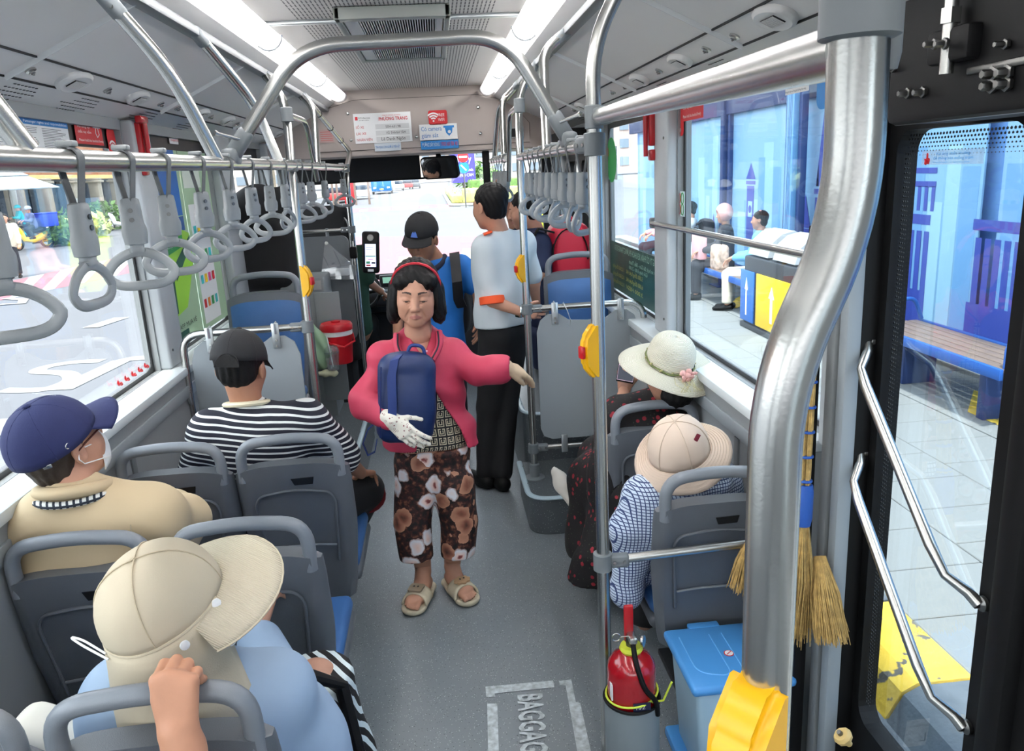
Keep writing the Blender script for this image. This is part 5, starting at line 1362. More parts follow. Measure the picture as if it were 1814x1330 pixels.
# driver seat and cabinets
ds = thing('driver_chair', 'tall black driver seat with rounded top and grey side piping', 'seat', (-.86, 6.0, 0)); BLKF = mat('black_fabric', (17, 17, 19), .85, bump=.3, bscale=300)
s = SDF((-1.25, 5.75, .2), (-.45, 6.5, 1.9), .012)
cz = P(560, 375, y=6.0)
s.rbox((cz.x-.02, 6.02, (cz.z+.45)/2+.02), (.255, .07, (cz.z-.45)/2+.02), .065).rbox((cz.x-.02, 6.28, .52), (.26, .26, .08), .06)
sdf_obj(s, 'upholstery', BLKF, ds)
MB().tube(fil([V(cz.x-.27, 5.965, .6), V(cz.x-.27, 5.965, cz.z-.02), V(cz.x+.23, 5.965, cz.z-.02), V(cz.x+.23, 5.965, .6)], .12), .006, 8).build('piping', mat('piping_grey', (150, 150, 150), .6), ds)
MB().box((cz.x, 6.2, .23), (.3, .35, .46), .03).build('seat_base', DARK, ds)
# board and cabinet behind the driver
pb = thing('driver_partition', 'dark grey board behind the driver under the cross bar, plastic bag hanging on it', 'partition', (-.85, 5.58, .3))
a = P(540, 421, y=5.57); b = P(634, 600, y=5.57)
MB().prism(rrect(b.x-a.x+.35, a.z-b.z, .05, cx=(a.x+b.x)/2-.17, cy=(a.z+b.z)/2), (0, 5.57, 0), (1, 0, 0), (0, 0, 1), -.018).build('board', mat('board_dark_grey', (98, 103, 106), .45), pb, smooth=0)
c = P(603, 490, y=5.56); MB().prism(rrect(.10, .10, .01), (P(618, 483, y=5.55).x, 5.55, P(618, 483, y=5.55).z), (1, 0, 0), (0, 0, 1), .004).build('recessed_handle', mat('board_mid_grey', (130, 134, 136), .45), pb, smooth=0)
cab = thing('driver_cabinet', 'low grey cabinet beside the blue rear-facing seat behind the driver', 'cabinet', (-.85, 5.35, 0))
a = P(560, 490, y=5.2); b = P(594, 640, y=5.2)
MB().box(((a.x+b.x)/2-.12, 5.32, a.z/2+.06), (b.x-a.x+.22, .34, a.z-.12), .015).build('cabinet_body', mat('cabinet_grey', (120, 126, 128), .5), cab); MB().box(((a.x+b.x)/2+.03, 5.145, a.z*.62), (.16, .012, a.z*.6), .004).build('cabinet_door', mat('cabinet_grey2', (128, 134, 136), .45), cab)
a = P(667, 655, y=5.15); MB().box((P(562, 505, y=5.14).x, 5.136, P(562, 505, y=5.14).z), (.05, .002, .06)).build('label_sticker', mat('sticker_grey', (160, 160, 158), .6), cab)
# black curtain / jacket mass behind the left blue seat
s = SDF((-1.3, 4.85, .9), (-.5, 5.6, 1.95), .012)
c1 = P(410, 400, y=5.2); c2 = P(520, 400, y=5.2)
s.rbox(((c1.x+c2.x)/2, 5.25, P(460, 430, y=5.2).z-.02), ((c2.x-c1.x)/2, .13, .30), .1); s.ell((c1.x+.17, 5.25, P(450, 370, y=5.2).z), (.16, .11, .16), k=.08); s.ell((P(505, 345, y=5.2).x, 5.28, P(505, 372, y=5.2).z), (.09, .09, .16), k=.08)
s.wrinkle(.008, 26, (1, 0, .3))
tag(sdf_obj(s, 'hanging_jacket', BLKF), 'black jackets bundled over the cabinet behind the left blue seat', 'jacket')
# ticket reader
c = P(657, 447, y=5.5)
tr = thing('ticket_reader', 'black ticket reader with a lit screen on the pole behind the driver', 'ticket reader', c); tr['group'] = ''
del tr['group']
R = Matrix.Rotation(math.radians(-8), 3, 'X') @ Matrix.Rotation(math.radians(4), 3, 'Y')
MB().box(c, (.118, .055, .285), .02, seg=3, R=R).build('reader_body', BLACK, tr)
def rp_(x, z, y=-.029): return c+R @ V(x, y, z)
MB().add([rp_(-.036, -.10), rp_(.036, -.10), rp_(.036, .055), rp_(-.036, .055)], [(0, 1, 2, 3)]).build('screen', mat('reader_screen', (190, 200, 240), .3, emis=((190, 205, 250), .9)), tr, smooth=0)
for x0, z0, w_, h_, m in ((-.03, -.078, .026, .016, mat('px_green', (60, 160, 110), .4)), (.006, -.078, .026, .012, INK), (-.03, -.094, .03, .01, REDP), (-.034, -.03, .068, .006, mat('px_green', (60, 160, 110), .4)), (-.018, -.052, .036, .004, REDP), (-.03, .03, .05, .003, mat('px_grey', (120, 130, 190), .4)), (-.03, .018, .04, .003, mat('px_grey', (120, 130, 190), .4))):
    MB().add([rp_(x0, z0, -.0295), rp_(x0+w_, z0, -.0295), rp_(x0+w_, z0+h_, -.0295), rp_(x0, z0+h_, -.0295)], [(0, 1, 2, 3)]).build('screen_item', m, tr, smooth=0)
MB().lathe([(.022, 0), (.022, .003), (.015, .004), (.015, .001)], rp_(0, .098, -.027), R @ V(0, -1, 0), 20).build('camera_ring', STEEL_D, tr); MB().add([rp_(-.02, -.132), rp_(.02, -.132), rp_(.02, -.115), rp_(-.02, -.115)], [(0, 1, 2, 3)]).build('scanner_window', WHT, tr, smooth=0)
MB().box((xl, 5.56, c.z), (.05, .06, .08), .01).build('mount', BLACK, tr)
# red water cooler, plastic cup, carrier bag, cloth
c = P(600, 640, z=.02); c = V(P(603, 640, y=5.0).x, 4.98, .0)
zb_ = P(603, 640, y=5.0).z; zt_ = P(600, 573, y=5.0).z
wc = thing('drinks_cooler', 'red round drinks cooler with white band and carrying handle on the floor by the cabinet', 'cooler', (c.x, c.y, max(zb_, 0)))
r_ = .098; H_ = zt_-zb_
MB().lathe([(r_*.82, 0), (r_*.86, .01), (r_*.98, H_*.75), (r_*1.0, H_*.86)], (c.x, c.y, zb_), n=32).build('cooler_body', mat('cooler_red', (190, 22, 34), .35), wc)
MB().lathe([(r_*1.005, 0), (r_*1.01, .035)], (c.x, c.y, zb_+H_*.74), n=32).build('white_band', WHT, wc); MB().lathe([(r_*1.04, 0), (r_*1.04, .03), (r_*.95, .045), (.03, .048), (.03, .058), (.0, .058)], (c.x, c.y, zb_+H_*.86), n=32).build('lid', mat('cooler_red', (190, 22, 34), .35), wc)
MB().tube([V(c.x-r_, c.y, zb_+H_*.8), V(c.x-r_*.6, c.y-r_*1.0, zb_+H_*.62), V(c.x+r_*.5, c.y-r_*1.15, zb_+H_*.48), V(c.x+r_*1.1, c.y-.02, zb_+H_*.55), V(c.x+r_, c.y, zb_+H_*.75)], .007, 8).build('handle', mat('cooler_red', (190, 22, 34), .35), wc)
c = P(591, 655, y=4.85)
pcup = thing('plastic_cup', 'clear plastic cup with domed lid and straw beside the red cooler', 'cup', (c.x, 4.85, c.z))
MB().lathe([(.032, 0), (.034, .003), (.045, .11)], c, n=24).build('cup_body', PLAS, pcup); MB().lathe([(.047, .11), (.047, .118), (.042, .14), (.02, .155)], c, n=24).build('dome_lid', PLAS, pcup); MB().tube([c+V(0, 0, .02), c+V(-.02, 0, .22)], .004, 8).build('straw', WHT, pcup)
pz_ = P(565, 645, y=4.9)
s = SDF(pz_+V(-.2, -.15, -.12), pz_+V(.2, .15, .35), .008); s.ell(pz_+V(0, 0, .09), (.085, .07, .13)); s.cap(pz_+V(0, 0, .18), pz_+V(-.02, 0, .26), .03, .012); s.wrinkle(.008, 60, (1, 0, .4))
tag(sdf_obj(s, 'carrier_bag', mat('pale_green_bag', (140, 172, 140), .5)), 'crumpled pale green carrier bag on the floor behind the left pole', 'bag')
s = SDF(pz_+V(-.1, -.2, -.1), pz_+V(.25, .1, .1), .007); q_ = P(577, 661, y=4.85); s.ell(q_, (.06, .04, .02), k=.01).ell(q_+V(.04, .0, -.005), (.045, .035, .018), k=.01); s.wrinkle(.005, 90, (1, .3, 0))
tag(sdf_obj(s, 'floor_cloth', mat('cream_cloth', (190, 190, 160), .8)), 'crumpled cream cloth on the floor beside the plastic cup', 'cloth')
c = P(579, 430, y=5.54)
hb_ = thing('hanging_food_bag', 'clear plastic bag holding a white food box, hung on the driver partition', 'bag', c)
q_ = P(598, 482, y=5.5)
MB().box((q_.x, 5.50, q_.z), (.165, .06, .05), .012).build('food_box', WHT, hb_)
MB().add([V(q_.x-.11, 5.46, q_.z-.04), V(q_.x+.11, 5.46, q_.z-.05), V(q_.x+.10, 5.47, q_.z+.05), c+V(.012, -.02, 0), c+V(-.012, -.02, 0), V(q_.x-.10, 5.47, q_.z+.03),
           V(q_.x-.11, 5.54, q_.z-.04), V(q_.x+.11, 5.54, q_.z-.05), V(q_.x+.10, 5.54, q_.z+.05), V(q_.x-.10, 5.54, q_.z+.03)],
          [(0, 1, 2, 5), (2, 3, 4, 5), (6, 9, 8, 7), (8, 9, 4, 3), (0, 6, 7, 1), (1, 7, 8, 2), (2, 8, 3), (0, 5, 9, 6), (5, 4, 9)]).build('plastic_film', PLAS, hb_, smooth=0)
MB().lathe([(.008, 0), (.008, .02), (.012, .022)], c+V(0, .0, 0), (0, -1, 0), 10).build('wall_hook', STEEL, hb_)

# ------------------------------------------------------------------ extinguisher, waste bin, brooms, emergency hammers
c = V(P(1122, 1230, y=1.93).x, 1.95, 0)
zt_ = P(1120, 1232, y=1.95).z; r_ = .072
zb2 = .0
fe = thing('fire_extinguisher_holder', 'grey tube holder standing on the floor beside the centre pole', 'extinguisher holder', (c.x, c.y, 0))
MB().lathe([(r_+.006, 0), (r_+.008, .01), (r_+.008, zt_), (r_+.003, zt_), (r_+.003, zt_-.05)], (c.x, c.y, 0), n=36).build('tube', mat('holder_grey', (128, 138, 142), .5), fe); MB().tube([V(c.x+math.cos(a)*(r_+.008), c.y+math.sin(a)*(r_+.008), zt_) for a in [i*PI/16 for i in range(32)]], .005, 8, closed=True).build('rubber_rim', BLACK, fe)
ex = thing('fire_extinguisher', 'red fire extinguisher with black hose tied with a yellow-green cable tie', 'fire extinguisher', (c.x, c.y, zt_-.2))
zs = P(1113, 1150, y=1.95).z
MB().lathe([(r_-.004, -.2), (r_-.002, -.19), (r_-.002, (zs-zt_)*.60), (r_*.94, (zs-zt_)*.72), (r_*.74, (zs-zt_)*.86), (r_*.42, (zs-zt_)*.96), (.02, (zs-zt_)), (.018, (zs-zt_)+.01)], (c.x, c.y, zt_), n=36).build('cylinder', mat('extinguisher_red', (158, 10, 24), .22, coat=.6), ex)
MB().lathe([(.03, 0), (.034, .008), (.03, .018)], (c.x, c.y, zs-.004), n=24).build('collar', mat('collar_yellow_green', (200, 210, 60), .5), ex)
MB().lathe([(.014, 0), (.016, .02), (.012, .035)], (c.x, c.y, zs+.01), n=16).build('valve', STEEL_D, ex)
hz_ = P(1113, 1080, y=1.95).z
MB().box((c.x-.004, c.y+.01, (zs+.03+hz_)/2), (.028, .012, hz_-zs-.01), .006).build('lever', RED, ex); MB().box((c.x, c.y-.01, zs+.045), (.024, .05, .02), .006).build('valve_head', STEEL, ex)
MB().tube([V(c.x-.045+math.cos(a)*.012, c.y-.01, zs+.05+math.sin(a)*.012) for a in [i*PI/8 for i in range(16)]], .0016, 6, closed=True).tube([V(c.x-.033, c.y-.01, zs+.05), V(c.x, c.y-.01, zs+.05)], .0016, 6).build('safety_pin', STEEL, ex)
MB().lathe([(.016, 0), (.016, .006), (.012, .007)], (c.x+.03, c.y-.01, zs+.03), (.8, -.5, .1), 16).build('pressure_gauge', STEEL, ex)
MB().tube(fil([V(c.x, c.y-.02, zs+.035), V(c.x+.0, c.y-.055, zs-.01), V(c.x+.018, c.y-.082, zs-.08), V(c.x+.055, c.y-.072, zt_+.03), V(c.x+.062, c.y-.055, zt_-.03)], .03), .0075, 10).build('hose', BLACK, ex)
MB().box((c.x+.012, c.y-r_+.0, zt_+.012), (.05, .004, .03)).build('label', mat('label_navy', (24, 30, 60), .5), ex); MB().box((c.x-.066, c.y-.024, zt_+.045), (.004, .03, .05)).build('white_label', WHT, ex)
text('MFZ', 'lettering', WHT, ex, (c.x-.005, c.y-r_-.004, zt_+.01), (1, 0, 0), (0, 0, 1), .010)
mb = MB(); ct = mat('cable_tie_lime', (205, 222, 70), .45)
mb.strip([V(c.x+math.cos(a)*(r_+.002), c.y+math.sin(a)*(r_+.002), zt_+.018+.012*math.sin(a+.4)) for a in [i*PI/16 for i in range(33)]], .0022, .008, (0, 0, 1))
mb = MB().tube([V(c.x+math.cos(a)*(r_+.003), c.y+math.sin(a)*(r_+.003), zt_+.018+.01*math.cos(a)) for a in [i*PI/16 for i in range(32)]], .0032, 8, closed=True, oval=1.)
e_ = V(c.x+.045, c.y-.058, zt_+.016); mb.tube([e_, e_+V(.03, -.01, .01), P(1190, 1208, y=1.86)], .003, 8).build('cable_tie', ct, ex)
# waste bin
WB = mat('bin_blue_lid', (70, 142, 206), .38); WBB = mat('bin_pale_blue_body', (160, 190, 208), .45)
x0 = P(1192, 1140, y=2.02).x; zt_ = P(1200, 1150, y=1.95).z; 
bc = V(.80, 2.0, 0); bW, bD = .30, .30
bc.x = P(1192, 1125, y=2.05).x+bW/2+.0; bH = P(1250, 1115, y=2.15).z
wb2 = thing('waste_bin', 'pale blue plastic waste bin with blue lid beside the fire extinguisher', 'waste bin', bc)
MB().box((bc.x, bc.y, .018), (bW+.0, bD, .036), .012).build('base_tray', WB, wb2); MB().box((bc.x, bc.y, bH/2+.005), (bW-.03, bD-.03, bH-.04), .02, seg=3, taper=(.84, .84)).build('bin_body', WBB, wb2)
lid = MB().box((bc.x, bc.y, bH), (bW+.005, bD+.005, .03), .013, seg=3).build('lid', WB, wb2); MB().box((bc.x-.02, bc.y+bD/2+.004, bH+.01), (.10, .03, .016), .005).build('lid_tab', WB, lid)
for s_ in (-1, 1):
    MB().tube(fil([V(bc.x+s_*.115, bc.y+.1, bH+.0155), V(bc.x+s_*.115, bc.y-.08, bH+.0155), V(bc.x+s_*.02, bc.y-.11, bH+.0155), V(bc.x+s_*.02, bc.y+.1, bH+.0155)], .04), .0022, 6).build('lid_ridge', mat('lid_ridge', (100, 168, 224), .4), lid)
mb = MB().lathe([(.015, 0), (.015, .001)], (bc.x+.005, bc.y-.005, bH+.016), n=20); mb.build('sticker_ring', REDP, lid); MB().lathe([(.012, 0), (.012, .001)], (bc.x+.005, bc.y-.005, bH+.0168), n=20).build('sticker_face', WHT, lid); MB().box((bc.x+.005, bc.y-.005, bH+.0182), (.022, .0025, .0006), R=Matrix.Rotation(.7, 3, 'Z')).build('sticker_bar', REDP, lid)
lb_ = P(1285, 1255, y=bc.y-bD/2); card('label_sheet', WHT, wb2, (bc.x+.06, bc.y-bD/2+.004, .11), (1, 0, 0), (0, -.09, 1), .07, .10); text('DUY TAN', 'lettering', INK, wb2, (bc.x+.065, bc.y-bD/2-.012, .19), (1, 0, 0), (0, 0, 1), .008); text('L', 'lettering', INK, wb2, (bc.x+.07, bc.y-bD/2-.008, .135), (1, 0, 0), (0, 0, 1), .03)
# brooms hanging beside the door
STRAW = mat('broom_straw', (176, 146, 88), .85, var=.3, vscale=60); BLT = mat('blue_twine', (30, 80, 160), .6)
def broom(lab, top, neck, tip, r0, spread, seed, handle=True, N=260):
    t = thing('broom', lab, 'broom', top, 'straw brooms hanging beside the rear door'); rg = random.Random(seed)
    top, neck, tip = Vector(top), Vector(neck), Vector(tip)
    if handle:
        mb = MB(); d = (neck-top)
        for i in range(26):
            a = rg.uniform(0, 2*PI); rr_ = r0*math.sqrt(rg.random()); x, y_, z_ = frame(d); o1 = x*math.cos(a)*rr_+y_*math.sin(a)*rr_
            mb.tube([top+o1, neck+o1], .0028, 5)
        o = mb.build('handle_canes', STRAW, t, smooth=0); o['kind'] = 'stuff'
        for k_ in range(6): MB().lathe([(r0+.003, -.003), (r0+.004, 0), (r0+.003, .003)], top+d*(.12+k_*.15), d, 14).build('twine_ring', BLT, t)
        MB().lathe([(r0+.004, 0), (r0+.008, .02), (r0+.008, .09), (r0+.005, .11)], neck, -d, 16).build('blue_binding', BLT, t)
    mb = MB(); x, y_, z_ = frame(tip-neck)
    for i in range(N):
        a = rg.uniform(0, 2*PI); q = math.sqrt(rg.random()); o1 = (x*math.cos(a)+y_*math.sin(a))*q
        e = tip+o1*spread+(tip-neck)*rg.uniform(-.12, .05)
        m_ = neck.lerp(tip, .45)+o1*(spread*.75)+V(rg.uniform(-.006, .006), rg.uniform(-.006, .006), 0)
        mb.tube([neck+o1*r0, m_, e], [.0022, .0018, .0009], 4, caps=False)
    o = mb.build('bristles', STRAW, t, smooth=0); o['kind'] = 'stuff'
n1 = P(1420, 915, x=.88)
broom('straw broom with cane handle bound in blue twine beside the door', P(1436, 640, x=.90), P(1421, 930, x=.88), P(1400, 1125, x=.86), .016, .055, 1)
broom('straw broom head hanging low beside the black post near the door', P(1440, 900, x=.93), P(1452, 985, x=.93), P(1474, 1135, x=.93), .014, .045, 2, handle=False, N=320)
broom('short dark straw brush head behind the cranked pole and the right seat', P(1345, 900, x=.86), P(1330, 955, x=.86), P(1310, 1045, x=.82), .012, .04, 3, handle=False, N=160)
# red emergency hammers on the posts
def hammer(lab, c, s):
    t = thing('emergency_hammer', lab, 'emergency hammer', c, 'red emergency hammers'); c = Vector(c)
    MB().box(c+V(0, 0, .0), (.035, .045, .15), .008).build('holder', RED, t); MB().box(c+V(s*-.022, .0, .085), (.03, .085, .03), .008).build('hammer_head', RED, t); MB().tube([c+V(s*-.03, 0, .07), c+V(s*-.03, 0, -.12)], [.012, .010], 10).build('hammer_handle', RED, t)
    MB().box(c+V(0, 0, -.115), (.03, .05, .05), .008).build('lower_clip', RED, t)
hammer('red emergency hammer on the first left window post', P(247, 250, x=-1.22), -1)
hammer('red emergency hammer on the right window post above the centre', P(1155, 228, x=.995), 1)
# ------------------------------------------------------------------ notices, stickers and floor lettering
def wallcard(name, lab, cat, px0, py0, px1, py1, side, m, r=0., x=None, yz=None):
    """sheet stuck on the window glass, given by two opposite corners"""
    X = x if x is not None else (-1.262+-.0 if side == 'L' else 1.045)
    if side == 'L': X = -1.268-.02 if x is None else x
    a = P(px0, py0, x=X); b = P(px1, py1, x=X)
    y0, y1 = sorted((a.y, b.y)); z0, z1 = sorted((a.z, b.z))
    if yz: y0, y1, z0, z1 = yz
    w_, h = y1-y0, z1-z0
    u = V(0, 1, 0) if side == 'L' else V(0, -1, 0); o = V(X, y0 if side == 'L' else y1, z0)
    t = thing(name, lab, cat, o)
    card('sheet', m, t, o, u, (0, 0, 1), w_, h, .0012, r)
    n_ = u.cross(V(0, 0, 1))
    def pt(fx, fz, d=.0018): return o+u*(w_*fx)+V(0, 0, h*fz)+n_*d
    cnt = [0]
    def bar(fx, fz, fw, fh, mm, nm='printed_block'): cnt[0] += 1; card(nm, mm, t, pt(fx, fz, .0013+.00045*min(cnt[0], 8)), u, (0, 0, 1), w_*fw, h*fh, .0004)
    def tx(s_, fx, fz, fh, fw, mm, d=.006): text(s_, 'lettering', mm, t, pt(fx, fz, d), u, (0, 0, 1), h*fh, w_*fw)
    return t, pt, bar, tx, u, w_, h
def wifi(t, c, u, v, s, m):
    n_ = Vector(u).cross(Vector(v)).normalized()
    for r in (.28, .5, .72):
        mb = MB(); vs = []
        for k_ in range(11):
            a = PI/4+PI/2*k_/10
            for q in (r-.07, r+.07): vs.append(Vector(c)+Vector(u)*math.cos(a)*q*s+Vector(v)*math.sin(a)*q*s+n_*.001)
        mb.add(vs, [(2*i, 2*i+1, 2*i+3, 2*i+2) for i in range(10)]).build('signal_arc', m, t, smooth=0)
    MB().lathe([(.09*s, 0), (.09*s, .0008)], Vector(c)+n_*.0005, n_, 14).build('signal_dot', m, t, smooth=0)
# left windows
GX = -1.290
t, pt, bar, tx, u, w_, h = wallcard('passenger_notice', 'white and blue passenger rights notice on the first left window', 'notice', -60, 192, 128, 275, 'L', WHT, x=GX)
bar(0, .80, 1, .2, BLUP); tx('NGHĨA VỤ HÀNH KHÁCH     Passenger rights and responsibilities', .03, .85, .07, .94, WHT)
mb = MB()
rg = random.Random(4)
for cx_ in (.02, .35, .68):
    for k_ in range(15):
        o1 = pt(cx_, .72-k_*.047, .0016); L_ = w_*.29*rg.uniform(.6, 1); mb.add([o1, o1+u*L_, o1+u*L_+V(0, 0, h*.013), o1+V(0, 0, h*.013)], [(0, 1, 2, 3)])
o = mb.build('small_print', INK, t, smooth=0); o['kind'] = 'stuff'
t, pt, bar, tx, u, w_, h = wallcard('handrail_notice', 'red please hold the handrail firmly sticker on the left window', 'sticker', 129, 214, 184, 258, 'L', REDP, x=GX)
tx('Vui lòng vịn', .05, .74, .12, .45, WHT); tx('chắc tay nắm', .05, .5, .12, .48, WHT); tx('Please hold the handrail firmly', .05, .12, .12, .9, WHT)
MB().tube([pt(.66, .82), pt(.92, .82)], h*.03, 6).tube([pt(.76, .8), pt(.74, .55), pt(.79, .36), pt(.87, .5), pt(.84, .8)], h*.02, 6).build('hand_drawing', WHT, t)
t, pt, bar, tx, u, w_, h = wallcard('wifi_sticker', 'tall red free wifi sticker on the left window', 'sticker', 186, 224, 213, 300, 'L', REDP, .03, x=GX)
wifi(t, pt(.5, .42, .0014), u, V(0, 0, 1), h*.34, WHT); tx('FREE WIFI', .12, .1, .09, .76, WHT)
# second left window, covered with adverts
t, pt, bar, tx, u, w_, h = wallcard('bus_advert_poster', 'green and blue advertising poster with a lime bus on the second left window', 'poster', 285, 635, 334, 262, 'L', mat('poster_pale_green', (166, 196, 160), .5), x=GX, yz=(3.735, 4.255, 1.07, 2.0))
w2_ = (4.78-3.78); 
a0 = P(270, 640, x=GX).y
bar(.0, .66, .9, .34, mat('poster_blue', (18, 92, 170), .45)); bar(.0, .58, .9, .075, mat('poster_deep_blue', (12, 70, 140), .45))
LIME = mat('poster_lime', (150, 206, 60), .5); GD = mat('poster_dark_green', (24, 84, 66), .5)
def pp(l, m, d): MB().add([pt(a, b, d) for a, b in l], [tuple(range(len(l)))]).build('printed_shape', m, t, smooth=0)
pp([(.02, .14), (.6, .18), (.98, .40), (.98, .56), (.66, .60), (.08, .42)], LIME, .0055); pp([(.02, .17), (.32, .17), (.34, .36), (.06, .37)], GD, .0062); pp([(.40, .33), (.98, .50), (.98, .55), (.42, .42)], GD, .0062)
for a, b in ((.52, .22), (.92, .40)): MB().lathe([(h*.035, 0), (h*.035, .0004)], pt(a, b, .0026), u.cross(V(0, 0, 1)), 18).build('printed_wheel', INK, t, smooth=0)
pp([(.05, .46), (.75, .50), (.75, .56), (.05, .53)], GRNP, .0062); tx('MỘT CHẠM MỞ', .1, .505, .02, .5, WHT, .008); bar(.05, .01, .5, .06, GD); tx('TẢI APP MUA VÉ', .1, .085, .025, .7, INK, .008)
t, pt, bar, tx, u, w_, h = wallcard('app_advert_poster', 'pale poster of a phone app with coloured icons on the second left window', 'poster', 333, 600, 396, 262, 'L', mat('poster_pale_green', (166, 196, 160), .5), x=GX, yz=(4.265, 4.765, 1.07, 2.0))
bar(.1, .03, .62, .68, WHT, 'phone_picture'); bar(.05, .80, .6, .16, mat('poster_pale2', (224, 234, 222), .5)); tx('CÔNG TY CỔ PHẦN XE KHÁCH', .08, .9, .02, .55, GD)
cols = [REDP, mat('px_orange', (240, 140, 50), .5), GRNP, mat('px_cyan', (60, 190, 190), .5), YELP, mat('px_pink', (230, 80, 150), .5)]
for r_i in range(4):
    for c_i in range(4): bar(.15+c_i*.14, .12+r_i*.14, .085, .05, cols[(r_i*3+c_i) % 6], 'app_icon')
MB().ball(pt(.86, .38, -.002), h*.07, 14, (.02, 1, 1.2)).build('green_figure', LIME, t); MB().ball(pt(.86, .22, -.002), h*.07, 14, (.02, .8, 1.4)).build('green_figure', LIME, t)
t, pt, bar, tx, u, w_, h = wallcard('exit_notice', 'small white emergency exit sticker on the second left window', 'sticker', 298, 238, 316, 256, 'L', WHT, x=GX); tx('Emergency Exit', .05, .3, .3, .9, REDP)
t, pt, bar, tx, u, w_, h = wallcard('priority_seat_sticker', 'row of small red priority seat pictograms low on the left window', 'sticker', 205, 690, 262, 640, 'L', glass_mat('clear_film', (1, 1, 1), .1, .25), x=GX)
for k_ in range(5):
    cx_ = .08+k_*.2; zc = .5+.0*k_
    MB().ball(pt(cx_, .80), .009, 10, (.1, 1, 1)).build('figure_head', REDP, t); MB().tube([pt(cx_, .68), pt(cx_+.01, .45), pt(cx_+.07, .42), pt(cx_+.08, .15)], .006, 6).build('seated_figure', REDP, t)
# right windows
RX = 1.062
t, pt, bar, tx, u, w_, h = wallcard('wifi_sticker', 'red free wifi sticker on the edge of the right window', 'sticker', 1190, 180, 1211, 240, 'R', REDP, .02, x=RX)
wifi(t, pt(.5, .45, .0014), u, V(0, 0, 1), h*.38, WHT); tx('FREE WIFI', .1, .1, .1, .8, WHT)
t, pt, bar, tx, u, w_, h = wallcard('handrail_notice', 'red handrail notice beside the wifi sticker on the right window', 'sticker', 1211, 172, 1246, 208, 'R', REDP, x=RX)
tx('Vui lòng vịn', .05, .74, .12, .45, WHT); tx('chắc tay nắm', .05, .48, .12, .5, WHT); tx('Please hold the handrail firmly', .05, .12, .13, .9, WHT)
t, pt, bar, tx, u, w_, h = wallcard('prohibition_sticker', 'small clear sticker of round prohibition signs on the right window', 'sticker', 1196, 338, 1213, 384, 'R', mat('sticker_pale', (214, 232, 236), .5), x=RX)
for a in (.2, .5, .8):
    for b in (.72, .28): MB().tube([pt(a, b)+u*math.cos(q)*w_*.12+V(0, 0, 1)*math.sin(q)*w_*.17 for q in [i*PI/8 for i in range(16)]], .0022, 5, closed=True).build('sign_ring', GRNP if a > .7 else REDP, t)
t, pt, bar, tx, u, w_, h = wallcard('passenger_notice', 'white notice with red heading at the top of the near right window', 'notice', 1393, 132, 1433, 160, 'R', WHT, x=RX)
tx('QUÝ KHÁCH CÓ QUYỀN GÌ KHÔNG?', .04, .28, .26, .92, REDP); tx('Thông tin xin vui lòng gọi đường dây nóng', .04, .08, .09, .92, INK)
c_ = P(1459, 145, x=RX); o = MB().prism(rrect(.075, .14, .03, cx=c_.y, cy=c_.z), (RX, 0, 0), (0, 1, 0), (0, 0, 1), .001).build('blue_sticker', mat('sticker_blue', (20, 120, 190), .5), smooth=0); tag(o, 'blue rounded sticker at the rear edge of the near right window', 'sticker')
# fare board on the lower part of the front right window
FG = glass_mat('fare_film', (.10, .24, .20), .2, .0)
t, pt, bar, tx, u, w_, h = wallcard('fare_notice', 'dark green fare notice film with mirrored lettering on the lower right window', 'notice', 1080, 440, 1166, 574, 'R', FG, x=1.09)
a = V(1.085, 3.80, 1.06); PG = mat('pale_green_text', (150, 190, 170), .6)
y0_, y1_ = 3.79, 4.93; z0_, z1_ = 1.07, 1.36
for ch in list(t.children): bpy.data.objects.remove(ch)
ORG[t.name] = V(1.07, y0_, z0_); t.location = ORG[t.name]
MB().box((1.075, (y0_+y1_)/2, (z0_+z1_)/2), (.0015, y1_-y0_, z1_-z0_)).build('film', mat('fare_green', (28, 74, 66), .4), t, smooth=0)
def mt(s_, y_, z_, hh, ww, m): text(s_, 'lettering', m, t, (1.0735, y_, z_), (0, 1, 0), (0, 0, 1), hh, ww)
mt('CÔNG TY CỔ PHẦN XE KHÁCH PHƯƠNG TRANG-FUTA', y0_+.02, 1.31, .034, 1.0, PG); mt('Bến xe buýt Sài Gòn - Bến Thành', y0_+.05, 1.265, .022, .6, PG); mt('Giờ chạy 5:00 - 21:00', y0_+.25, 1.235, .02, .4, PG)
YG = mat('yellow_green_text', (170, 170, 90), .6)
for k_, s_ in enumerate(['5.000 đồng/lượt HK', '6.000 đồng/lượt HK', '3.000 HSSV']): mt(s_, y0_+.35, 1.20-k_*.045, .024, .38, YG)
for k_ in range(3): mt('112.500 đồng/tập', y0_+.78, 1.20-k_*.045, .022, .3, YG)
t, pt, bar, tx, u, w_, h = wallcard('route_sticker', 'small green and red sticker high on the front right window', 'sticker', 1072, 262, 1094, 318, 'R', mat('sticker_pale', (214, 232, 236), .5), x=1.075)
MB().lathe([(w_*.4, 0), (w_*.4, .001)], pt(.55, .6, .001), u.cross(V(0, 0, 1)), 20).build('green_disc', GRNP, t, smooth=0); bar(.0, .72, .3, .26, REDP)
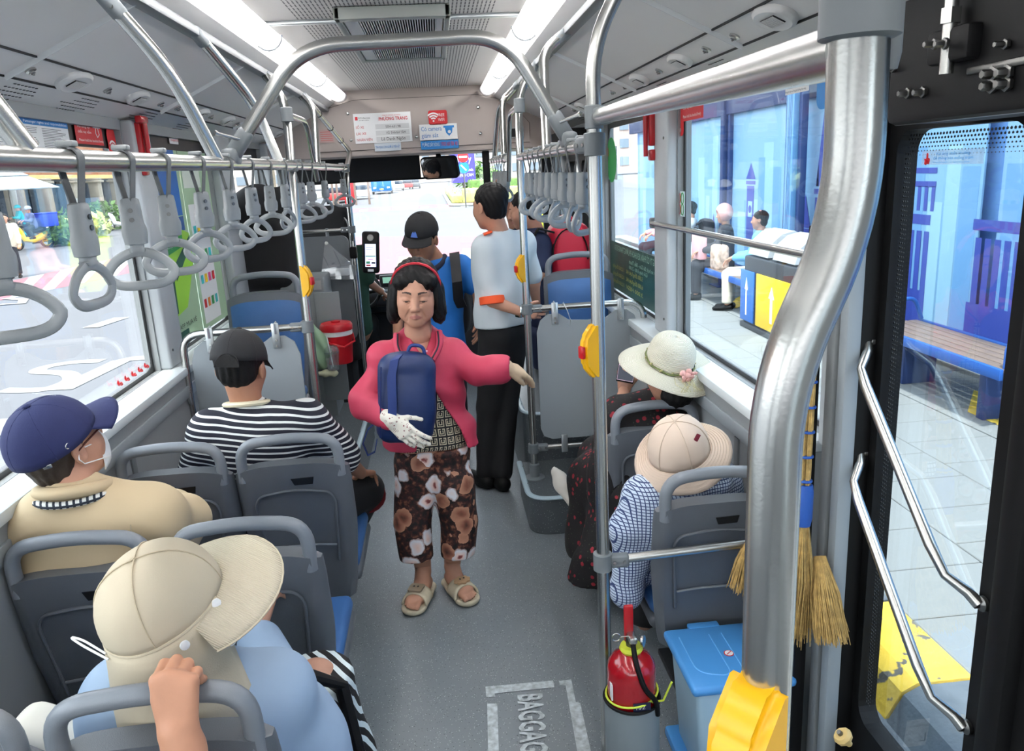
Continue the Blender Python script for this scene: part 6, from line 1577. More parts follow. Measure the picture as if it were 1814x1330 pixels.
# door sticker
t, pt, bar, tx, u, w_, h = wallcard('bell_notice', 'clear sticker on the door glass with a red hand and blue lettering', 'sticker', 1633, 292, 1745, 262, 'R', glass_mat('frosted_film', (.9, .97, 1), .1, .22), x=1.058)
tx('Vui lòng nhấn chuông', .28, .66, .2, .55, BLUP); tx('để thông báo xuống trạm', .24, .36, .2, .64, BLUP); tx('Press the button to signal the driver', .24, .12, .1, .6, BLUP)
MB().tube([pt(.07, .05), pt(.10, .35)], h*.16, 8, oval=.3).build('red_hand', REDP, t)
MB().prism([(.0, 0), (.05, 0), (.06, .3), (.05, .42), (.035, .42), (.03, .78), (.012, .78), (.008, .35), (-.02, .4)], pt(.07, .05, .001), u*(w_*1.3), V(0, 0, 1)*h, .0006).build('red_hand_shape', REDP, t, smooth=0)
# header signs
HY = 6.188
def hcard(name, lab, cat, px0, py0, px1, py1, m, r=0., yy=HY):
    a = P(px0, py0, y=yy); b = P(px1, py1, y=yy); w_ = b.x-a.x; h = a.z-b.z; o = V(a.x, yy, b.z); t = thing(name, lab, cat, o)
    card('sheet', m, t, o, (1, 0, 0), (0, 0, 1), w_, h, .003, r)
    def tx(s_, fx, fz, fh, fw, mm, d=.004, bold=0.): text(s_, 'lettering', mm, t, o+V(w_*fx, -d, h*fz), (1, 0, 0), (0, 0, 1), h*fh, w_*fw if fw else None, bold=bold)
    def bar(fx, fz, fw, fh, mm, d=.0035): card('printed_block', mm, t, o+V(w_*fx, -d+.0, h*fz), (1, 0, 0), (0, 0, 1), w_*fw, h*fh, .0004)
    return t, o, w_, h, tx, bar
t, o, w_, h, tx, bar = hcard('driver_notice', 'white company notice board with vehicle number and crew names on the header', 'notice', 625, 202, 731, 250, WHT)
CR = mat('crimson_print', (190, 24, 40), .6)
bar(.03, .78, .045, .12, CR); tx('FUTA Bus Lines', .09, .82, .06, .20, INK); tx('CHẤT LƯỢNG LÀ DANH DỰ', .09, .76, .022, .18, INK)
tx('CÔNG TY CỔ PHẦN XE KHÁCH', .50, .89, .035, .32, CR); tx('PHƯƠNG TRANG', .44, .74, .11, .50, CR, bold=.02)
for k_, (a_, b_) in enumerate((('SỐ XE', '50H-631.98'), ('LÁI XE', 'VÕ THANH TÂM'), ('NHÂN VIÊN', 'Lê Danh Ngôn'))):
    z_ = .50-k_*.21; tx(a_, .03, z_, .085, (.14, .17, .27)[k_], CR); bar(.37, z_-.05, .59, .17, mat('plate_grey', (214, 216, 216), .35)); tx(b_, .55 if k_ != 2 else .46, z_-.01, .085 if k_ < 2 else .11, (.26, .34, .42)[k_], INK, .0045)
t, o, w_, h, tx, bar = hcard('wifi_sign', 'red free wifi sign on the header panel', 'sign', 758, 196, 793, 220, REDP, .015)
tx('FREE', .50, .56, .22, .36, WHT); tx('WIFI', .50, .24, .22, .34, WHT); wifi(t, o+V(w_*.26, -.0035, h*.26), V(1, 0, 0), V(0, 0, 1), h*.75, WHT)
t, o, w_, h, tx, bar = hcard('camera_notice', 'white camera surveillance notice with blue lettering on the header', 'notice', 742, 221, 811, 247, WHT)
tx('Có camera', .05, .60, .26, .54, BLUP); tx('giám sát', .05, .20, .26, .44, BLUP)
MB().prism([(-.14, .1), (.14, .1), (.14, .04), (.1, .04), (.08, -.1), (0, -.2), (-.08, -.1), (-.1, .04), (-.14, .04)], o+V(w_*.78, -.0038, h*.66), V(w_, 0, 0), V(0, 0, h*2.1), .0006).build('camera_drawing', BLUP, t, smooth=0); MB().lathe([(.012, 0), (.012, .0006)], o+V(w_*.79, -.0045, h*.5), (0, -1, 0), 16).build('camera_lens', WHT, t, smooth=0)
t, o, w_, h, tx, bar = hcard('hotline_strip', 'blue hotline strip below the header panel', 'sticker', 745, 249, 813, 262, BLUP); tx('ĐƯỜNG DÂY NÓNG:', .04, .3, .4, .46, WHT); tx('1900 60 50 40', .53, .3, .45, .44, CR)
t, o, w_, h, tx, bar = hcard('slogan_strip', 'small white strip with fine print below the header panel', 'sticker', 663, 254, 711, 266, mat('strip_white', (206, 214, 220), .5)); tx('TÍNH MẠNG CON NGƯỜI LÀ TRÊN HẾT', .04, .35, .3, .92, BLUP)
t, o, w_, h, tx, bar = hcard('red_outline_notice', 'small pinkish notice with red print at the left of the header', 'notice', 564, 230, 593, 252, mat('notice_pink', (176, 150, 146), .6))
for k_ in range(5): bar(.1, .15+k_*.16, .8, .03, CR)
# control box with dark window on the right header
c_ = P(913, 235, y=6.19); t = thing('header_display', 'small grey wall unit with two dark windows at the right of the header', 'display', c_); MB().box(c_, (.13, .02, .085), .006).build('unit_body', mat('unit_grey', (150, 150, 148), .5), t); MB().box(c_+V(-.022, -.011, 0), (.05, .003, .06)).build('unit_window', DARK, t); MB().box(c_+V(.04, -.011, 0), (.025, .003, .05)).build('unit_window', DARK, t)
# yellow curved handle near front door
c1, c2 = P(925, 200, x=.87), P(948, 216, x=.9); o = MB().tube([c1, c1.lerp(c2, .5)+V(0, 0, .012), c2], .009, 8).build('yellow_handle', YEL); tag(o, 'small yellow curved handle on the ceiling above the front door', 'handle')
# BAGGAGE marking on the floor
FPm = mat('worn_white_paint', (186, 194, 196), .7, var=.35, vscale=45)
bg_ = thing('luggage_area_marking', 'worn white painted BAGGAGE lettering and frame lines on the aisle floor', 'floor marking', (.1, 1.95, .001))
def fl_(px, py): return P(px, py, z=.0025)
def fpoly(l, nm='painted_line'): v = [fl_(*a) for a in l]; MB().add(v, [tuple(range(len(v)))[::-1]]).build(nm, FPm, bg_, smooth=0)
fpoly([(860, 1216), (980, 1205), (982, 1217), (876, 1228), (878, 1234), (861, 1234)]); fpoly([(863, 1246), (881, 1246), (886, 1400), (866, 1400)])
fpoly([(990, 1206), (1012, 1203), (1020, 1243), (1028, 1245), (1050, 1345), (1026, 1350), (1002, 1214), (992, 1213)])
# lettering stencilled along the aisle
A_ = fl_(918, 1231); B_ = fl_(960, 1226); C_ = fl_(976, 1318)
dn = (fl_(972, 1345)-fl_(960, 1226)).normalized(); ac_ = (B_-A_); Hh = ac_.length; acn = ac_.normalized()
x_ = V(0, 0, 1).cross(dn)
text('BAGGAGE', 'lettering', FPm, bg_, A_+V(0, 0, .001), dn, V(0, 0, 1).cross(dn), Hh, .33, bold=.025)
# ------------------------------------------------------------------ people
def skinm(name, c): return mat(name, c, .55, var=.05, vscale=30, bump=.1, bscale=250)
SK1 = skinm('skin_warm', (186, 138, 114)); SK2 = skinm('skin_tan', (168, 120, 94)); LIP = mat('lip', (178, 118, 106), .5); BROW = mat('eyebrow', (70, 54, 48), .8)
HAIR = mat('black_hair', (13, 12, 13), .6, spec=.25, bump=.6, bscale=120); HAIRG = mat('dark_brown_hair', (46, 36, 30), .6, bump=.6, bscale=120)
EYE = mat('eye_dark', (24, 18, 16), .2); EYEW = mat('eye_white', (212, 206, 200), .4)
def rotF(f, tilt=(0, 0)):
    """head or body axes: right, forward, up; f = forward direction, tilt = (pitch down, roll)"""
    f = Vector(f).normalized(); z = Vector((0, 0, 1)); r = f.cross(z).normalized(); u = r.cross(f)
    R = Matrix((r, f, u)).transposed()
    return R @ Matrix.Rotation(tilt[1], 3, 'Y') @ Matrix.Rotation(-tilt[0], 3, 'X')
def head_sdf(c, R, s=1., h=.0035, neck=None, ears=True, mouth=0.):
    c = Vector(c); S = SDF(c-V(.16, .16, .2)*s, c+V(.16, .16, .17)*s, h)
    L = lambda a, b, d: c+R @ (V(a, b, d)*s)
    E = lambda a, b, d, r, k=.02, op='u': S.ell(L(a, b, d), [q*s for q in r], R, k*s, op)
    E(0, -.012, .032, (.074, .092, .083)); E(0, .03, -.015, (.066, .062, .085), .03); E(0, .035, -.062, (.054, .048, .045), .03); E(0, .066, -.092, (.024, .020, .018), .03)
    for q in (-1, 1):
        E(q*.036, .058, -.022, (.027, .025, .028), .025); S.cap(L(q*.012, .082, .030), L(q*.046, .066, .026), .009*s, .008*s, .014*s)
        E(q*.031, .097, .008, (.017, .014, .0105), .012, 's'); E(q*.030, .0765, .006, (.0165, .013, .0125), .006)
        S.cap(L(q*.016, .0895, .0015), L(q*.044, .080, .001), .0016*s, .0016*s, .002*s, 's')
        E(q*.0115, .097, -.028, (.009, .011, .008), .008)
        S.cap(L(q*.020, .098, -.030), L(q*.034, .084, -.058), .0022*s, .002*s, .006*s, 's')
        if ears: E(q*.078, -.008, -.004, (.010, .019, .031), .008); E(q*.086, -.002, -.002, (.006, .010, .019), .004, 's')
    S.cap(L(0, .086, .018), L(0, .108, -.022), .0075*s, .0115*s, .014*s)
    for q in (-1, 1): E(q*.007, .104, -.036, (.0038, .005, .003), .002, 's')
    m_ = mouth
    for q in (-1, 1):
        S.cap(L(0, .0955, -.053), L(q*.021, .084, -.055-m_), .0055*s, .003*s, .005*s); S.cap(L(0, .0935, -.063), L(q*.019, .083, -.060-m_), .006*s, .003*s, .005*s)
        S.cap(L(0, .102, -.0575), L(q*.024, .088, -.059-m_*1.3), .0016*s, .0012*s, .002*s, 's')
    if neck is not None: S.cap(L(0, -.022, -.05), neck, .048*s, .054*s, .025*s)
    else: S.cap(L(0, -.022, -.05), L(0, -.03, -.15), .052*s, .056*s, .025*s)
    def region(cc, off=0):
        q = (cc-np.array(c)) @ np.array(R)/s; out = np.zeros(len(cc), int)
        lip = (((q[:, 0])/.0225)**2+((q[:, 2]+.058+m_*(q[:, 0]/.02)**2)/.0085)**2 < 1) & (q[:, 1] > .078); out[lip] = 1
        for e in (-1, 1):
            x = q[:, 0]*e; b = (np.abs(q[:, 2]-.031-.003*np.sin((x-.012)/.034*3.1)) < .0040*(1.1-(x-.014)/.05)) & (x > .012) & (x < .047) & (q[:, 1] > .05); out[b] = 2
        return out
    return S, L, region
def eyes(t, L, s=1., dz=0., half=1.):
    for q in (-1, 1):
        MB().ball(L(q*.031, .0795, .0012+dz), .0105*s, 14, (1.05, .95, .30*half)).build('eye', EYEW, t); MB().ball(L(q*.031, .0872, .0008+dz), .0060*s, 12, (1.15, .72, .60*half)).build('iris', EYE, t)
def hand_sdf(S, w, D, N, T, s=1., curl=(.5, .5, .4), spread=.06, thumb=(.6, .5, .3), r=1.):
    """w wrist, D towards the fingers, N out of the palm, T thumb side"""
    w = Vector(w); D = Vector(D).normalized(); N = (Vector(N)-D*Vector(N).dot(D)).normalized(); T0 = D.cross(N); T = T0 if T0.dot(Vector(T)) > 0 else -T0
    kn = []
    for i, (a, l) in enumerate(((.028, .088), (.009, .092), (-.010, .088), (-.028, .080))):
        p = w+D*l*s+T*a*s; S.cap(w+T*a*.55*s, p, .0145*s*r, .0115*s*r, .012*s); kn.append(p)
    S.cap(w+D*.02*s+T*.012*s+N*.006*s, w+D*.055*s+T*.028*s+N*.006*s, .015*s, .012*s, .012*s)
    ln = ((.042, .026, .020), (.046, .029, .022), (.043, .027, .021), (.033, .020, .018)); rr = (.0092, .0095, .0090, .0080)
    for i, p in enumerate(kn):
        d = (D+T*spread*(1.5-i)).normalized(); q = p; r0 = rr[i]*s*r
        for j in range(3):
            a = curl[j]+(.06*i if j == 0 else 0); ax_ = T; d = (Matrix.Rotation(a*(1 if (Matrix.Rotation(.2, 3, ax_) @ d).dot(N) > d.dot(N) else -1), 3, ax_) @ d).normalized()
            e = q+d*ln[i][j]*s; S.cap(q, e, r0, r0*.93, .003*s); q = e; r0 *= .93
    q = w+D*.022*s+T*.024*s+N*.008*s; d = (D*math.cos(thumb[0])+T*math.sin(thumb[0])+N*.25).normalized(); r0 = .0135*s
    for j, l in enumerate((.036, .030, .024)):
        e = q+d*l*s; S.cap(q, e, r0, r0*.86, .005*s); q = e; r0 *= .86; d = (d+N*thumb[1]*.5-T*thumb[2]*.5+D*.2).normalized()
    return S
def hand_field(w, D, N, T, s=1., h=.0035, **k):
    w = Vector(w); S = SDF(w-V(.2, .2, .2)*s, w+V(.2, .2, .2)*s, h); hand_sdf(S, w, D, N, T, s, **k); return S
def bnd(pts, m): a = np.array([list(p) for p in pts]); return a.min(0)-m, a.max(0)+m
def torso(S, J, g=0., w=1., k=.05, low=True):
    F = J['F']; fl = (F, .72)
    sa, sb, ch, pv, nk = (Vector(J[q]) for q in ('sa', 'sb', 'ch', 'pv', 'nk'))
    S.cap(sa, sb, (.062+g), (.062+g), k, flat=(F, .95)); u = (sb-sa).normalized()
    S.cap(nk-V(0, 0, .02), (sa+sb)/2-V(0, 0, .03), .052+g*.35, .075+g*.7, k)
    hw = (sb-sa).length/2
    for q in (-1, 1):
        S.cap(ch+u*q*hw*.42*w+V(0, 0, .06), pv+u*q*.055*w+V(0, 0, .10), .098*w+g, .095*w+g, k, flat=(F, .86))
        if low: S.cap(pv+u*q*.055*w+V(0, 0, .10), pv+u*q*.062*w, .095*w+g, .105*w+g, k, flat=(F, .86))
    S.cap((sa+sb)/2-V(0, 0, .05), ch, .10*w+g, .11*w+g, k, flat=(F, .85))
def limb(S, pts, rs, g=0., k=.02): S.path([list(p) for p in pts], [r+g for r in rs], k)
def body(t, J, skin, h=.009, arms=True, legs=True, w=1., heads=(), hands=(), mats=None, region=None, name='body'):
    pts = [J[k_] for k_ in J if isinstance(J[k_], Vector) and k_ not in ('F',)]
    lo, hi = bnd(pts, .17); S = SDF(lo, hi, h); torso(S, J, -.012, w)
    if arms:
        for a in 'ab':
            if 'e'+a in J: limb(S, (J['s'+a], J['e'+a], J['w'+a]), (.046, .038, .026))
    if legs:
        for a in 'ab':
            if 'k'+a in J: limb(S, (J['h'+a], J['k'+a], J['f'+a]), (.078, .052, .036))
    o = sdf_obj([S]+list(heads)+list(hands), name, mats or [skin, LIP, BROW], t, region=region)
    return o
def cloth(t, name, m, J, pieces, g=.012, h=.009, w=1., tors=True, wr=(.0, 30), k=.04, cuts=(), post=None, low=True, region=None, seed=1.):
    """garment grown over the joints: pieces = list of (points, radii)"""
    pts = [p for pc_ in pieces for p in pc_[0]]+([J['sa'], J['sb'], J['pv'], J['nk']] if tors else [])
    lo, hi = bnd(pts, .24); S = SDF(lo, hi, h)
    if tors: torso(S, J, g, w, low=low)
    for pc_ in pieces: limb(S, pc_[0], pc_[1], 0, k)
    if wr[0]: S.wrinkle(wr[0], wr[1], (.3, .2, 1), seed)
    for o_, n_ in cuts: S.plane(o_, n_)
    if post: post(S)
    return sdf_obj(S, name, m, t, region=region)
def shell_dome(c, R, rx, ry, hz, n=30, m=9, pw=2.3, seam=0, off=0):
    def fn(u, v):
        a = 2*PI*u; b = PI/2*min(v, .995); q = math.cos(b)**(2/pw); z = math.sin(b)**(2/pw)*hz
        w_ = 1+(.012*abs(math.cos(a*3)) if seam else 0)
        return Vector(c)+R @ V(math.cos(a)*rx*q*w_, math.sin(a)*ry*q*w_+off, z)
    return fn
def cap_hat(t, lab, c, R, col_m, s=1., bill=True, back_gap=False, tilt=0.):
    """baseball cap: crown, seams, button, bill towards +forward"""
    o = thing('baseball_cap', lab, 'cap', c); fn = shell_dome(c, R, .092*s, .108*s, .108*s, seam=1, pw=2.15)
    MB().grid(fn, 42, 12, cu=True).build('crown', col_m, o, smooth=80, solid=.003)
    for k_ in range(6): MB().tube([fn(k_/6.+1/12., v/10.)+(fn(k_/6.+1/12., v/10.)-Vector(c)).normalized()*.001 for v in range(11)], .0013, 5).build('seam', col_m, o)
    MB().ball(Vector(c)+R @ V(0, 0, .110*s), .010*s, 10, (1, 1, .6)).build('top_button', col_m, o)
    if bill:
        def bf(u, v):
            a = PI/2+(u-.5)*2.15; x = math.cos(a)*.090*s; y = math.sin(a)*.104*s; e = v*.078*s*math.cos((u-.5)*2.4)**.6
            return Vector(c)+R @ V(x*(1+.1*v), y+e, .004-.30*x*x/(.09*s)*v-.012*v-.35*e*.25)
        MB().grid(bf, 21, 7).build('bill', col_m, o, smooth=80, solid=.004)
    return o
def brim_hat(o, c, R, rx, ry, hz, rb, m, droop=.03, wave=0., pw=2.6, ell=1., name='brim', lean=None, n=48, rings=8, ph=0., crown=True):
    if crown: MB().grid(shell_dome(c, R, rx, ry, hz, pw=pw), 42, 14, cu=True).build('crown', m, o, smooth=80, solid=.004)
    def bf(u, v):
        a = 2*PI*u; rb_ = rb(a) if callable(rb) else rb; dr = droop(a) if callable(droop) else droop
        x, y = math.cos(a), math.sin(a); e = rb_*v
        return Vector(c)+R @ V(x*(rx+e), y*(ry+e*ell), -dr*v**1.3+wave*math.sin(3*a+ph)*v)
    return MB().grid(bf, n, rings, cu=True).build(name, m, o, smooth=80, solid=.004), bf

# patterns
n = NT('floral_trousers', .75); o_ = n.obj()
wv = n.nt.nodes.new('ShaderNodeVectorMath'); wv.operation = 'MULTIPLY_ADD'; n.nt.links.new(n.noise(o_, 16., 3., 'Color'), wv.inputs[0]); wv.inputs[1].default_value = (.055,)*3; n.nt.links.new(o_, wv.inputs[2]); wo_ = wv.outputs[0]
pet = n.nt.nodes.new('ShaderNodeTexVoronoi'); pet.inputs['Scale'].default_value = 11.5; n.nt.links.new(wo_, pet.inputs['Vector'])
ring = n.ramp(pet.outputs['Distance'], [(.0, (80, 24, 30)), (.10, (140, 70, 66)), (.16, (226, 196, 186)), (.38, (214, 216, 222)), (.46, (150, 120, 112))])
mask = n.math('LESS_THAN', pet.outputs['Distance'], .47)
sp = n.nt.nodes.new('ShaderNodeSeparateColor'); n.nt.links.new(pet.outputs['Color'], sp.inputs[0])
pale = n.math('GREATER_THAN', sp.outputs[0], .42)
brn = n.ramp(pet.outputs['Distance'], [(.0, (40, 20, 20)), (.2, (128, 78, 60)), (.45, (178, 128, 102))])
bgc = n.ramp(n.noise(o_, 42., 4.), [(.40, (16, 12, 14)), (.55, (60, 26, 22)), (.66, (124, 78, 58))])
n.col(n.mix(mask, bgc, n.mix(pale, brn, ring))); FLORAL = n.m
n = NT('key_print_blouse', .75); x, y, z = n.sep(n.obj(scale=(26, 26, 26)))
def frc(v): return n.math('FRACT', v)
cx_ = n.math('ABSOLUTE', n.math('SUBTRACT', frc(n.math('ADD', x, n.math('MULTIPLY', y, .7))), .5)); cz_ = n.math('ABSOLUTE', n.math('SUBTRACT', frc(z), .5))
mx = n.math('MAXIMUM', cx_, cz_); rg_ = n.math('GREATER_THAN', frc(n.math('MULTIPLY', mx, 5.)), .5)
gap = n.math('MULTIPLY', n.math('LESS_THAN', cx_, .08), n.math('GREATER_THAN', frc(z), .5)); n.col(n.mix(n.math('MULTIPLY', rg_, n.math('SUBTRACT', 1., gap)), (26, 24, 26), (206, 194, 166))); KEYP = n.m
def stripes(name, f, d, c1, c2, duty=.35, rough=.8, rot=0):
    n = NT(name, rough); o_ = n.obj(); x, y, z = n.sep(o_)
    t_ = n.math('ADD', n.math('ADD', n.math('MULTIPLY', x, d[0]*f), n.math('MULTIPLY', y, d[1]*f)), n.math('MULTIPLY', z, d[2]*f)); t_ = n.math('ADD', t_, n.math('MULTIPLY', n.noise(o_, 7.), 1.2 if rot else .4))
    n.col(n.mix(n.math('LESS_THAN', n.math('FRACT', t_), duty), c1, c2)); return n.m
STR = stripes('navy_white_stripes', 46, (.12, 0, 1), (20, 22, 38), (226, 228, 224), .33)
STR2 = stripes('black_white_stripes', 40, (.7, .5, .5), (12, 12, 14), (214, 226, 228), .45, rot=1)
def checks(name, f, base, line, line2, w_=.18):
    n = NT(name, .85); x, y, z = n.sep(n.obj()); a = n.math('ADD', x, n.math('MULTIPLY', y, .35))
    l1 = n.math('LESS_THAN', n.math('FRACT', n.math('MULTIPLY', a, f)), w_); l2 = n.math('LESS_THAN', n.math('FRACT', n.math('MULTIPLY', z, f)), w_); l3 = n.math('LESS_THAN', n.math('FRACT', n.math('MULTIPLY', a, f*.25)), .06)
    n.col(n.mix(n.math('MAXIMUM', l1, l2), base, line)); return n.m
CHK = checks('blue_white_check', 95, (198, 212, 228), (50, 66, 110), None, .26); PLAID = checks('plaid_lining', 60, (210, 212, 208), (40, 48, 60), None, .4)
n = NT('dark_floral_dress', .8); o_ = n.obj(); vv = n.vor(o_, 34., None); sp = n.nt.nodes.new('ShaderNodeSeparateColor'); n.nt.links.new(vv.outputs['Color'], sp.inputs[0])
n.col(n.mix(n.math('MULTIPLY', n.math('LESS_THAN', vv.outputs['Distance'], .30), n.math('GREATER_THAN', sp.outputs[1], .55)), n.mix(n.math('LESS_THAN', n.vor(o_, 60.), .16), (16, 13, 15), (52, 62, 44)), (140, 30, 44))); DRESS = n.m
n = NT('printed_glove', .8); o_ = n.obj(); v_ = n.vor(o_, 62.); n.col(n.mix(n.math('MULTIPLY', n.math('GREATER_THAN', v_, .20), n.math('LESS_THAN', v_, .27)), (232, 226, 212), (120, 40, 48))); GLOVEP = n.m
n = NT('straw_weave', .8); o_ = n.obj(); n.col((232, 228, 208)); n.b.inputs['Roughness'].default_value = .8; STRAWH = n.m
PINK = mat('pink_jacket', (184, 52, 80), .62, var=.06, vscale=8, bump=.15, bscale=120); BLUEBAG = mat('navy_blue_bag', (15, 38, 84), .48, var=.1, vscale=10, bump=.15, bscale=200)
BEIGE = mat('beige_cotton', (196, 184, 160), .85, var=.04, bump=.2, bscale=400); CREAM = mat('cream_cotton', (214, 194, 176), .85, var=.04, bump=.25, bscale=400)
JKT = mat('sand_jacket', (196, 176, 142), .75, var=.04, vscale=5); NAVYC = mat('navy_cap_cotton', (30, 38, 84), .8, bump=.2, bscale=400); BLKC = mat('black_cap_cotton', (22, 22, 25), .8, bump=.2, bscale=400)
WSH = mat('white_shirt', (196, 206, 211), .75, var=.03); BLKT = mat('black_trousers', (15, 15, 18), .8); LBS = mat('pale_blue_shirt', (152, 174, 198), .75, var=.04)
SLIDE = mat('cream_rubber_slide', (206, 196, 170), .6, var=.15, vscale=18)

# ---- woman in the pink jacket, standing in the aisle facing us
yw = 3.15
t = tag(thing('person', None, None, V(P(765, 1040, z=0).x, yw, 0)), 'standing woman in pink jacket and floral trousers, holding a navy bag, red hairband', 'person')
Jw = dict(F=V(.05, -1, 0), nk=P(741, 592, y=yw+.02), sa=P(683, 636, y=yw+.02), sb=P(800, 628, y=yw+.03), ch=P(752, 690, y=yw+.02), pv=P(766, 812, y=yw+.03),
          ea=P(644, 714, y=3.10), wa=P(688, 738, y=2.93), eb=P(846, 658, y=3.12), wb=P(893, 650, y=3.08))
Jw['ha'] = P(738, 830, y=yw+.03); Jw['hb'] = P(798, 830, y=yw+.03)
fA = P(752, 1040, z=.035); fB = P(803, 1030, z=.035)
Jw['ka'] = P(738, 915, y=yw); Jw['kb'] = P(806, 915, y=yw); Jw['fa'] = fA+V(0, .03, .06); Jw['fb'] = fB+V(0, .03, .06)
hc = P(737, 520, y=yw-.02); hR = rotF((-.03, -1, -.0), (.20, -.06)); HS = 1.05
S, L, reg = head_sdf(hc, hR, HS, h=.0023, neck=Jw['nk'], mouth=.0045)
for q in (-1, 1):      # folds and jowls
    S.cap(L(q*.020, .100, -.028), L(q*.036, .080, -.066), .0042, .003, .006, 's'); S.cap(L(q*.028, .086, -.062), L(q*.030, .078, -.080), .0022, .0015, .005, 's'); S.ell(L(q*.044, .048, -.060), (.018, .020, .02), hR, .02)
    S.cap(L(q*.018, .0905, -.008), L(q*.040, .080, -.012), .0015, .001, .004, 's')
feet = []
toeA = P(727, 1082, z=.03); toeB = P(838, 1066, z=.03)
for hp_, tp_ in ((fA, toeA), (fB, toeB)):
    d = (tp_-hp_); d.z = 0; d.normalize(); sd = V(-d.y, d.x, 0); S2 = SDF(hp_-V(.25, .25, .05), hp_+V(.25, .25, .2), .004)
    S2.cap(hp_+V(0, 0, .08)-d*.0, hp_+d*.02+V(0, 0, .035), .036, .036, .03); S2.cap(hp_-d*.02+V(0, 0, .02), hp_+d*.12+V(0, 0, .012), .032, .030, .03, flat=((0, 0, 1), .8))
    S2.cap(hp_+d*.12+sd*.018+V(0, 0, .012), hp_+d*.14-sd*.02+V(0, 0, .010), .022, .02, .02)
    for q, ln_, r_ in ((-.030, .150, .0075), (-.017, .163, .008), (-.003, .170, .0085), (.010, .172, .009), (.027, .170, .012)):
        qq = q if hp_ is fA else -q
        S2.cap(hp_+d*.13+sd*qq*.9+V(0, 0, .012), hp_+d*(ln_+.01)+sd*qq+V(0, 0, .006), r_, r_*.95, .003)
    feet.append(S2)
o = body(t, Jw, SK1, heads=[S], hands=feet, region=reg); eyes(t, L, HS, dz=-.0012, half=.75)
for q in (-1, 1): MB().tube([L(q*.0165, .0905, .0005), L(q*.024, .0925, .0030), L(q*.034, .0905, .0030), L(q*.044, .0830, -.0010)], .0010, 6).build('upper_lid_line', BROW, t)
# hair bob with fringe parting, red hairband
Sh = SDF(hc-V(.17, .17, .2), hc+V(.17, .17, .18), .0035)
E = lambda a, b, d, r, k=.02, op='u': Sh.ell(L(a, b, d), r, hR, k, op)
E(0, -.024, .042, (.094, .107, .095)); 
for q in (-1, 1): E(q*.082, -.006, -.030, (.030, .058, .080), .03); E(q*.088, .0, -.078, (.022, .040, .044), .03); E(q*.050, .050, .066, (.034, .034, .030), .02)
E(0, -.06, -.06, (.085, .05, .08), .03)
E(0, .096, -.022, (.062, .064, .092), .012, 's'); E(-.0, .105, .042, (.054, .042, .038), .012, 's')
Sh.warp(lambda X, Y, Z: .0016*np.sin(260*X+40*Z+3*np.sin(30*Z))+.0012*np.sin(310*Y+60*X))
sdf_obj(Sh, 'hair', HAIR, t)
bp_ = [L(math.cos(a)*.093, -.020+.012*math.sin(a)+.02, .031+math.sin(a)*.094) for a in [(-.15+i*(PI+.3)/22) for i in range(23)]]
MB().strip(bp_, .026, .006, hR @ V(0, 1, .1)).build('hairband', mat('hairband_red', (186, 30, 48), .7, bump=.5, bscale=150), t)
# blouse, jacket, trousers
cloth(t, 'blouse', KEYP, Jw, [], g=.006, h=.008, w=.98, cuts=[(Jw['nk']+V(0, -.06, -.055), (0, -.55, 1)), (V(0, 0, P(760, 806, y=yw-.1).z), (0, 0, -1))], post=lambda S_: S_.ell(L(0, .03, -.20), (.05, .12, .07), None, .02, 's'))
def jopen(S_):
    ctr = [(1.30, .000, .052), (1.18, .004, .040), (1.13, .006, .012), (1.02, .010, .018), (.90, .030, .045), (.80, .050, .085), (.70, .055, .11)]
    zz = np.array([c_[0] for c_ in ctr])[::-1]; cc = np.array([c_[1] for c_ in ctr])[::-1]; ww_ = np.array([c_[2] for c_ in ctr])[::-1]; x0 = Jw['ch'].x
    def fn(X, Y, Z):
        xc_ = x0+np.interp(Z, zz, cc); hw_ = np.interp(Z, zz, ww_)
        return np.maximum(np.maximum(np.abs(X-xc_)-hw_, Y-(yw+.02)), 0*Z-1)
    X = (S_.lo[0]+np.arange(S_.n[0])*S_.h)[:, None, None]; Y = (S_.lo[1]+np.arange(S_.n[1])*S_.h)[None, :, None]; Z = (S_.lo[2]+np.arange(S_.n[2])*S_.h)[None, None, :]
    S_.F = np.maximum(S_.F, -fn(X, Y, Z)).astype(np.float32)
    S_.ell(Jw['nk']+V(0, -.02, .05), (.062, .07, .06), None, .01, 's')
    for e_, d_ in ((Jw['ea'].lerp(Jw['wa'], 1.28), Jw['wa']-Jw['ea']), (P(900, 652, y=3.085), cu-Jw['eb'])): d_ = d_.normalized(); S_.cap(e_-d_*.0, e_+d_*.06, .038, .046, .004, 's')
    hz_ = P(760, 806, y=yw-.1).z; S_.plane((0, 0, hz_), (-.05, 0, -1))
cu = Jw['wb']
cloth(t, 'jacket', PINK, Jw, [((Jw['sa'], Jw['ea'], Jw['ea'].lerp(Jw['wa'], 1.05)), (.058, .058, .046)), ((Jw['sb'], Jw['eb'], P(888, 652, y=3.085)), (.054, .056, .050)), ((P(872, 655, y=3.085), P(885, 656, y=3.085)), (.060, .056)),
      ((Jw['pv']+V(-.08, 0, .10), Jw['pv']+V(-.10, -.01, 0)), (.12, .11)), ((Jw['pv']+V(.08, 0, .10), Jw['pv']+V(.10, -.01, 0)), (.12, .115)), ((Jw['nk']+V(-.07, .01, -.02), Jw['nk']+V(0, .07, .01), Jw['nk']+V(.07, .01, -.02)), (.034, .045, .034))],
      g=.013, h=.006, wr=(.008, 36), post=jopen, k=.025)
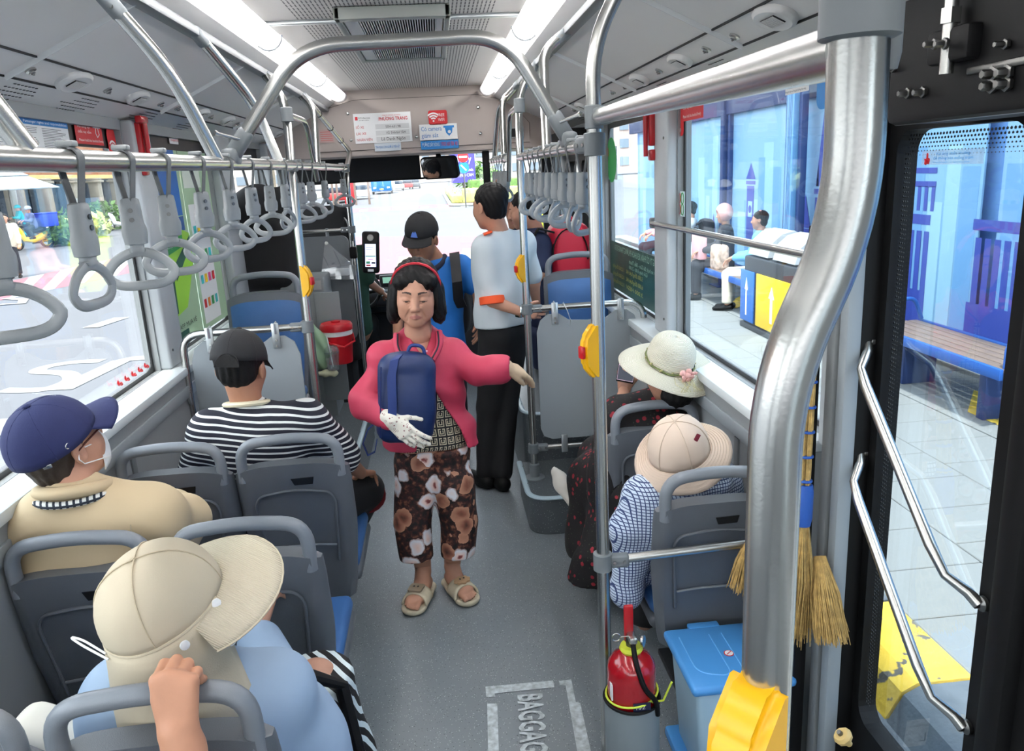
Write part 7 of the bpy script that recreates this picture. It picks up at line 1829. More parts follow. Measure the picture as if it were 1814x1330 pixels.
# hood folds and the dark piping
for q in (-1, 1):
    a0 = Jw['nk']+V(q*.075, -.01, .012); MB().tube(fil([a0, Jw['nk']+V(q*.085, -.06, -.035), Jw['nk']+V(q*.055, -.115, -.095), Jw['nk']+V(q*.015, -.125, -.15)], .04), [.022]*1+[.020]*0+[.018]*15, 10).build('hood_edge', PINK, t, smooth=60) if False else None
    pth = fil([a0+V(q*.01, -.02, .0), Jw['nk']+V(q*.088, -.075, -.035), Jw['nk']+V(q*.05, -.118, -.085)], .04)
    MB().tube(pth, .014, 10).build('hood_roll', PINK, t, smooth=60); MB().tube([p+V(-q*.004, -.013, .003) for p in pth], .0042, 6).build('dark_piping', mat('piping_navy', (24, 24, 40), .6), t)
zx = [V(Jw['ch'].x+a, yw-b, z_) for a, b, z_ in ((.022, .165, 1.12), (.030, .17, 1.0), (.078, .165, .88))]
MB().tube([P(757, 622, y=2.985), P(748, 621, y=2.98)], .004, 6).build('safety_pin', mat('pale_pink', (240, 190, 200), .4), t)
hz_ = P(740, 985, y=yw).z
def hem(S_):
    S_.plane((0, 0, hz_), (0, 0, -1)); S_.plane(Jw['pv']+V(0, 0, .06), (0, 0, 1))
    for q in ('a', 'b'):
        f = Jw['f'+q]; S_.cap(f+V(0, 0, .12), f-V(0, 0, .2), .055, .055, .01, 's')
cloth(t, 'trousers', FLORAL, Jw, [((Jw['pv']+V(-.06, 0, .02), Jw['ka']+V(-.018, 0, -.02), V(fA.x-.015, yw-.01, hz_-.03)), (.100, .080, .070)), ((Jw['pv']+V(.06, 0, .02), Jw['kb']+V(.018, 0, -.02), V(fB.x+.025, yw-.01, hz_-.05)), (.100, .082, .072))], tors=False, h=.0075, wr=(.007, 18), post=hem, k=.006, seed=2.)
# gloves
gl = SDF(Jw['wb']-V(.1, .12, .12), Jw['wb']+V(.26, .2, .12), .003); dB = (P(937, 662, y=3.16)-Jw['wb']).normalized()
gl.cap(Jw['wb']-dB*.01, Jw['wb']+dB*.01, .034, .033, .02); hand_sdf(gl, Jw['wb']+dB*.005, dB, V(0, .5, -1), V(0, -.9, -.4), 1.05, curl=(.25, .3, .25), spread=.02, thumb=(.25, .3, .4), r=1.2)
sdf_obj(gl, 'tan_glove', mat('glove_tan', (196, 170, 140), .85, bump=.4, bscale=200), t)
wA = P(691, 741, y=2.905); dA = (P(728, 774, y=2.875)-wA).normalized()
gl = SDF(wA-V(.14, .14, .16), wA+V(.2, .16, .16), .003); gl.cap(wA-dA*.01, wA+dA*.01, .032, .033, .02)
hand_sdf(gl, wA, dA, V(.1, 1, .1), V(.6, 0, .9), .98, curl=(.12, .3, .25), spread=.08, thumb=(.75, .1, .2), r=1.12); sdf_obj(gl, 'printed_glove', GLOVEP, t)
# slides
for hp_, tp_, nm in ((fA, toeA, 'a'), (fB, toeB, 'b')):
    d = (tp_-hp_); d.z = 0; d.normalize(); sd = V(-d.y, d.x, 0); o1 = thing('slide_sandal', 'cream rubber slide sandal on her %s foot, with a %s' % (('turned-in', 'square worn badge') if nm == 'a' else ('forward-pointing', 'biscuit shaped badge')), 'sandal', hp_)
    outl = [(-.065, -.030), (-.075, 0), (-.065, .030), (-.02, .034), (.06, .036), (.13, .048), (.175, .044), (.195, .022), (.198, 0), (.192, -.022), (.172, -.042), (.13, -.046), (.06, -.036), (-.02, -.034)]
    c0 = V(hp_.x, hp_.y, .0)
    Sx = SDF(c0-V(.26, .26, .02), c0+V(.26, .26, .12), .004)
    for a, b in (((-.03, 0), (.04, 0)), ((.04, 0), (.14, .0))): Sx.cap(c0+d*a[0]+V(0, 0, .02), c0+d*b[0]+V(0, 0, .02), .044 if a[0] < 0 else .044, .044 if b[0] < .1 else .056, .02, flat=((0, 0, 1), .5))
    Sx.F = np.maximum(Sx.F, (Sx.lo[2]+np.arange(Sx.n[2])*Sx.h-.030)[None, None, :]).astype(np.float32); Sx.plane((0, 0, .003), (0, 0, -1)); sdf_obj(Sx, 'sole', SLIDE, o1)
    def bnd_(u, v): a = PI*u; x = math.cos(a)*.054; z_ = math.sin(a)*.052+.026; return c0+d*(.055+v*.085-.012*math.sin(a)*v)+sd*x+V(0, 0, z_)
    MB().grid(bnd_, 17, 6).build('strap_band', SLIDE, o1, solid=.010, smooth=70)
    bc_ = c0+d*.098+V(0, 0, .084); Rb = Matrix((sd, d, V(0, 0, 1))).transposed()
    MB().prism(rrect(.062, .062, .010) if nm == 'a' else [(math.cos(a)*(.036+.003*math.cos(8*a)), math.sin(a)*(.030+.003*math.cos(8*a))) for a in [i*PI/24 for i in range(48)]], bc_, -sd if False else sd, d, .008 if sd.cross(d).z > 0 else -.008).build('badge', mat('badge_taupe', (150, 134, 112), .6) if nm == 'a' else mat('badge_biscuit', (186, 150, 112), .6), o1, smooth=0)
    for q in (-.009, .009): MB().box(bc_+sd*q+V(0, 0, .010 if sd.cross(d).z > 0 else .002), (.011, .014, .004), R=Rb).build('badge_window', WHT, o1, smooth=0); MB().box(bc_+sd*q+V(0, 0, .0125), (.006, .008, .002), R=Rb).build('badge_mark', INK, o1, smooth=0)
# blue backpack under her arm
bc = P(720, 706, y=2.975); bag = thing('backpack', 'navy blue backpack clasped under the arm of the woman in pink', 'backpack', bc)
Rb = Matrix.Rotation(.10, 3, 'Y'); a0 = P(660, 640, y=2.975); b0 = P(775, 775, y=2.975); hw = (b0.x-a0.x)/2; hh = (a0.z-b0.z)/2+.012
S = SDF(bc-V(.22, .2, .26), bc+V(.22, .2, .26), .006); S.rbox(bc, (hw, .06, hh), .055, Rb); S.ell(bc+V(.01, -.035, -.03), (hw*.8, .045, hh*.75), Rb, .04); S.ell(bc+V(.02, 0, hh*.85), (hw*.6, .06, .035), Rb, .03); S.wrinkle(.003, 28, (1, 0, .6), 2.)
sdf_obj(S, 'bag_body', BLUEBAG, bag)
MB().tube([bc+Rb @ V(-hw*.85+.0*k_, -.066, hh*.8-k_*hh*.2) for k_ in range(9)], .003, 6).build('side_zip', mat('zip_navy', (14, 34, 84), .4), bag); MB().tube([bc+Rb @ V(hw*.55*math.cos(a), -.076+.03*abs(math.sin(a)), hh*.85*math.sin(a)) for a in [(-PI/3+i*PI/12) for i in range(11)]], .003, 6).build('front_zip', mat('zip_navy', (14, 34, 84), .4), bag)
MB().strip([bc+Rb @ V(x_, y_, z_) for x_, y_, z_ in ((-.03, -.03, hh+.0), (-.045, -.055, hh-.01), (-.055, -.072, hh*.6), (-.05, -.086, .0), (-.05, -.088, -hh*.35))], .034, .009, (1, 0, .2)).build('shoulder_strap', mat('strap_navy', (18, 46, 108), .6), bag)
MB().strip([P(668, 745, y=3.0), P(652, 760, y=3.0), P(643, 785, y=3.0), P(652, 806, y=3.0), P(664, 800, y=3.0), P(668, 778, y=3.0)], .018, .004, (0, 1, 0)).build('hanging_strap', mat('strap_navy', (18, 46, 108), .6), bag)
MB().tube(fil([bc+Rb @ V(.0, .0, hh), bc+Rb @ V(.01, 0, hh+.04), bc+Rb @ V(.06, 0, hh+.035), bc+Rb @ V(.07, 0, hh-.01)], .02), .007, 8).build('top_loop', mat('strap_navy', (18, 46, 108), .6), bag)

def shoe(t, heel, d, m, s=1., z=0., name='shoe'):
    d = Vector(d); d.z = 0; d.normalize(); c0 = Vector(heel); S = SDF(c0-V(.3, .3, .05)*s, c0+V(.3, .3, .2)*s, .006)
    S.cap(c0+V(0, 0, .045)*s, c0+d*.05*s+V(0, 0, .05)*s, .042*s, .042*s, .02); S.cap(c0+d*.04*s+V(0, 0, .035)*s, c0+d*.2*s+V(0, 0, .028)*s, .044*s, .040*s, .03, flat=((0, 0, 1), .8)); S.plane((0, 0, c0.z+.004), (0, 0, -1))
    return sdf_obj(S, name, m, t)
# ---- conductor in white shirt, seen from behind
yc = 4.35
t = tag(thing('person', None, None, V(P(875, 840, z=0).x, yc, 0)), 'standing man in white shirt with orange cuffs and black trousers, back to us', 'person')
J = dict(F=V(-.45, .9, 0), nk=P(884, 412, y=yc), sa=P(862, 440, y=yc-.06), sb=P(925, 432, y=yc+.10), ch=P(886, 490, y=yc), pv=P(893, 588, y=yc), ea=P(872, 533, y=yc-.12), wa=P(922, 552, y=yc-.16),
         eb=P(945, 500, y=yc+.18), wb=P(950, 540, y=yc+.25), ha=P(872, 610, y=yc), hb=P(905, 610, y=yc+.03), ka=P(868, 720, y=yc), kb=P(893, 720, y=yc+.03), fa=P(862, 835, y=yc+.02), fb=P(890, 838, y=yc-.02))
J['fa'].z = J['fb'].z = .10
hc = P(868, 366, y=yc); hR = rotF((-.62, .78, 0), (.12, 0)); S, L, reg = head_sdf(hc, hR, 1.02, h=.004, neck=J['nk'])
Hn = hand_field(J['wa'], (1, -.1, -.12), (0, 1, 0), (0, 0, 1), .95, h=.004, curl=(.4, .5, .4))
body(t, J, SK1, heads=[S], hands=[Hn], region=reg)
def hair_back(t, hc, hR, L, m, s=1., low=-.042, name='hair'):
    Sh = SDF(hc-V(.17, .17, .2), hc+V(.17, .17, .18), .004); E = lambda a, b, d, r, k=.02, op='u': Sh.ell(L(a, b, d), [q*s for q in r], hR, k, op)
    E(0, -.020, .040, (.083, .098, .086)); E(0, -.045, low, (.062, .048, .048), .03); E(0, .105, -.045, (.075, .085, .098), .01, 's')
    for q in (-1, 1): E(q*.085, .01, -.03, (.018, .03, .045), .01, 's')
    Sh.warp(lambda X, Y, Z: .0014*np.sin(240*X+40*Z+3*np.sin(30*Z))+.0012*np.sin(290*Y+50*Z)); sdf_obj(Sh, name, m, t)
hair_back(t, hc, hR, L, HAIR, 1.02, -.03)
def cutsleeve(p0, p1):      # plane at p1 cutting away beyond, with side test handled by the field extent
    return (p1, (Vector(p1)-Vector(p0)))
sl1 = J['sa'].lerp(J['ea'], .72)
def mk(S_, e, d, r):      # hollow the sleeve mouth
    d = Vector(d).normalized(); S_.cap(Vector(e)-d*.02, Vector(e)+d*.10, r, r, .003, 's')
def sleeved(t, name, m, J, ends, rs, g=.014, h=.008, wr=(.003, 26), w=1., hemz=None, extra=(), neck=True, region=None, k=.03, seed=1.):
    pcs = []
    for s_, e_, fr in ends:
        a, b, c_ = J['s'+s_], J['e'+s_], J['w'+s_]
        if fr <= 1: pcs.append(((a, a.lerp(b, fr)), rs[:2]))
        else: pcs.append(((a, b, b.lerp(c_, fr-1)), rs[:3]))
    pcs += list(extra)
    def post(S_):
        if neck: S_.ell(J['nk']+V(0, 0, .045), (.060, .060, .055), None, .008, 's')
        if hemz is not None: S_.plane((0, 0, hemz), (0, 0, -1))
    return cloth(t, name, m, J, pcs, g=g, h=h, wr=wr, w=w, post=post, k=k, region=region, seed=seed)
ORG_C = mat('orange_cuff', (232, 84, 34), .7)
cuffc = np.array(sl1); sleeved(t, 'shirt', [WSH, ORG_C], J, [('a', 0, .84), ('b', 0, .8)], (.064, .062), g=.020, hemz=P(890, 574, y=yc).z, wr=(.007, 22))
MB().tube(fil([J['nk']+V(.062, .03, .0), J['nk']+V(0, -.066, -.005), J['nk']+V(-.066, -.01, .0), J['nk']+V(-.05, .06, -.01)], .05), .014, 10).build('collar', WSH, t, smooth=60)
ce_ = J['sa'].lerp(J['ea'], .98); cd_ = (J['ea']-J['sa']).normalized(); MB().lathe([(.066, -.02), (.070, -.018), (.070, .022), (.060, .024)], ce_, cd_, 24).build('orange_cuff', ORG_C, t)
MB().box(J['sa']+V(.01, -.0, .083), (.05, .10, .008), .003, R=Matrix.Rotation(-.3, 3, 'Y')).build('epaulette', ORG_C, t)
def trousers(t, m, J, h=.01, rr=(.108, .078, .062), top=.10, hz=.10, wr=(.003, 20), name='trousers'):
    u = (J['sb']-J['sa']); u.z = 0; u.normalize()
    def post(S_): S_.plane(J['pv']+V(0, 0, top), (0, 0, 1)); S_.plane((0, 0, hz), (0, 0, -1))
    return cloth(t, name, m, J, [((J['pv']-u*.06+V(0, 0, .12), J['pv']-u*.05, J['ka'], J['fa']), (.10, rr[0], rr[1], rr[2])), ((J['pv']+u*.06+V(0, 0, .12), J['pv']+u*.05, J['kb'], J['fb']), (.10, rr[0], rr[1], rr[2]))], tors=False, h=h, wr=wr, post=post, k=.02)
trousers(t, BLKT, J, hz=.05); shoe(t, V(J['fa'].x, yc-.02, 0), (-.5, 1, 0), BLACK); shoe(t, V(J['fb'].x, yc-.08, 0), (-.2, 1, 0), BLACK)
MB().tube([J['pv']+V(math.cos(a)*.13, math.sin(a)*.10, .100) for a in [i*PI/14 for i in range(28)]], .012, 8, closed=True, oval=.5).build('belt', BLACK, t); MB().tube([J['wa']+V(.0, math.cos(a)*.03, math.sin(a)*.03) for a in [i*PI/8 for i in range(16)]], .005, 6, closed=True).build('wristband', STEEL, t)
# ---- man in blue polo with cap and backpack
yb_ = 4.95
t = tag(thing('person', None, None, V(P(770, 700, y=yb_).x, yb_, 0)), 'man in blue polo and black cap looking down behind the woman in pink, backpack on', 'person')
J = dict(F=V(-.25, -1, 0), nk=P(768, 458, y=yb_), sa=P(724, 486, y=yb_), sb=P(818, 474, y=yb_+.03), ch=P(772, 530, y=yb_), pv=P(776, 620, y=yb_), ea=P(706, 560, y=yb_-.05), wa=P(704, 620, y=yb_-.15), eb=P(846, 512, y=yb_-.05), wb=P(848, 556, y=yb_-.1))
J['ha'] = J['pv']+V(-.08, 0, -.05); J['hb'] = J['pv']+V(.08, 0, -.05); J['ka'] = V(J['pv'].x-.09, yb_, .48); J['kb'] = V(J['pv'].x+.09, yb_, .48); J['fa'] = V(J['pv'].x-.1, yb_+.02, .1); J['fb'] = V(J['pv'].x+.1, yb_+.02, .1)
hc = P(748, 424, y=yb_-.08); hR = rotF((-.38, -1, 0), (.42, -.10)); S, L, reg = head_sdf(hc, hR, 1.12, h=.004, neck=J['nk'])
body(t, J, SK2, heads=[S], hands=[hand_field(J['wb'], (0, -.1, -1), (-1, 0, 0), (0, -1, 0), 1.05, h=.004, curl=(.25, .3, .2))], region=reg); eyes(t, L, 1.12, -.001, .7); hair_back(t, hc, hR, L, HAIR, 1.1, -.03)
BPOLO = mat('blue_polo', (20, 106, 186), .75, var=.04); sleeved(t, 'polo_shirt', BPOLO, J, [('a', 0, .85), ('b', 0, .78)], (.070, .072), g=.018, hemz=J['pv'].z-.06, wr=(.004, 24))
MB().tube(fil([J['nk']+V(-.07, .02, .01), J['nk']+V(-.045, -.07, -.03), J['nk']+V(0, -.09, -.06), J['nk']+V(.05, -.06, -.03), J['nk']+V(.07, .02, .01)], .04), .018, 10).build('navy_collar', mat('navy_knit', (18, 24, 50), .8), t, smooth=60)
trousers(t, mat('dark_trousers', (34, 36, 44), .8), J, hz=.05); shoe(t, V(J['fa'].x, yb_+.03, 0), (-.2, -1, 0), BLACK); shoe(t, V(J['fb'].x, yb_+.03, 0), (0, -1, 0), BLACK)
cp = cap_hat(t, 'black cap with a small blue mountain badge on the man in blue polo', hc+hR @ V(0, -.012, .050), hR @ Matrix.Rotation(.05, 3, 'X'), BLKC, 1.08)
q_ = hc+hR @ V(-.014, .101, .098); Rq = hR @ Matrix.Rotation(.5, 3, 'X'); BDG = mat('badge_blue', (70, 110, 190), .6)
MB().prism([(-.026, -.018), (.018, -.018), (.012, .004), (.004, .016), (.0, .004), (-.008, .018), (-.016, .006)], q_+hR @ V(.012, .012, 0), Rq @ V(1, 0, 0), Rq @ V(0, 0, 1), -.002).build('mountain_badge', BDG, cp, smooth=0)
bk = thing('backpack', 'black backpack on the back of the man in blue polo', 'backpack', J['ch']+V(.1, .18, 0)); BKM = mat('black_nylon', (20, 20, 24), .6)
S = SDF(J['ch']+V(-.2, -.1, -.35), J['ch']+V(.35, .45, .3), .01); S.rbox(J['ch']+V(.07, .20, -.02), (.16, .10, .23), .06); S.ell(J['ch']+V(.16, .10, -.10), (.06, .10, .16), None, .04); sdf_obj(S, 'pack_body', BKM, bk)
for a, b in ((P(806, 462, y=yb_-.04), P(812, 530, y=yb_-.13)), (P(738, 470, y=yb_-.04), P(728, 540, y=yb_-.13))):
    MB().strip([a+V(0, .12, .0), a+V(0, .02, .045), a+V(0, -.07, -.01), (a+b)/2+V(0, -.085, 0), b, b+V(.02, .06, -.06)], .062, .012, (1, 0, .1)).build('shoulder_strap', BKM, bk)
# ---- man in navy t-shirt with red backpack near the front door
yn = 5.25
t = tag(thing('person', None, None, V(P(945, 600, y=yn).x, yn, 0)), 'man in navy t-shirt by the front door, arm raised, red backpack', 'person')
J = dict(F=V(-.9, .3, 0), nk=P(948, 404, y=yn), sa=P(955, 432, y=yn-.14), sb=P(930, 425, y=yn+.16), ch=P(955, 470, y=yn), pv=P(955, 560, y=yn), ea=P(958, 480, y=yn-.22), wa=P(940, 515, y=yn-.3), eb=P(912, 400, y=yn+.12), wb=P(893, 350, y=yn+.05))
J['ha'] = J['pv']+V(0, -.08, -.05); J['hb'] = J['pv']+V(0, .08, -.05); J['ka'] = V(J['pv'].x-.02, yn-.09, .75); J['kb'] = V(J['pv'].x-.02, yn+.09, .75); J['fa'] = V(J['pv'].x, yn-.1, .5); J['fb'] = V(J['pv'].x, yn+.1, .5)
hc = P(928, 372, y=yn-.02); hR = rotF((-.95, .15, 0), (.25, 0)); S, L, reg = head_sdf(hc, hR, 1.0, h=.004, neck=J['nk'])
body(t, J, SK1, heads=[S], hands=[hand_field(J['wb'], (-.1, 0, 1), (-.3, 1, 0), (0, .3, .4), 1., h=.004, curl=(.7, .8, .6)), hand_field(J['wa'], (-.3, -.2, -1), (-1, 0, 0), (0, -1, 0), 1., h=.004)], region=reg); hair_back(t, hc, hR, L, HAIR)
sleeved(t, 't_shirt', mat('navy_tshirt', (22, 34, 66), .8), J, [('a', 0, .8), ('b', 0, .6)], (.072, .070), g=.016, hemz=J['pv'].z-.1); trousers(t, mat('dark_blue_jeans', (30, 40, 70), .85), J, hz=.5, top=.02)
rbk = thing('backpack', 'red backpack with black trim worn by the man in the navy t-shirt', 'backpack', P(1008, 445, y=yn)); RBM = mat('red_nylon', (196, 34, 60), .5)
c = P(1004, 440, y=yn-.05); S = SDF(c-V(.25, .25, .3), c+V(.25, .25, .3), .008); S.rbox(c+V(.01, 0, -.03), (.13, .14, .20), .07); S.rbox(c+V(.11, 0, -.06), (.05, .11, .13), .04, k=.02); sdf_obj(S, 'pack_body', RBM, rbk)
for y_ in (-.145, -.11): MB().tube([c+V(math.cos(a)*.115, y_, -.03+math.sin(a)*.17) for a in [(-.2+i*PI/14) for i in range(16)]], .005, 6).build('zip', BLACK, rbk)
MB().tube(fil([c+V(-.06, -.04, .16), c+V(-.05, -.04, .215), c+V(.03, -.04, .215), c+V(.05, -.04, .15)], .03), .009, 8).build('grab_loop', RBM, rbk); MB().strip([c+V(-.10, -.13, .12), c+V(-.20, -.13, .15), c+V(-.27, -.12, .05), c+V(-.2, -.14, -.12), c+V(-.1, -.13, -.16)], .05, .012, (0, 1, 0)).build('shoulder_strap', BLACK, rbk)
# ---- driver
yd = 6.25
t = tag(thing('person', None, None, V(-.75, yd, 0)), 'seated driver in dark green shirt, forearm reaching over the counter', 'person')
dx = P(606, 400, y=yd).x-.02
J = dict(F=V(.1, 1, 0), nk=V(dx, yd-.02, 1.30), sa=V(dx-.19, yd, 1.24), sb=V(dx+.19, yd, 1.24), ch=V(dx, yd, 1.05), pv=V(dx, yd, .68), ea=V(dx-.25, yd+.08, 1.0), wa=V(dx-.15, yd+.22, .98), eb=P(650, 498, y=yd-.02), wb=P(676, 517, y=yd+.10))
J['ha'] = V(dx-.08, yd, .62); J['hb'] = V(dx+.08, yd, .62); J['ka'] = V(dx-.12, yd+.32, .64); J['kb'] = V(dx+.12, yd+.32, .64); J['fa'] = V(dx-.12, yd+.40, .2); J['fb'] = V(dx+.12, yd+.40, .2)
hc = V(dx, yd, 1.43); hR = rotF((.12, 1, 0), (.05, 0)); S, L, reg = head_sdf(hc, hR, 1., h=.005, neck=J['nk'])
body(t, J, SK2, heads=[S], hands=[hand_field(J['wb'], (.6, .4, -.7), (-.5, 0, -.6), (0, .4, .3), 1., h=.004, curl=(.3, .4, .3))], region=reg); hair_back(t, hc, hR, L, HAIR)
sleeved(t, 'shirt', mat('dark_green_shirt', (30, 66, 50), .8), J, [('a', 0, .9), ('b', 0, .85)], (.066, .066), h=.01); trousers(t, BLKT, J, hz=.2, h=.012)
MB().tube([J['wb']+V(math.cos(a)*.02, math.sin(a)*.02, math.sin(a)*.026) for a in [i*PI/8 for i in range(16)]], .007, 6, closed=True).build('wristwatch', STEEL, t)
MB().prism([(-.02, 0), (.02, 0), (.035, -.32), (0, -.36), (-.035, -.32)], J['nk']+V(.0, .135, -.05), (-1, 0, 0), (0, 0, 1), .006).build('red_tie', mat('tie_red', (190, 40, 70), .6), t, smooth=0)
for q in (-1, 1): MB().box(L(q*.031, .094, .010), (.044, .006, .034), .008, R=hR).build('sunglass_lens', BLACK, t)
# ---- seated man in striped shirt and black cap
ys = 2.84
t = tag(thing('person', None, None, V(P(450, 800, y=ys).x, ys, 0)), 'seated young man in striped shirt and black cap, seen from behind', 'person')
J = dict(F=V(0, 1, 0), nk=P(437, 712, y=ys), sa=P(375, 765, y=ys), sb=P(545, 748, y=ys), ch=P(462, 815, y=ys), pv=P(490, 960, y=ys+.09), ea=P(352, 850, y=ys+.08), wa=P(375, 900, y=ys+.28), eb=P(608, 812, y=ys+.12), wb=P(640, 838, y=ys+.30))
J['pv'].z = .50; J['ha'] = J['pv']+V(-.09, .04, 0); J['hb'] = J['pv']+V(.09, .04, 0); J['ka'] = V(J['pv'].x-.10, ys+.50, .50); J['kb'] = P(648, 868, y=ys+.42); J['fa'] = V(J['pv'].x-.10, ys+.55, .10); J['fb'] = P(603, 975, z=.10)
hc = P(427, 652, y=ys+.01); hR = rotF((.12, 1, 0), (.15, .05)); S, L, reg = head_sdf(hc, hR, 1.04, h=.0035, neck=J['nk'])
body(t, J, SK2, heads=[S], hands=[hand_field(J['wb'], (.2, 1, -.4), (0, -.2, -1), (-1, 0, 0), 1., h=.004)], region=reg); hair_back(t, hc, hR, L, HAIR, 1.03, -.018)
sleeved(t, 'striped_shirt', STR, J, [('a', 0, .9), ('b', 0, .92)], (.078, .080), g=.022, wr=(.005, 20))
MB().tube([J['nk']+V(math.cos(a)*.072, math.sin(a)*.066, -.004-.014*math.sin(a)) for a in [i*PI/12 for i in range(24)]], .010, 8, closed=True, oval=1.5).build('cream_neckband', mat('cream_knit', (226, 216, 186), .8), t)
trousers(t, BLKT, J, hz=.13, top=.14, rr=(.10, .080, .05)); q_ = J['kb']
MB().tube([q_+V(math.cos(a)*.075, -.01, -.02+math.sin(a)*.075) for a in [i*PI/10 for i in range(20)]], .012, 8, closed=True).build('red_hem_trim', mat('dark_red', (110, 20, 30), .8), t)
shoe(t, V(J['fb'].x, J['fb'].y-.04, 0), (.15, 1, 0), mat('black_mesh_shoe', (22, 23, 25), .8, bump=1., bscale=300)); shoe(t, V(J['fa'].x, J['fa'].y-.02, 0), (0, 1, 0), BLACK)
cp = cap_hat(t, 'plain black cap on the young man in the striped shirt', hc+hR @ V(0, -.016, .030), hR @ Matrix.Rotation(-.08, 3, 'X'), BLKC, 1.04)
MB().prism([(math.cos(a)*.044, math.sin(a)*.042) for a in [i*PI/12 for i in range(13)]], hc+hR @ V(0, -.137, .016), hR @ V(1, 0, 0), hR @ V(0, .05, 1), -.004).build('back_opening', HAIR, cp, smooth=0)
MB().tube([hc+hR @ V(math.cos(a)*.042, -.136+.012*math.sin(a), .018+math.sin(a)*.046) for a in [i*PI/12 for i in range(13)]], .003, 6).build('opening_trim', BLKC, cp)
# ---- man in beige jacket and navy cap
yv = 2.08
t = tag(thing('person', None, None, V(P(150, 950, y=yv).x, yv, 0)), 'seated man in beige jacket and navy cap, glasses and white mask, by the left window', 'person')
J = dict(F=V(.15, 1, 0), nk=P(128, 850, y=yv), sa=P(60, 930, y=yv), sb=P(268, 915, y=yv+.03), ch=P(160, 1000, y=yv+.03), pv=V(P(150, 950, y=yv).x, yv+.13, .50), ea=P(14, 1040, y=yv-.02), wa=P(40, 1100, y=yv+.2), eb=P(318, 925, y=yv+.20), wb=P(300, 900, y=yv+.42))
J['sa'].x = max(J['sa'].x, -1.10); J['ea'].x = max(J['ea'].x, -1.13); J['wa'].x = max(J['wa'].x, -1.1)
for q, s_ in (('a', -1), ('b', 1)): J['h'+q] = J['pv']+V(s_*.09, .04, 0); J['k'+q] = V(J['pv'].x+s_*.10, yv+.42, .50); J['f'+q] = V(J['pv'].x+s_*.10, yv+.42, .10)
hc = P(108, 792, y=yv+.02); hR = rotF((.50, .86, 0), (-.30, 0)); S, L, reg = head_sdf(hc, hR, 1.04, h=.0035, neck=J['nk'])
body(t, J, SK1, heads=[S], hands=[hand_field(J['wb'], (-.6, .6, 0), (0, -.2, -1), (0, 1, 0), 1., h=.005)], region=reg); hair_back(t, hc, hR, L, HAIRG, 1.04, -.04)
sleeved(t, 'jacket', JKT, J, [('a', 0, 1.6), ('b', 0, 1.9)], (.080, .078, .065), g=.032, w=1.1, wr=(.010, 17), neck=True, k=.05)
MB().tube([J['nk']+V(math.cos(a)*.080, math.sin(a)*.078, -.022-.016*math.sin(a)) for a in [i*PI/12 for i in range(24)]], .017, 10, closed=True, oval=1.3).build('collar', JKT, t, smooth=60)
MB().tube([J['nk']+V(math.cos(a)*.094, math.sin(a)*.088, -.036) for a in [-PI*.9+i*PI*.85/12 for i in range(13)]], .010, 8, oval=1.3).build('plaid_lining', PLAID, t, smooth=60)
MB().tube(fil([J['sb']+V(-.01, -.115, .03), J['sb']+V(-.015, -.125, -.10), J['sb']+V(-.02, -.11, -.22)], .05), .0018, 5).build('jacket_seam', mat('seam_brown', (188, 174, 148), .8), t); trousers(t, JKT, J, hz=.1, top=.05, h=.012)
cp = cap_hat(t, 'navy cap with white lettering on the man in the beige jacket', hc+hR @ V(0, -.010, .028), hR @ Matrix.Rotation(.12, 3, 'X'), NAVYC, 1.10)
Rc = hR @ Matrix.Rotation(.12, 3, 'X'); fn = shell_dome(hc+hR @ V(0, -.010, .028), Rc, .092*1.1, .108*1.1, .108*1.1, pw=2.15); vv_ = (fn(.25, .62)-fn(.25, .45)).normalized(); rr_ = Rc @ V(1, 0, 0); nn_ = (-rr_).cross(vv_)
text('COLORADO', 'lettering', WHT, cp, fn(.25, .70)+rr_*.040+nn_*.006, -rr_, vv_, .017, .080, bold=.02)
MB().box(hc+hR @ V(.072, -.092, .015), (.022, .006, .012), .002, R=hR @ Matrix.Rotation(.7, 3, 'Z')).build('metal_tag', STEEL, cp); MB().tube([hc+hR @ V(.098+.001, -.03+math.cos(a)*.012, .042+math.sin(a)*.008) for a in [i*PI/8 for i in range(16)]], .0018, 5, closed=True).build('metal_ring', STEEL, cp)
MB().grid(lambda u, v: L((v-.5)*.118, .108-.22*(v-.5)**2*1.1-.030*(u-.5)**2*4*.4+.006, -.012-u*.085), 7, 9).build('face_mask', mat('mask_white', (226, 230, 232), .8), t, solid=.003)
for q in (-1, 1): MB().tube([L(q*.058, .07, -.02), L(q*.082, -.01, .008), L(q*.088, -.022, -.012), L(q*.080, -.01, -.035), L(q*.055, .07, -.075)], .0018, 5).build('mask_loop', WHT, t)
gl = thing('glasses', 'brown framed glasses on the man with the white mask', 'glasses', L(0, .11, .01)); TS = mat('tortoise_frame', (84, 34, 24), .25)
for q in (-1, 1): MB().tube([L(q*.034+math.cos(a)*.026, .108, .010+math.sin(a)*.019) for a in [i*PI/10 for i in range(20)]], .0028, 6, closed=True).build('rim', TS, gl); MB().tube([L(q*.060, .106, .016), L(q*.080, .02, .012), L(q*.083, -.02, .004)], .0026, 6).build('temple', TS, gl)
MB().tube([L(-.01, .109, .014), L(.01, .109, .014)], .0025, 6).build('bridge', TS, gl)
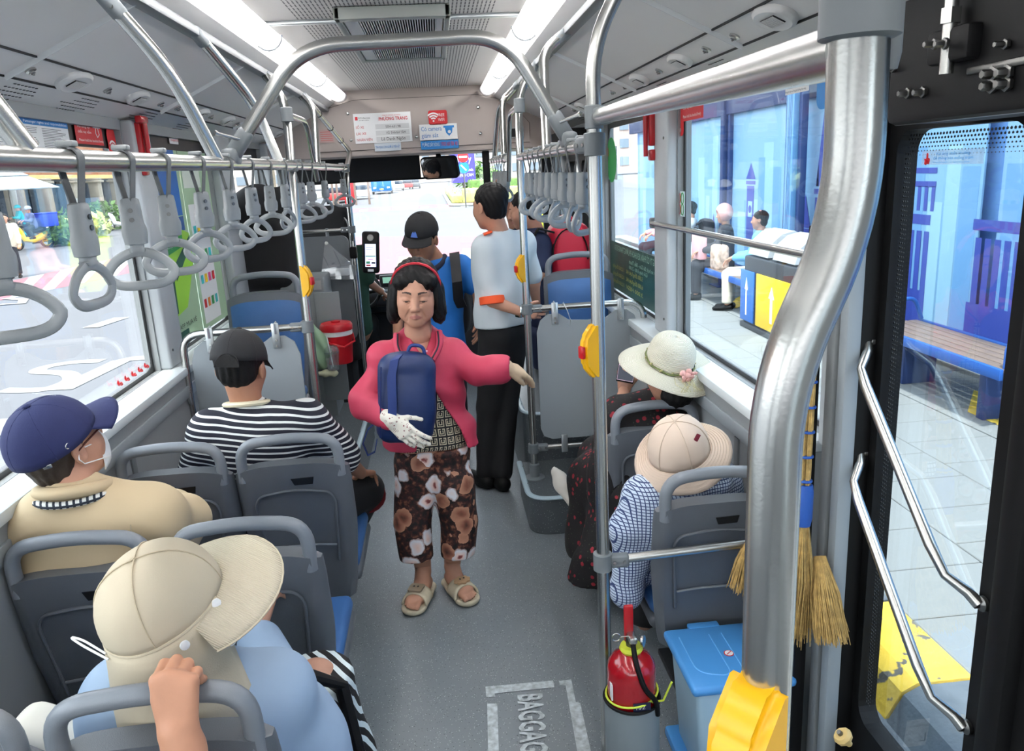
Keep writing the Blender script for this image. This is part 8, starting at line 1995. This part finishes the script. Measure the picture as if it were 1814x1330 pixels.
# ---- woman in beige flap sunhat
yh = 1.42
t = tag(thing('person', None, None, V(P(380, 1250, y=yh).x, yh, 0)), 'seated woman in pale blue top and striped trousers under a beige flap sunhat, foreground', 'person')
cxh = P(330, 1080, y=yh)
J = dict(F=V(.1, 1, 0), nk=P(350, 1175, y=yh-.0), sa=P(228, 1240, y=yh), sb=P(480, 1225, y=yh+.05), ch=P(370, 1330, y=yh), pv=V(cxh.x+.07, yh+.12, .50), ea=P(170, 1330, y=yh+.05), wa=P(230, 1300, y=yh+.28), eb=P(520, 1262, y=yh+.18), wb=P(452, 1120, y=yh+.42))
for q, s_ in (('a', -1), ('b', 1)): J['h'+q] = J['pv']+V(s_*.09, .04, 0); J['k'+q] = V(J['pv'].x+s_*.12, yh+.46, .52); J['f'+q] = V(J['pv'].x+s_*.12, yh+.50, .10)
J['kb'] = P(560, 1205, y=yh+.36)
hR = rotF((.55, .83, 0), (-.35, 0)); hc = P(305, 1075, y=yh); S, L, reg = head_sdf(hc, hR, 1., h=.006, neck=J['nk'])
body(t, J, SK1, heads=[S], hands=[hand_field(J['wb'], (.1, .6, .5), (0, -.3, -1), (-1, 0, 0), 1., h=.005)], region=reg, h=.012)
sleeved(t, 'top', LBS, J, [('a', 0, 1.9), ('b', 0, 1.85)], (.080, .070, .055), g=.026, wr=(.009, 19), k=.04)
trousers(t, STR2, J, hz=.12, top=.12, rr=(.11, .092, .085), wr=(.005, 20))
MB().tube([J['kb']+V(-.05, -.20, .13), J['kb']+V(.02, -.14, .11), J['kb']+V(.08, -.1, .05), J['kb']+V(.13, -.18, -.22), J['kb']+V(.15, -.22, -.34)], .016, 10, oval=1.6).build('black_bag_strap', BLACK, t)
hat = thing('sunhat', 'beige sunhat with quilted brim and neck flap on the foreground woman', 'hat', hc); Rh = hR; c0 = hc+hR @ V(0, -.01, .015)
MB().grid(shell_dome(c0, Rh, .101, .118, .125, seam=1, pw=2.35), 42, 14, cu=True).build('crown', BEIGE, hat, smooth=80, solid=.004)
n = NT('quilted_beige', .85); x, y, z = n.sep(n.obj(scale=(1, 1, 1))); n.col((196, 186, 164)); n.bump(n.math('SINE', n.math('MULTIPLY', n.math('ADD', n.math('ADD', x, y), n.math('MULTIPLY', z, 1.3)), 900.)), .5, .002); QB = n.m
def fb(u, v):
    a = PI/2+(u-.5)*3.5; e = (.105*max(0, math.cos((u-.5)*2.55))+.015)*v; x = math.cos(a)*(.100+e); y = math.sin(a)*(.117+e)
    return c0+Rh @ V(x, y, .002-.42*e-.10*v*abs(u-.5)*.6)
MB().grid(fb, 31, 9).build('brim', QB, hat, smooth=80, solid=.004)
MB().tube([fb(i/30, 1.) for i in range(31)], .0028, 6).build('brim_edge', BEIGE, hat)
for k_ in (0, .5, 1, 1.5): 
    fn = shell_dome(c0, Rh, .104, .121, .129, pw=2.35); MB().tube([fn((k_*.5+.125)/1. % 1, v/10.) for v in range(11)], .0014, 5).build('crown_seam', mat('seam_brown', (188, 174, 148), .8), hat)
def flap(u, v):
    a = -PI/2+(u-.5)*3.9; k_ = 1+.10*math.sin(v*2.6)+.25*v*v+.03*math.sin(9*u+5*v)*v; x = math.cos(a)*.104*k_; y = math.sin(a)*.120*(k_-.10*v)
    p = c0+Rh @ V(x, y, .004); return p+V(.012*v, .012*v, -v*(.205+.05*abs(u-.5)))
MB().grid(flap, 33, 12).build('neck_flap', BEIGE, hat, smooth=80, solid=.004)
MB().tube([flap(i/32, 0) for i in range(33)], .0035, 6).build('flap_seam', BEIGE, hat); MB().tube([flap(i/32, 1) for i in range(33)], .0025, 6).build('flap_hem', BEIGE, hat)
for u_, v_ in ((.985, .02), (.80, .08), (.99, .40)): MB().lathe([(.009, 0), (.009, .004), (.006, .005)], flap(u_, v_)+V(.003, -.003, 0), (.6, -.8, .1), 14).build('snap_button', WHT, hat)
MB().tube(fil([flap(.42, .03)+V(0, -.006, 0), flap(.32, .02)+V(-.03, -.02, .01), flap(.3, .02)+V(-.055, -.02, .012), flap(.32, .02)+V(-.03, -.024, .0), flap(.45, .05)+V(0, -.008, 0)], .02), .0022, 6).build('drawcord', WHT, hat)
# ---- gripping hand of a passenger behind the camera side
w_ = P(316, 1296, y=1.168); kn = P(309, 1215, y=1.190)
t = tag(thing('person', None, None, V(w_.x, 1.1, 0)), 'bare forearm and fist of a passenger gripping the nearest grey seat bar', 'person')
S = SDF(w_-V(.16, .25, .5), w_+V(.16, .16, .16), .003)
limb(S, (w_+V(.02, -.10, -.40), w_+V(.028, -.045, -.16), w_+V(.006, -.005, -.03), w_+V(0, 0, .0)), (.046, .042, .031, .029))
hand_sdf(S, w_, (kn-w_).normalized(), V(0, 1, 0), V(-1, 0, 0), 1.0, curl=(1.2, 1.3, .9), spread=.0, thumb=(-.1, 3.2, 0), r=1.15)
sdf_obj(S, 'forearm_and_hand', skinm('skin_hand', (194, 140, 110)), t)
# ---- straw hat woman on the right
yr = 2.95
t = tag(thing('person', None, None, V(P(1130, 900, y=yr).x, yr, 0)), 'seated woman in dark floral dress holding a phone, under a cream straw hat', 'person')
J = dict(F=V(-.35, 1, 0), nk=P(1178, 690, y=yr+.02), sa=P(1100, 738, y=yr), sb=P(1228, 722, y=yr+.06), ch=P(1160, 790, y=yr), pv=V(P(1110, 900, y=yr).x+.02, yr+.02, .52), ea=P(1082, 790, y=yr+.1), wa=P(1106, 690, y=yr+.24), eb=P(1215, 800, y=yr+.2), wb=P(1140, 700, y=yr+.3))
J['ha'] = J['pv']+V(-.08, .04, 0); J['hb'] = J['pv']+V(.08, .04, 0); J['ka'] = P(1050, 850, y=yr+.22); J['kb'] = V(J['pv'].x-.02, yr+.40, .5); J['fa'] = P(1030, 930, y=yr+.2); J['fb'] = V(J['pv'].x-.1, yr+.40, .12)
J['fa'].z = max(J['fa'].z, .12)
J['sb'].x = min(J['sb'].x, .86); J['eb'].x = min(J['eb'].x, .86); hc = P(1185, 662, y=yr-.05); hR = rotF((-.25, 1, 0), (.30, .05)); S, L, reg = head_sdf(hc, hR, .98, h=.006, neck=J['nk'])
body(t, J, SK1, heads=[S], hands=[hand_field(J['wa'], (.1, .15, 1), (.6, 1, 0), (.4, 0, .3), .95, h=.004, curl=(.5, .5, .3))], region=reg, h=.012); hair_back(t, hc, hR, L, HAIR, 1.05, -.09)
sleeved(t, 'dress_top', DRESS, J, [('a', 0, 1.2), ('b', 0, 1.2)], (.078, .074, .07), g=.022, wr=(.004, 22), h=.009)
def skp(S_): S_.plane((0, 0, .16), (0, 0, -1))
cloth(t, 'skirt', DRESS, J, [((J['pv'], J['ka']+V(.01, 0, .0), V(J['ka'].x-.02, J['ka'].y-.05, .20)), (.15, .11, .12)), ((J['pv'], J['kb'], V(J['kb'].x, J['kb'].y, .18)), (.15, .12, .10)), ((J['pv'], V(P(1080, 1000, y=yr-.1).x, yr-.05, .25), V(P(1050, 1030, y=yr-.15).x, yr-.05, .16)), (.13, .12, .09))], tors=False, h=.012, wr=(.007, 14), k=.06, post=skp)
h0 = P(990, 850, y=3.30); dsh = V(.35, -.55, -.55).normalized(); S = SDF(h0-V(.15, .2, .2), h0+V(.2, .15, .12), .005); S.cap(h0+V(.0, .02, .03), h0+dsh*.03, .032, .034, .02); S.cap(h0+dsh*.02, h0+dsh*.17, .034, .026, .02, flat=((0, .7, -.7), .7)); S.ell(h0+V(.02, .03, .06), (.03, .03, .05), None, .01, 's')
sdf_obj(S, 'white_shoe', mat('white_shoe', (226, 222, 212), .5), t)
ph = thing('mobile_phone', 'dark mobile phone held by the woman in the straw hat', 'phone', P(1108, 655, y=yr+.26)); c = P(1110, 652, y=yr+.26); Rp = rotF((.25, 1, 0), (.9, .2))
MB().box(c, (.074, .008, .150), .003, R=Rp).build('phone_body', BLACK, ph); MB().box(c+Rp @ V(0, -.0048, 0), (.068, .001, .142), R=Rp).build('phone_screen', mat('phone_screen', (196, 168, 186), .3, emis=((200, 170, 190), .35)), ph); MB().box(c+Rp @ V(0, -.0056, -.032), (.066, .001, .075), R=Rp).build('keyboard_area', mat('phone_keys', (60, 62, 72), .4), ph)
hat = thing('straw_hat', 'wide cream straw hat with a pink flower and twig band', 'hat', hc); Rh = rotF((-.2, 1, 0), (-.42, .08)); c0 = P(1186, 640, y=yr-.06)
n = MATS['straw_weave']; ntx = n.node_tree
def rings(c0, Rh):
    q = NT('straw_rings', .75); mp = q.nt.nodes.new('ShaderNodeTexCoord'); x, y, z = q.sep(q.tc.outputs['Object'])
    rr_ = q.math('SQRT', q.math('ADD', q.math('MULTIPLY', x, x), q.math('MULTIPLY', y, y))); s_ = q.math('SINE', q.math('MULTIPLY', q.math('ADD', rr_, q.math('MULTIPLY', z, -.9)), 1100.))
    q.col(q.mix(q.math('MULTIPLY_ADD', s_, .5, .5), (196, 190, 166), (240, 237, 222))); q.bump(s_, .6, .002); return q.m
SR = rings(c0, Rh)
hat.location = c0; ORG[hat.name] = c0.copy(); hat.rotation_mode = 'XYZ'
def hatpart(name, mb, m, solid=.004):      # built in the hat's own axes so the rings follow it
    o = mb.build(name, m, None, smooth=80, solid=solid); o.parent = hat; return o
I3 = Matrix.Identity(3); hat.rotation_euler = Rh.to_euler()
hatpart('crown', MB().grid(shell_dome((0, 0, 0), I3, .090, .098, .112, pw=3.), 42, 14, cu=True), SR)
def sbf(u, v): a = 2*PI*u; e = (.092+.012*math.cos(a*2+.6))*v; return V(math.cos(a)*(.090+e), math.sin(a)*(.098+e*.95), -.030*v**1.5+.016*math.sin(2*a+.4)*v)
hatpart('brim', MB().grid(sbf, 60, 10, cu=True), SR, .003)
hatpart('twig_band', MB().tube([V(math.cos(a)*.094, math.sin(a)*.102, .008+.003*math.sin(7*a)) for a in [i*PI/20 for i in range(40)]], .0035, 6, closed=True), mat('twig_green', (110, 120, 72), .8), 0)
rg = random.Random(5); mb = MB()
for i in range(26): a = rg.uniform(0, 2*PI); p = V(math.cos(a)*.096, math.sin(a)*.104, .010+rg.uniform(-.004, .006)); mb.ball(p, .006, 6, (1, .5, .7))
for i in range(9): p = V(rg.uniform(-.03, .05), -.105, .0); mb.tube([p, p+V(rg.uniform(-.02, .02), -.04, .0), p+V(rg.uniform(-.03, .03), -.075, -.01)], .0013, 4)
o = hatpart('twigs_and_leaves', mb, mat('twig_pale', (176, 168, 120), .8), 0); o['kind'] = 'stuff'
fc = V(.02, -.118, .020); PKF = mat('flower_pink', (232, 176, 168), .7)
for k_ in range(11):
    a = k_*2.4; r_ = .008+.0022*k_; R_ = Matrix.Rotation(a, 3, 'Y') @ Matrix.Rotation(.5, 3, 'X')
    hatpart('petal', MB().ball(fc+V(math.cos(a)*r_, -.008+.001*k_, math.sin(a)*r_), .013, 8, (1, .35, .9), R=R_), PKF, 0)
# ---- person in checked shirt and cream bucket hat
yq = 2.33
t = tag(thing('person', None, None, V(P(1210, 950, y=yq).x, yq, 0)), 'seated person in blue and white checked shirt under a cream bucket hat', 'person')
J = dict(F=V(-.05, 1, 0), nk=P(1212, 840, y=yq+.02), sa=P(1150, 882, y=yq), sb=P(1272, 862, y=yq+.03), ch=P(1208, 940, y=yq), pv=V(P(1230, 1000, y=yq).x, yq+.11, .50), ea=P(1118, 935, y=yq+.0), wa=P(1118, 1040, y=yq+.0), eb=P(1300, 930, y=yq+.1), wb=P(1260, 960, y=yq+.3))
for q, s_ in (('a', -1), ('b', 1)): J['h'+q] = J['pv']+V(s_*.08, .04, 0); J['k'+q] = V(J['pv'].x+s_*.09, yq+.34, .50); J['f'+q] = V(J['pv'].x+s_*.09, yq+.32, .10)
J['sb'].x = min(J['sb'].x, .86); J['eb'].x = min(J['eb'].x, .87); hR = rotF((.6, .8, 0), (-.35, 0)); hc = P(1200, 808, y=yq+.02); S, L, reg = head_sdf(hc, hR, .98, h=.006, neck=J['nk'])
body(t, J, SK1, heads=[S], region=reg, h=.012)
sleeved(t, 'checked_shirt', CHK, J, [('a', 0, 1.55), ('b', 0, 1.9)], (.074, .068, .06), g=.026, wr=(.006, 20), h=.008, extra=[((J['ea'].lerp(J['wa'], .5), P(1112, 1045, y=yq), P(1130, 1020, y=yq+.12)), (.055, .052, .05)), ((J['nk']+V(.1, -.07, -.02), J['nk']+V(.0, -.09, -.03), J['nk']+V(-.09, -.05, -.03)), (.035, .04, .03))])
trousers(t, BLKT, J, hz=.1, top=.05, h=.012)
hat = thing('bucket_hat', 'cream cotton bucket hat with a small side tag, nearest on the right', 'hat', hc); Rh = hR; c0 = P(1203, 800, y=yq+.0)
brim_hat(hat, c0, Rh, .096, .106, .120, lambda a: .060+.022*math.sin(a), CREAM, droop=lambda a: .040-.022*math.sin(a), wave=.006, pw=2.4)
for k_ in range(3):
    fn = shell_dome(c0, Rh, .099, .109, .123, pw=2.4); MB().tube([fn((k_/6.+.04) % 1, v/10.) for v in range(11)]+[fn((k_/6.+.54) % 1, v/10.) for v in range(10, -1, -1)], .0014, 5).build('crown_seam', mat('seam_cream', (206, 186, 166), .8), hat)
for k_ in range(1, 8): MB().tube([c0+Rh @ V(math.cos(a)*(.096+(.06+.022*math.sin(a))*k_/8), math.sin(a)*(.106+(.06+.022*math.sin(a))*k_/8), .004-(.04-.022*math.sin(a))*(k_/8)**1.3+.006*math.sin(3*a)*k_/8) for a in [i*PI/24 for i in range(48)]], .0012, 4, closed=True).build('brim_stitching', mat('seam_cream', (206, 186, 166), .8), hat)
q_ = P(1235, 775, y=yq-.09); MB().box(q_, (.014, .003, .024), .001, R=Matrix.Rotation(.5, 3, 'Y')).build('side_tag', mat('tag_dark_red', (120, 30, 50), .6), hat)
# ---- white bag beside the corner seat
c = P(32, 1300, y=1.36); S = SDF(c-V(.25, .2, .35), c+V(.25, .2, .15), .008); S.rbox(c+V(.02, .05, -.15), (.11, .05, .13), .03, Matrix.Rotation(.5, 3, 'Y')); S.wrinkle(.006, 40, (1, 0, 1))
tag(sdf_obj(S, 'tote_bag', mat('white_canvas', (232, 230, 218), .85)), 'white cloth bag between the window and the bottom left seats', 'bag')
# ------------------------------------------------------------------ people outside (small in the photograph)
def far_person(lab, foot, F, pose, top_m, leg_m, hair_m=None, s=1., grp=None, skin=SK1, sleeve=1.8, bag=None, h=.02, seat=None):
    F = Vector(F).normalized(); R_ = V(F.y, -F.x, 0); foot = Vector(foot); t = tag(thing('person', None, None, foot), lab, 'person', grp)
    up = V(0, 0, 1)
    if pose == 'sit':
        pv = foot+up*(.50*s)-F*.42*s; kn = foot+up*.48*s; nkz = .53
    elif pose == 'ride':
        pv = Vector(seat); kn = pv+F*.32*s-up*.12; foot = pv+F*.15-up*.52; nkz = .50
    else: pv = foot+up*.88*s; kn = foot+up*.47*s+F*.03; nkz = .54
    nk = pv+up*nkz*s+F*(.10 if pose == 'ride' else .02); ch = pv.lerp(nk, .55)
    J = dict(F=F, nk=nk, ch=ch, pv=pv, sa=nk-R_*.18*s-up*.06*s, sb=nk+R_*.18*s-up*.06*s)
    for q, s_ in (('a', -1), ('b', 1)):
        J['h'+q] = pv+R_*s_*.08*s; J['k'+q] = kn+R_*s_*.09*s; J['f'+q] = foot+R_*s_*.09*s+up*.08*s
        if pose == 'stand': J['e'+q] = J['s'+q]-up*.27*s+R_*s_*.05; J['w'+q] = J['e'+q]-up*.22*s+F*.08
        else: J['e'+q] = J['s'+q]-up*.24*s+F*.10*s; J['w'+q] = J['e'+q]+F*.24*s-up*.02-R_*s_*.06+(up*.05 if pose == 'ride' else up*0)
    hc = nk+up*.155*s+F*.02; hR = rotF(F, (.08, 0)); S, L, reg = head_sdf(hc, hR, s, h=.009, neck=nk)
    body(t, J, skin, heads=[S], hands=[hand_field(J['wa'], F-up*.4, -up, R_, s, h=.009), hand_field(J['wb'], F-up*.4, -up, -R_, s, h=.009)], region=reg, h=h)
    if hair_m: hair_back(t, hc, hR, L, hair_m, s)
    sleeved(t, 'top', top_m, J, [('a', 0, sleeve), ('b', 0, sleeve)], (.072, .062, .052), g=.022, h=h*.8, wr=(0, 1))
    trousers(t, leg_m, J, hz=foot.z+.10*s, top=.08, h=h*.8, rr=(.10, .078, .068), wr=(0, 1))
    for q in 'ab': shoe(t, V(J['f'+q].x, J['f'+q].y, foot.z if pose != 'ride' else J['f'+q].z-.08)-F*.04, F, BLACK, s)
    return t, J, hc, hR, L
HOOD = mat('sky_blue_hoodie', (110, 176, 226), .8); CRT = mat('cream_trousers', (222, 214, 196), .8); DK = mat('charcoal_cloth', (40, 42, 50), .85); PKC = mat('pale_pink_cloth', (226, 170, 174), .8); GRC = mat('pale_grey_cloth', (196, 206, 208), .8)
ft = P(1272, 545, z=PZ)
t, J, hc, hR, L = far_person('woman in sky blue hoodie and cream wide trousers sitting on the shelter bench', P(1290, 548, z=PZ), (-.85, .5, 0), 'sit', HOOD, CRT, HAIR, .98)
S = SDF(J['nk']-V(.2, .2, .12), J['nk']+V(.2, .2, .15), .012); S.cap(J['nk']+V(.07, -.08, .0), J['nk']+V(.04, .08, .0), .06, .05, .03); sdf_obj(S, 'hood', CRT, t)
MB().ball(L(-.03, -.02, .12), .02, 8, (1, 1, .5)).build('hair_clip', PKF, t)
y2 = P(1225, 520, z=PZ).y
t, J, hc, hR, L = far_person('person in dark clothes with pink hood and bag, bent beside the blue hoodie', V(3.62, 10.95, PZ), (-.9, .3, 0), 'sit', DK, DK, None, 1.)
S = SDF(hc-V(.25, .25, .2), hc+V(.25, .25, .25), .012); S.ell(hc+V(0, 0, .03), (.12, .13, .13)); S.ell(hc+V(-.1, .02, -.03), (.06, .08, .09), None, .01, 's'); sdf_obj(S, 'pink_hood', mat('salmon_cloth', (206, 156, 150), .8), t)
c = J['wa'].lerp(J['wb'], .5)+V(-.02, 0, .04); b_ = thing('shopping_bag', 'pale pink shopping bag on the lap of the person in dark clothes', 'bag', c); MB().box(c, (.12, .34, .34), .02).build('bag_body', PKC, b_); MB().tube(fil([c+V(-.05, -.1, .17), c+V(-.05, -.08, .27), c+V(-.05, .08, .27), c+V(-.05, .1, .17)], .05), .008, 6).build('bag_handle', BLACK, b_)
c = V(3.84, ft.y+.45, PZ+.62); b_ = thing('patterned_bag', 'white and orange patterned bag on the bench between the two waiting people', 'bag', c); MB().box(c, (.2, .3, .36), .06, seg=3).build('bag_body', mat('patterned_cloth', (206, 180, 160), .8, var=.5, vscale=14), b_); MB().tube(fil([c+V(0, -.08, .17), c+V(0, -.06, .26), c+V(0, .06, .26), c+V(0, .08, .17)], .04), .008, 6).build('bag_handle', BLACK, b_)
y3 = P(1140, 480, x=3.6).y
t, J, hc, hR, L = far_person('person in pale grey top with black backpack, seen through the front right window', V(3.66, 12.6, PZ), (-.9, .35, 0), 'sit', GRC, mat('grey_jeans', (120, 130, 140), .85), HAIR, 1.)
c = J['ch']+V(.22, -.05, 0); b_ = thing('backpack', 'black backpack worn by the waiting person in the pale grey top', 'backpack', c); MB().box(c, (.22, .34, .48), .09, seg=3).build('pack_body', DK, b_); MB().tube([c+V(-.12, -.12, .2), c+V(-.3, -.13, .12), c+V(-.3, -.13, -.1)], .02, 6).build('pack_strap', DK, b_)
t, J, hc, hR, L = far_person('woman in pink headscarf and face mask on the bench, farthest of those waiting', V(3.66, 13.9, PZ), (-.9, -.2, 0), 'sit', PKC, DK, None, 1.)
S = SDF(hc-V(.2, .2, .3), hc+V(.2, .2, .2), .012); S.ell(hc+V(.01, 0, .02), (.105, .11, .125)); S.cap(hc-V(0, 0, .1), hc-V(0, 0, .2), .1, .13, .05); S.ell(hc+V(-.1, -.02, -.01), (.05, .06, .07), None, .01, 's'); sdf_obj(S, 'headscarf', PKC, t)
MB().ball(hc+V(-.085, -.02, -.04), .055, 10, (.6, 1, .8)).build('face_mask', mat('mask_blue', (150, 190, 216), .8), t)
far_person('person in yellow-green vest standing outside the front door', V(P(972, 350, y=9.5).x, 9.5, PZ), (-.5, -1, 0), 'stand', mat('hi_vis_yellow', (206, 232, 40), .6), DK, HAIR, 1.)
# riders on the left
def ride(lab, blab, c, ang, bcol, topm, helm, box=None):
    t, Lf = motorbike(blab, c, ang, bcol)
    F = V(math.cos(ang), math.sin(ang), 0)
    tp, J, hc, hR, L = far_person(lab, c, F, 'ride', topm, DK, None, 1., seat=Lf(-.2, 0, .92), h=.03)
    MB().grid(shell_dome(hc+V(0, 0, .0), hR, .125, .14, .15), 20, 8, cu=True).build('helmet', helm, tp, solid=.01)
    if box:
        b_ = thing('delivery_box', 'blue delivery box on the back of the yellow motorbike', 'box', Lf(-.75, 0, .95)); MB().box(Lf(-.75, 0, 1.12), (.62, .62, .55), .04, R=Matrix.Rotation(ang, 3, 'Z')).build('box_body', box, b_); MB().box(Lf(-.75, 0, 1.38), (.65, .65, .06), .02, R=Matrix.Rotation(ang, 3, 'Z')).build('box_lid', box, b_)
c = P(60, 441, z=GZ)
ride('helmeted rider in grey-blue jacket on the yellow motorbike', 'yellow motorbike ridden toward the bus on the left', c, -2.2, (230, 190, 30), mat('slate_jacket', (96, 110, 150), .8), mat('helmet_grey', (150, 156, 164), .4), mat('delivery_blue', (40, 70, 190), .6))
c = P(40, 428, z=GZ)
ride('rider in turquoise hooded jacket behind the yellow motorbike', 'turquoise motorbike behind the yellow one', c, -2.4, (40, 170, 180), mat('turquoise_jacket', (30, 170, 180), .7), mat('turquoise_jacket', (30, 170, 180), .7))
c = P(30, 492, z=GZ)
t, J, hc, hR, L = far_person('pedestrian in pale shirt and dark shorts crossing at the far left, white bag on back', c, (.4, -1, 0), 'stand', mat('pale_khaki', (196, 190, 172), .8), DK, HAIR, 1., h=.025)
c = J['sb']+V(.12, 0, -.16); b_ = thing('carrier_bag', 'white plastic bag carried by the pedestrian at the far left', 'bag', c); MB().ball(c, .26, 12, (.8, .7, 1)).build('bag_body', WHT, b_); MB().tube([c+V(0, 0, .2), c+V(-.06, 0, .38)], .03, 6).build('bag_neck', WHT, b_)
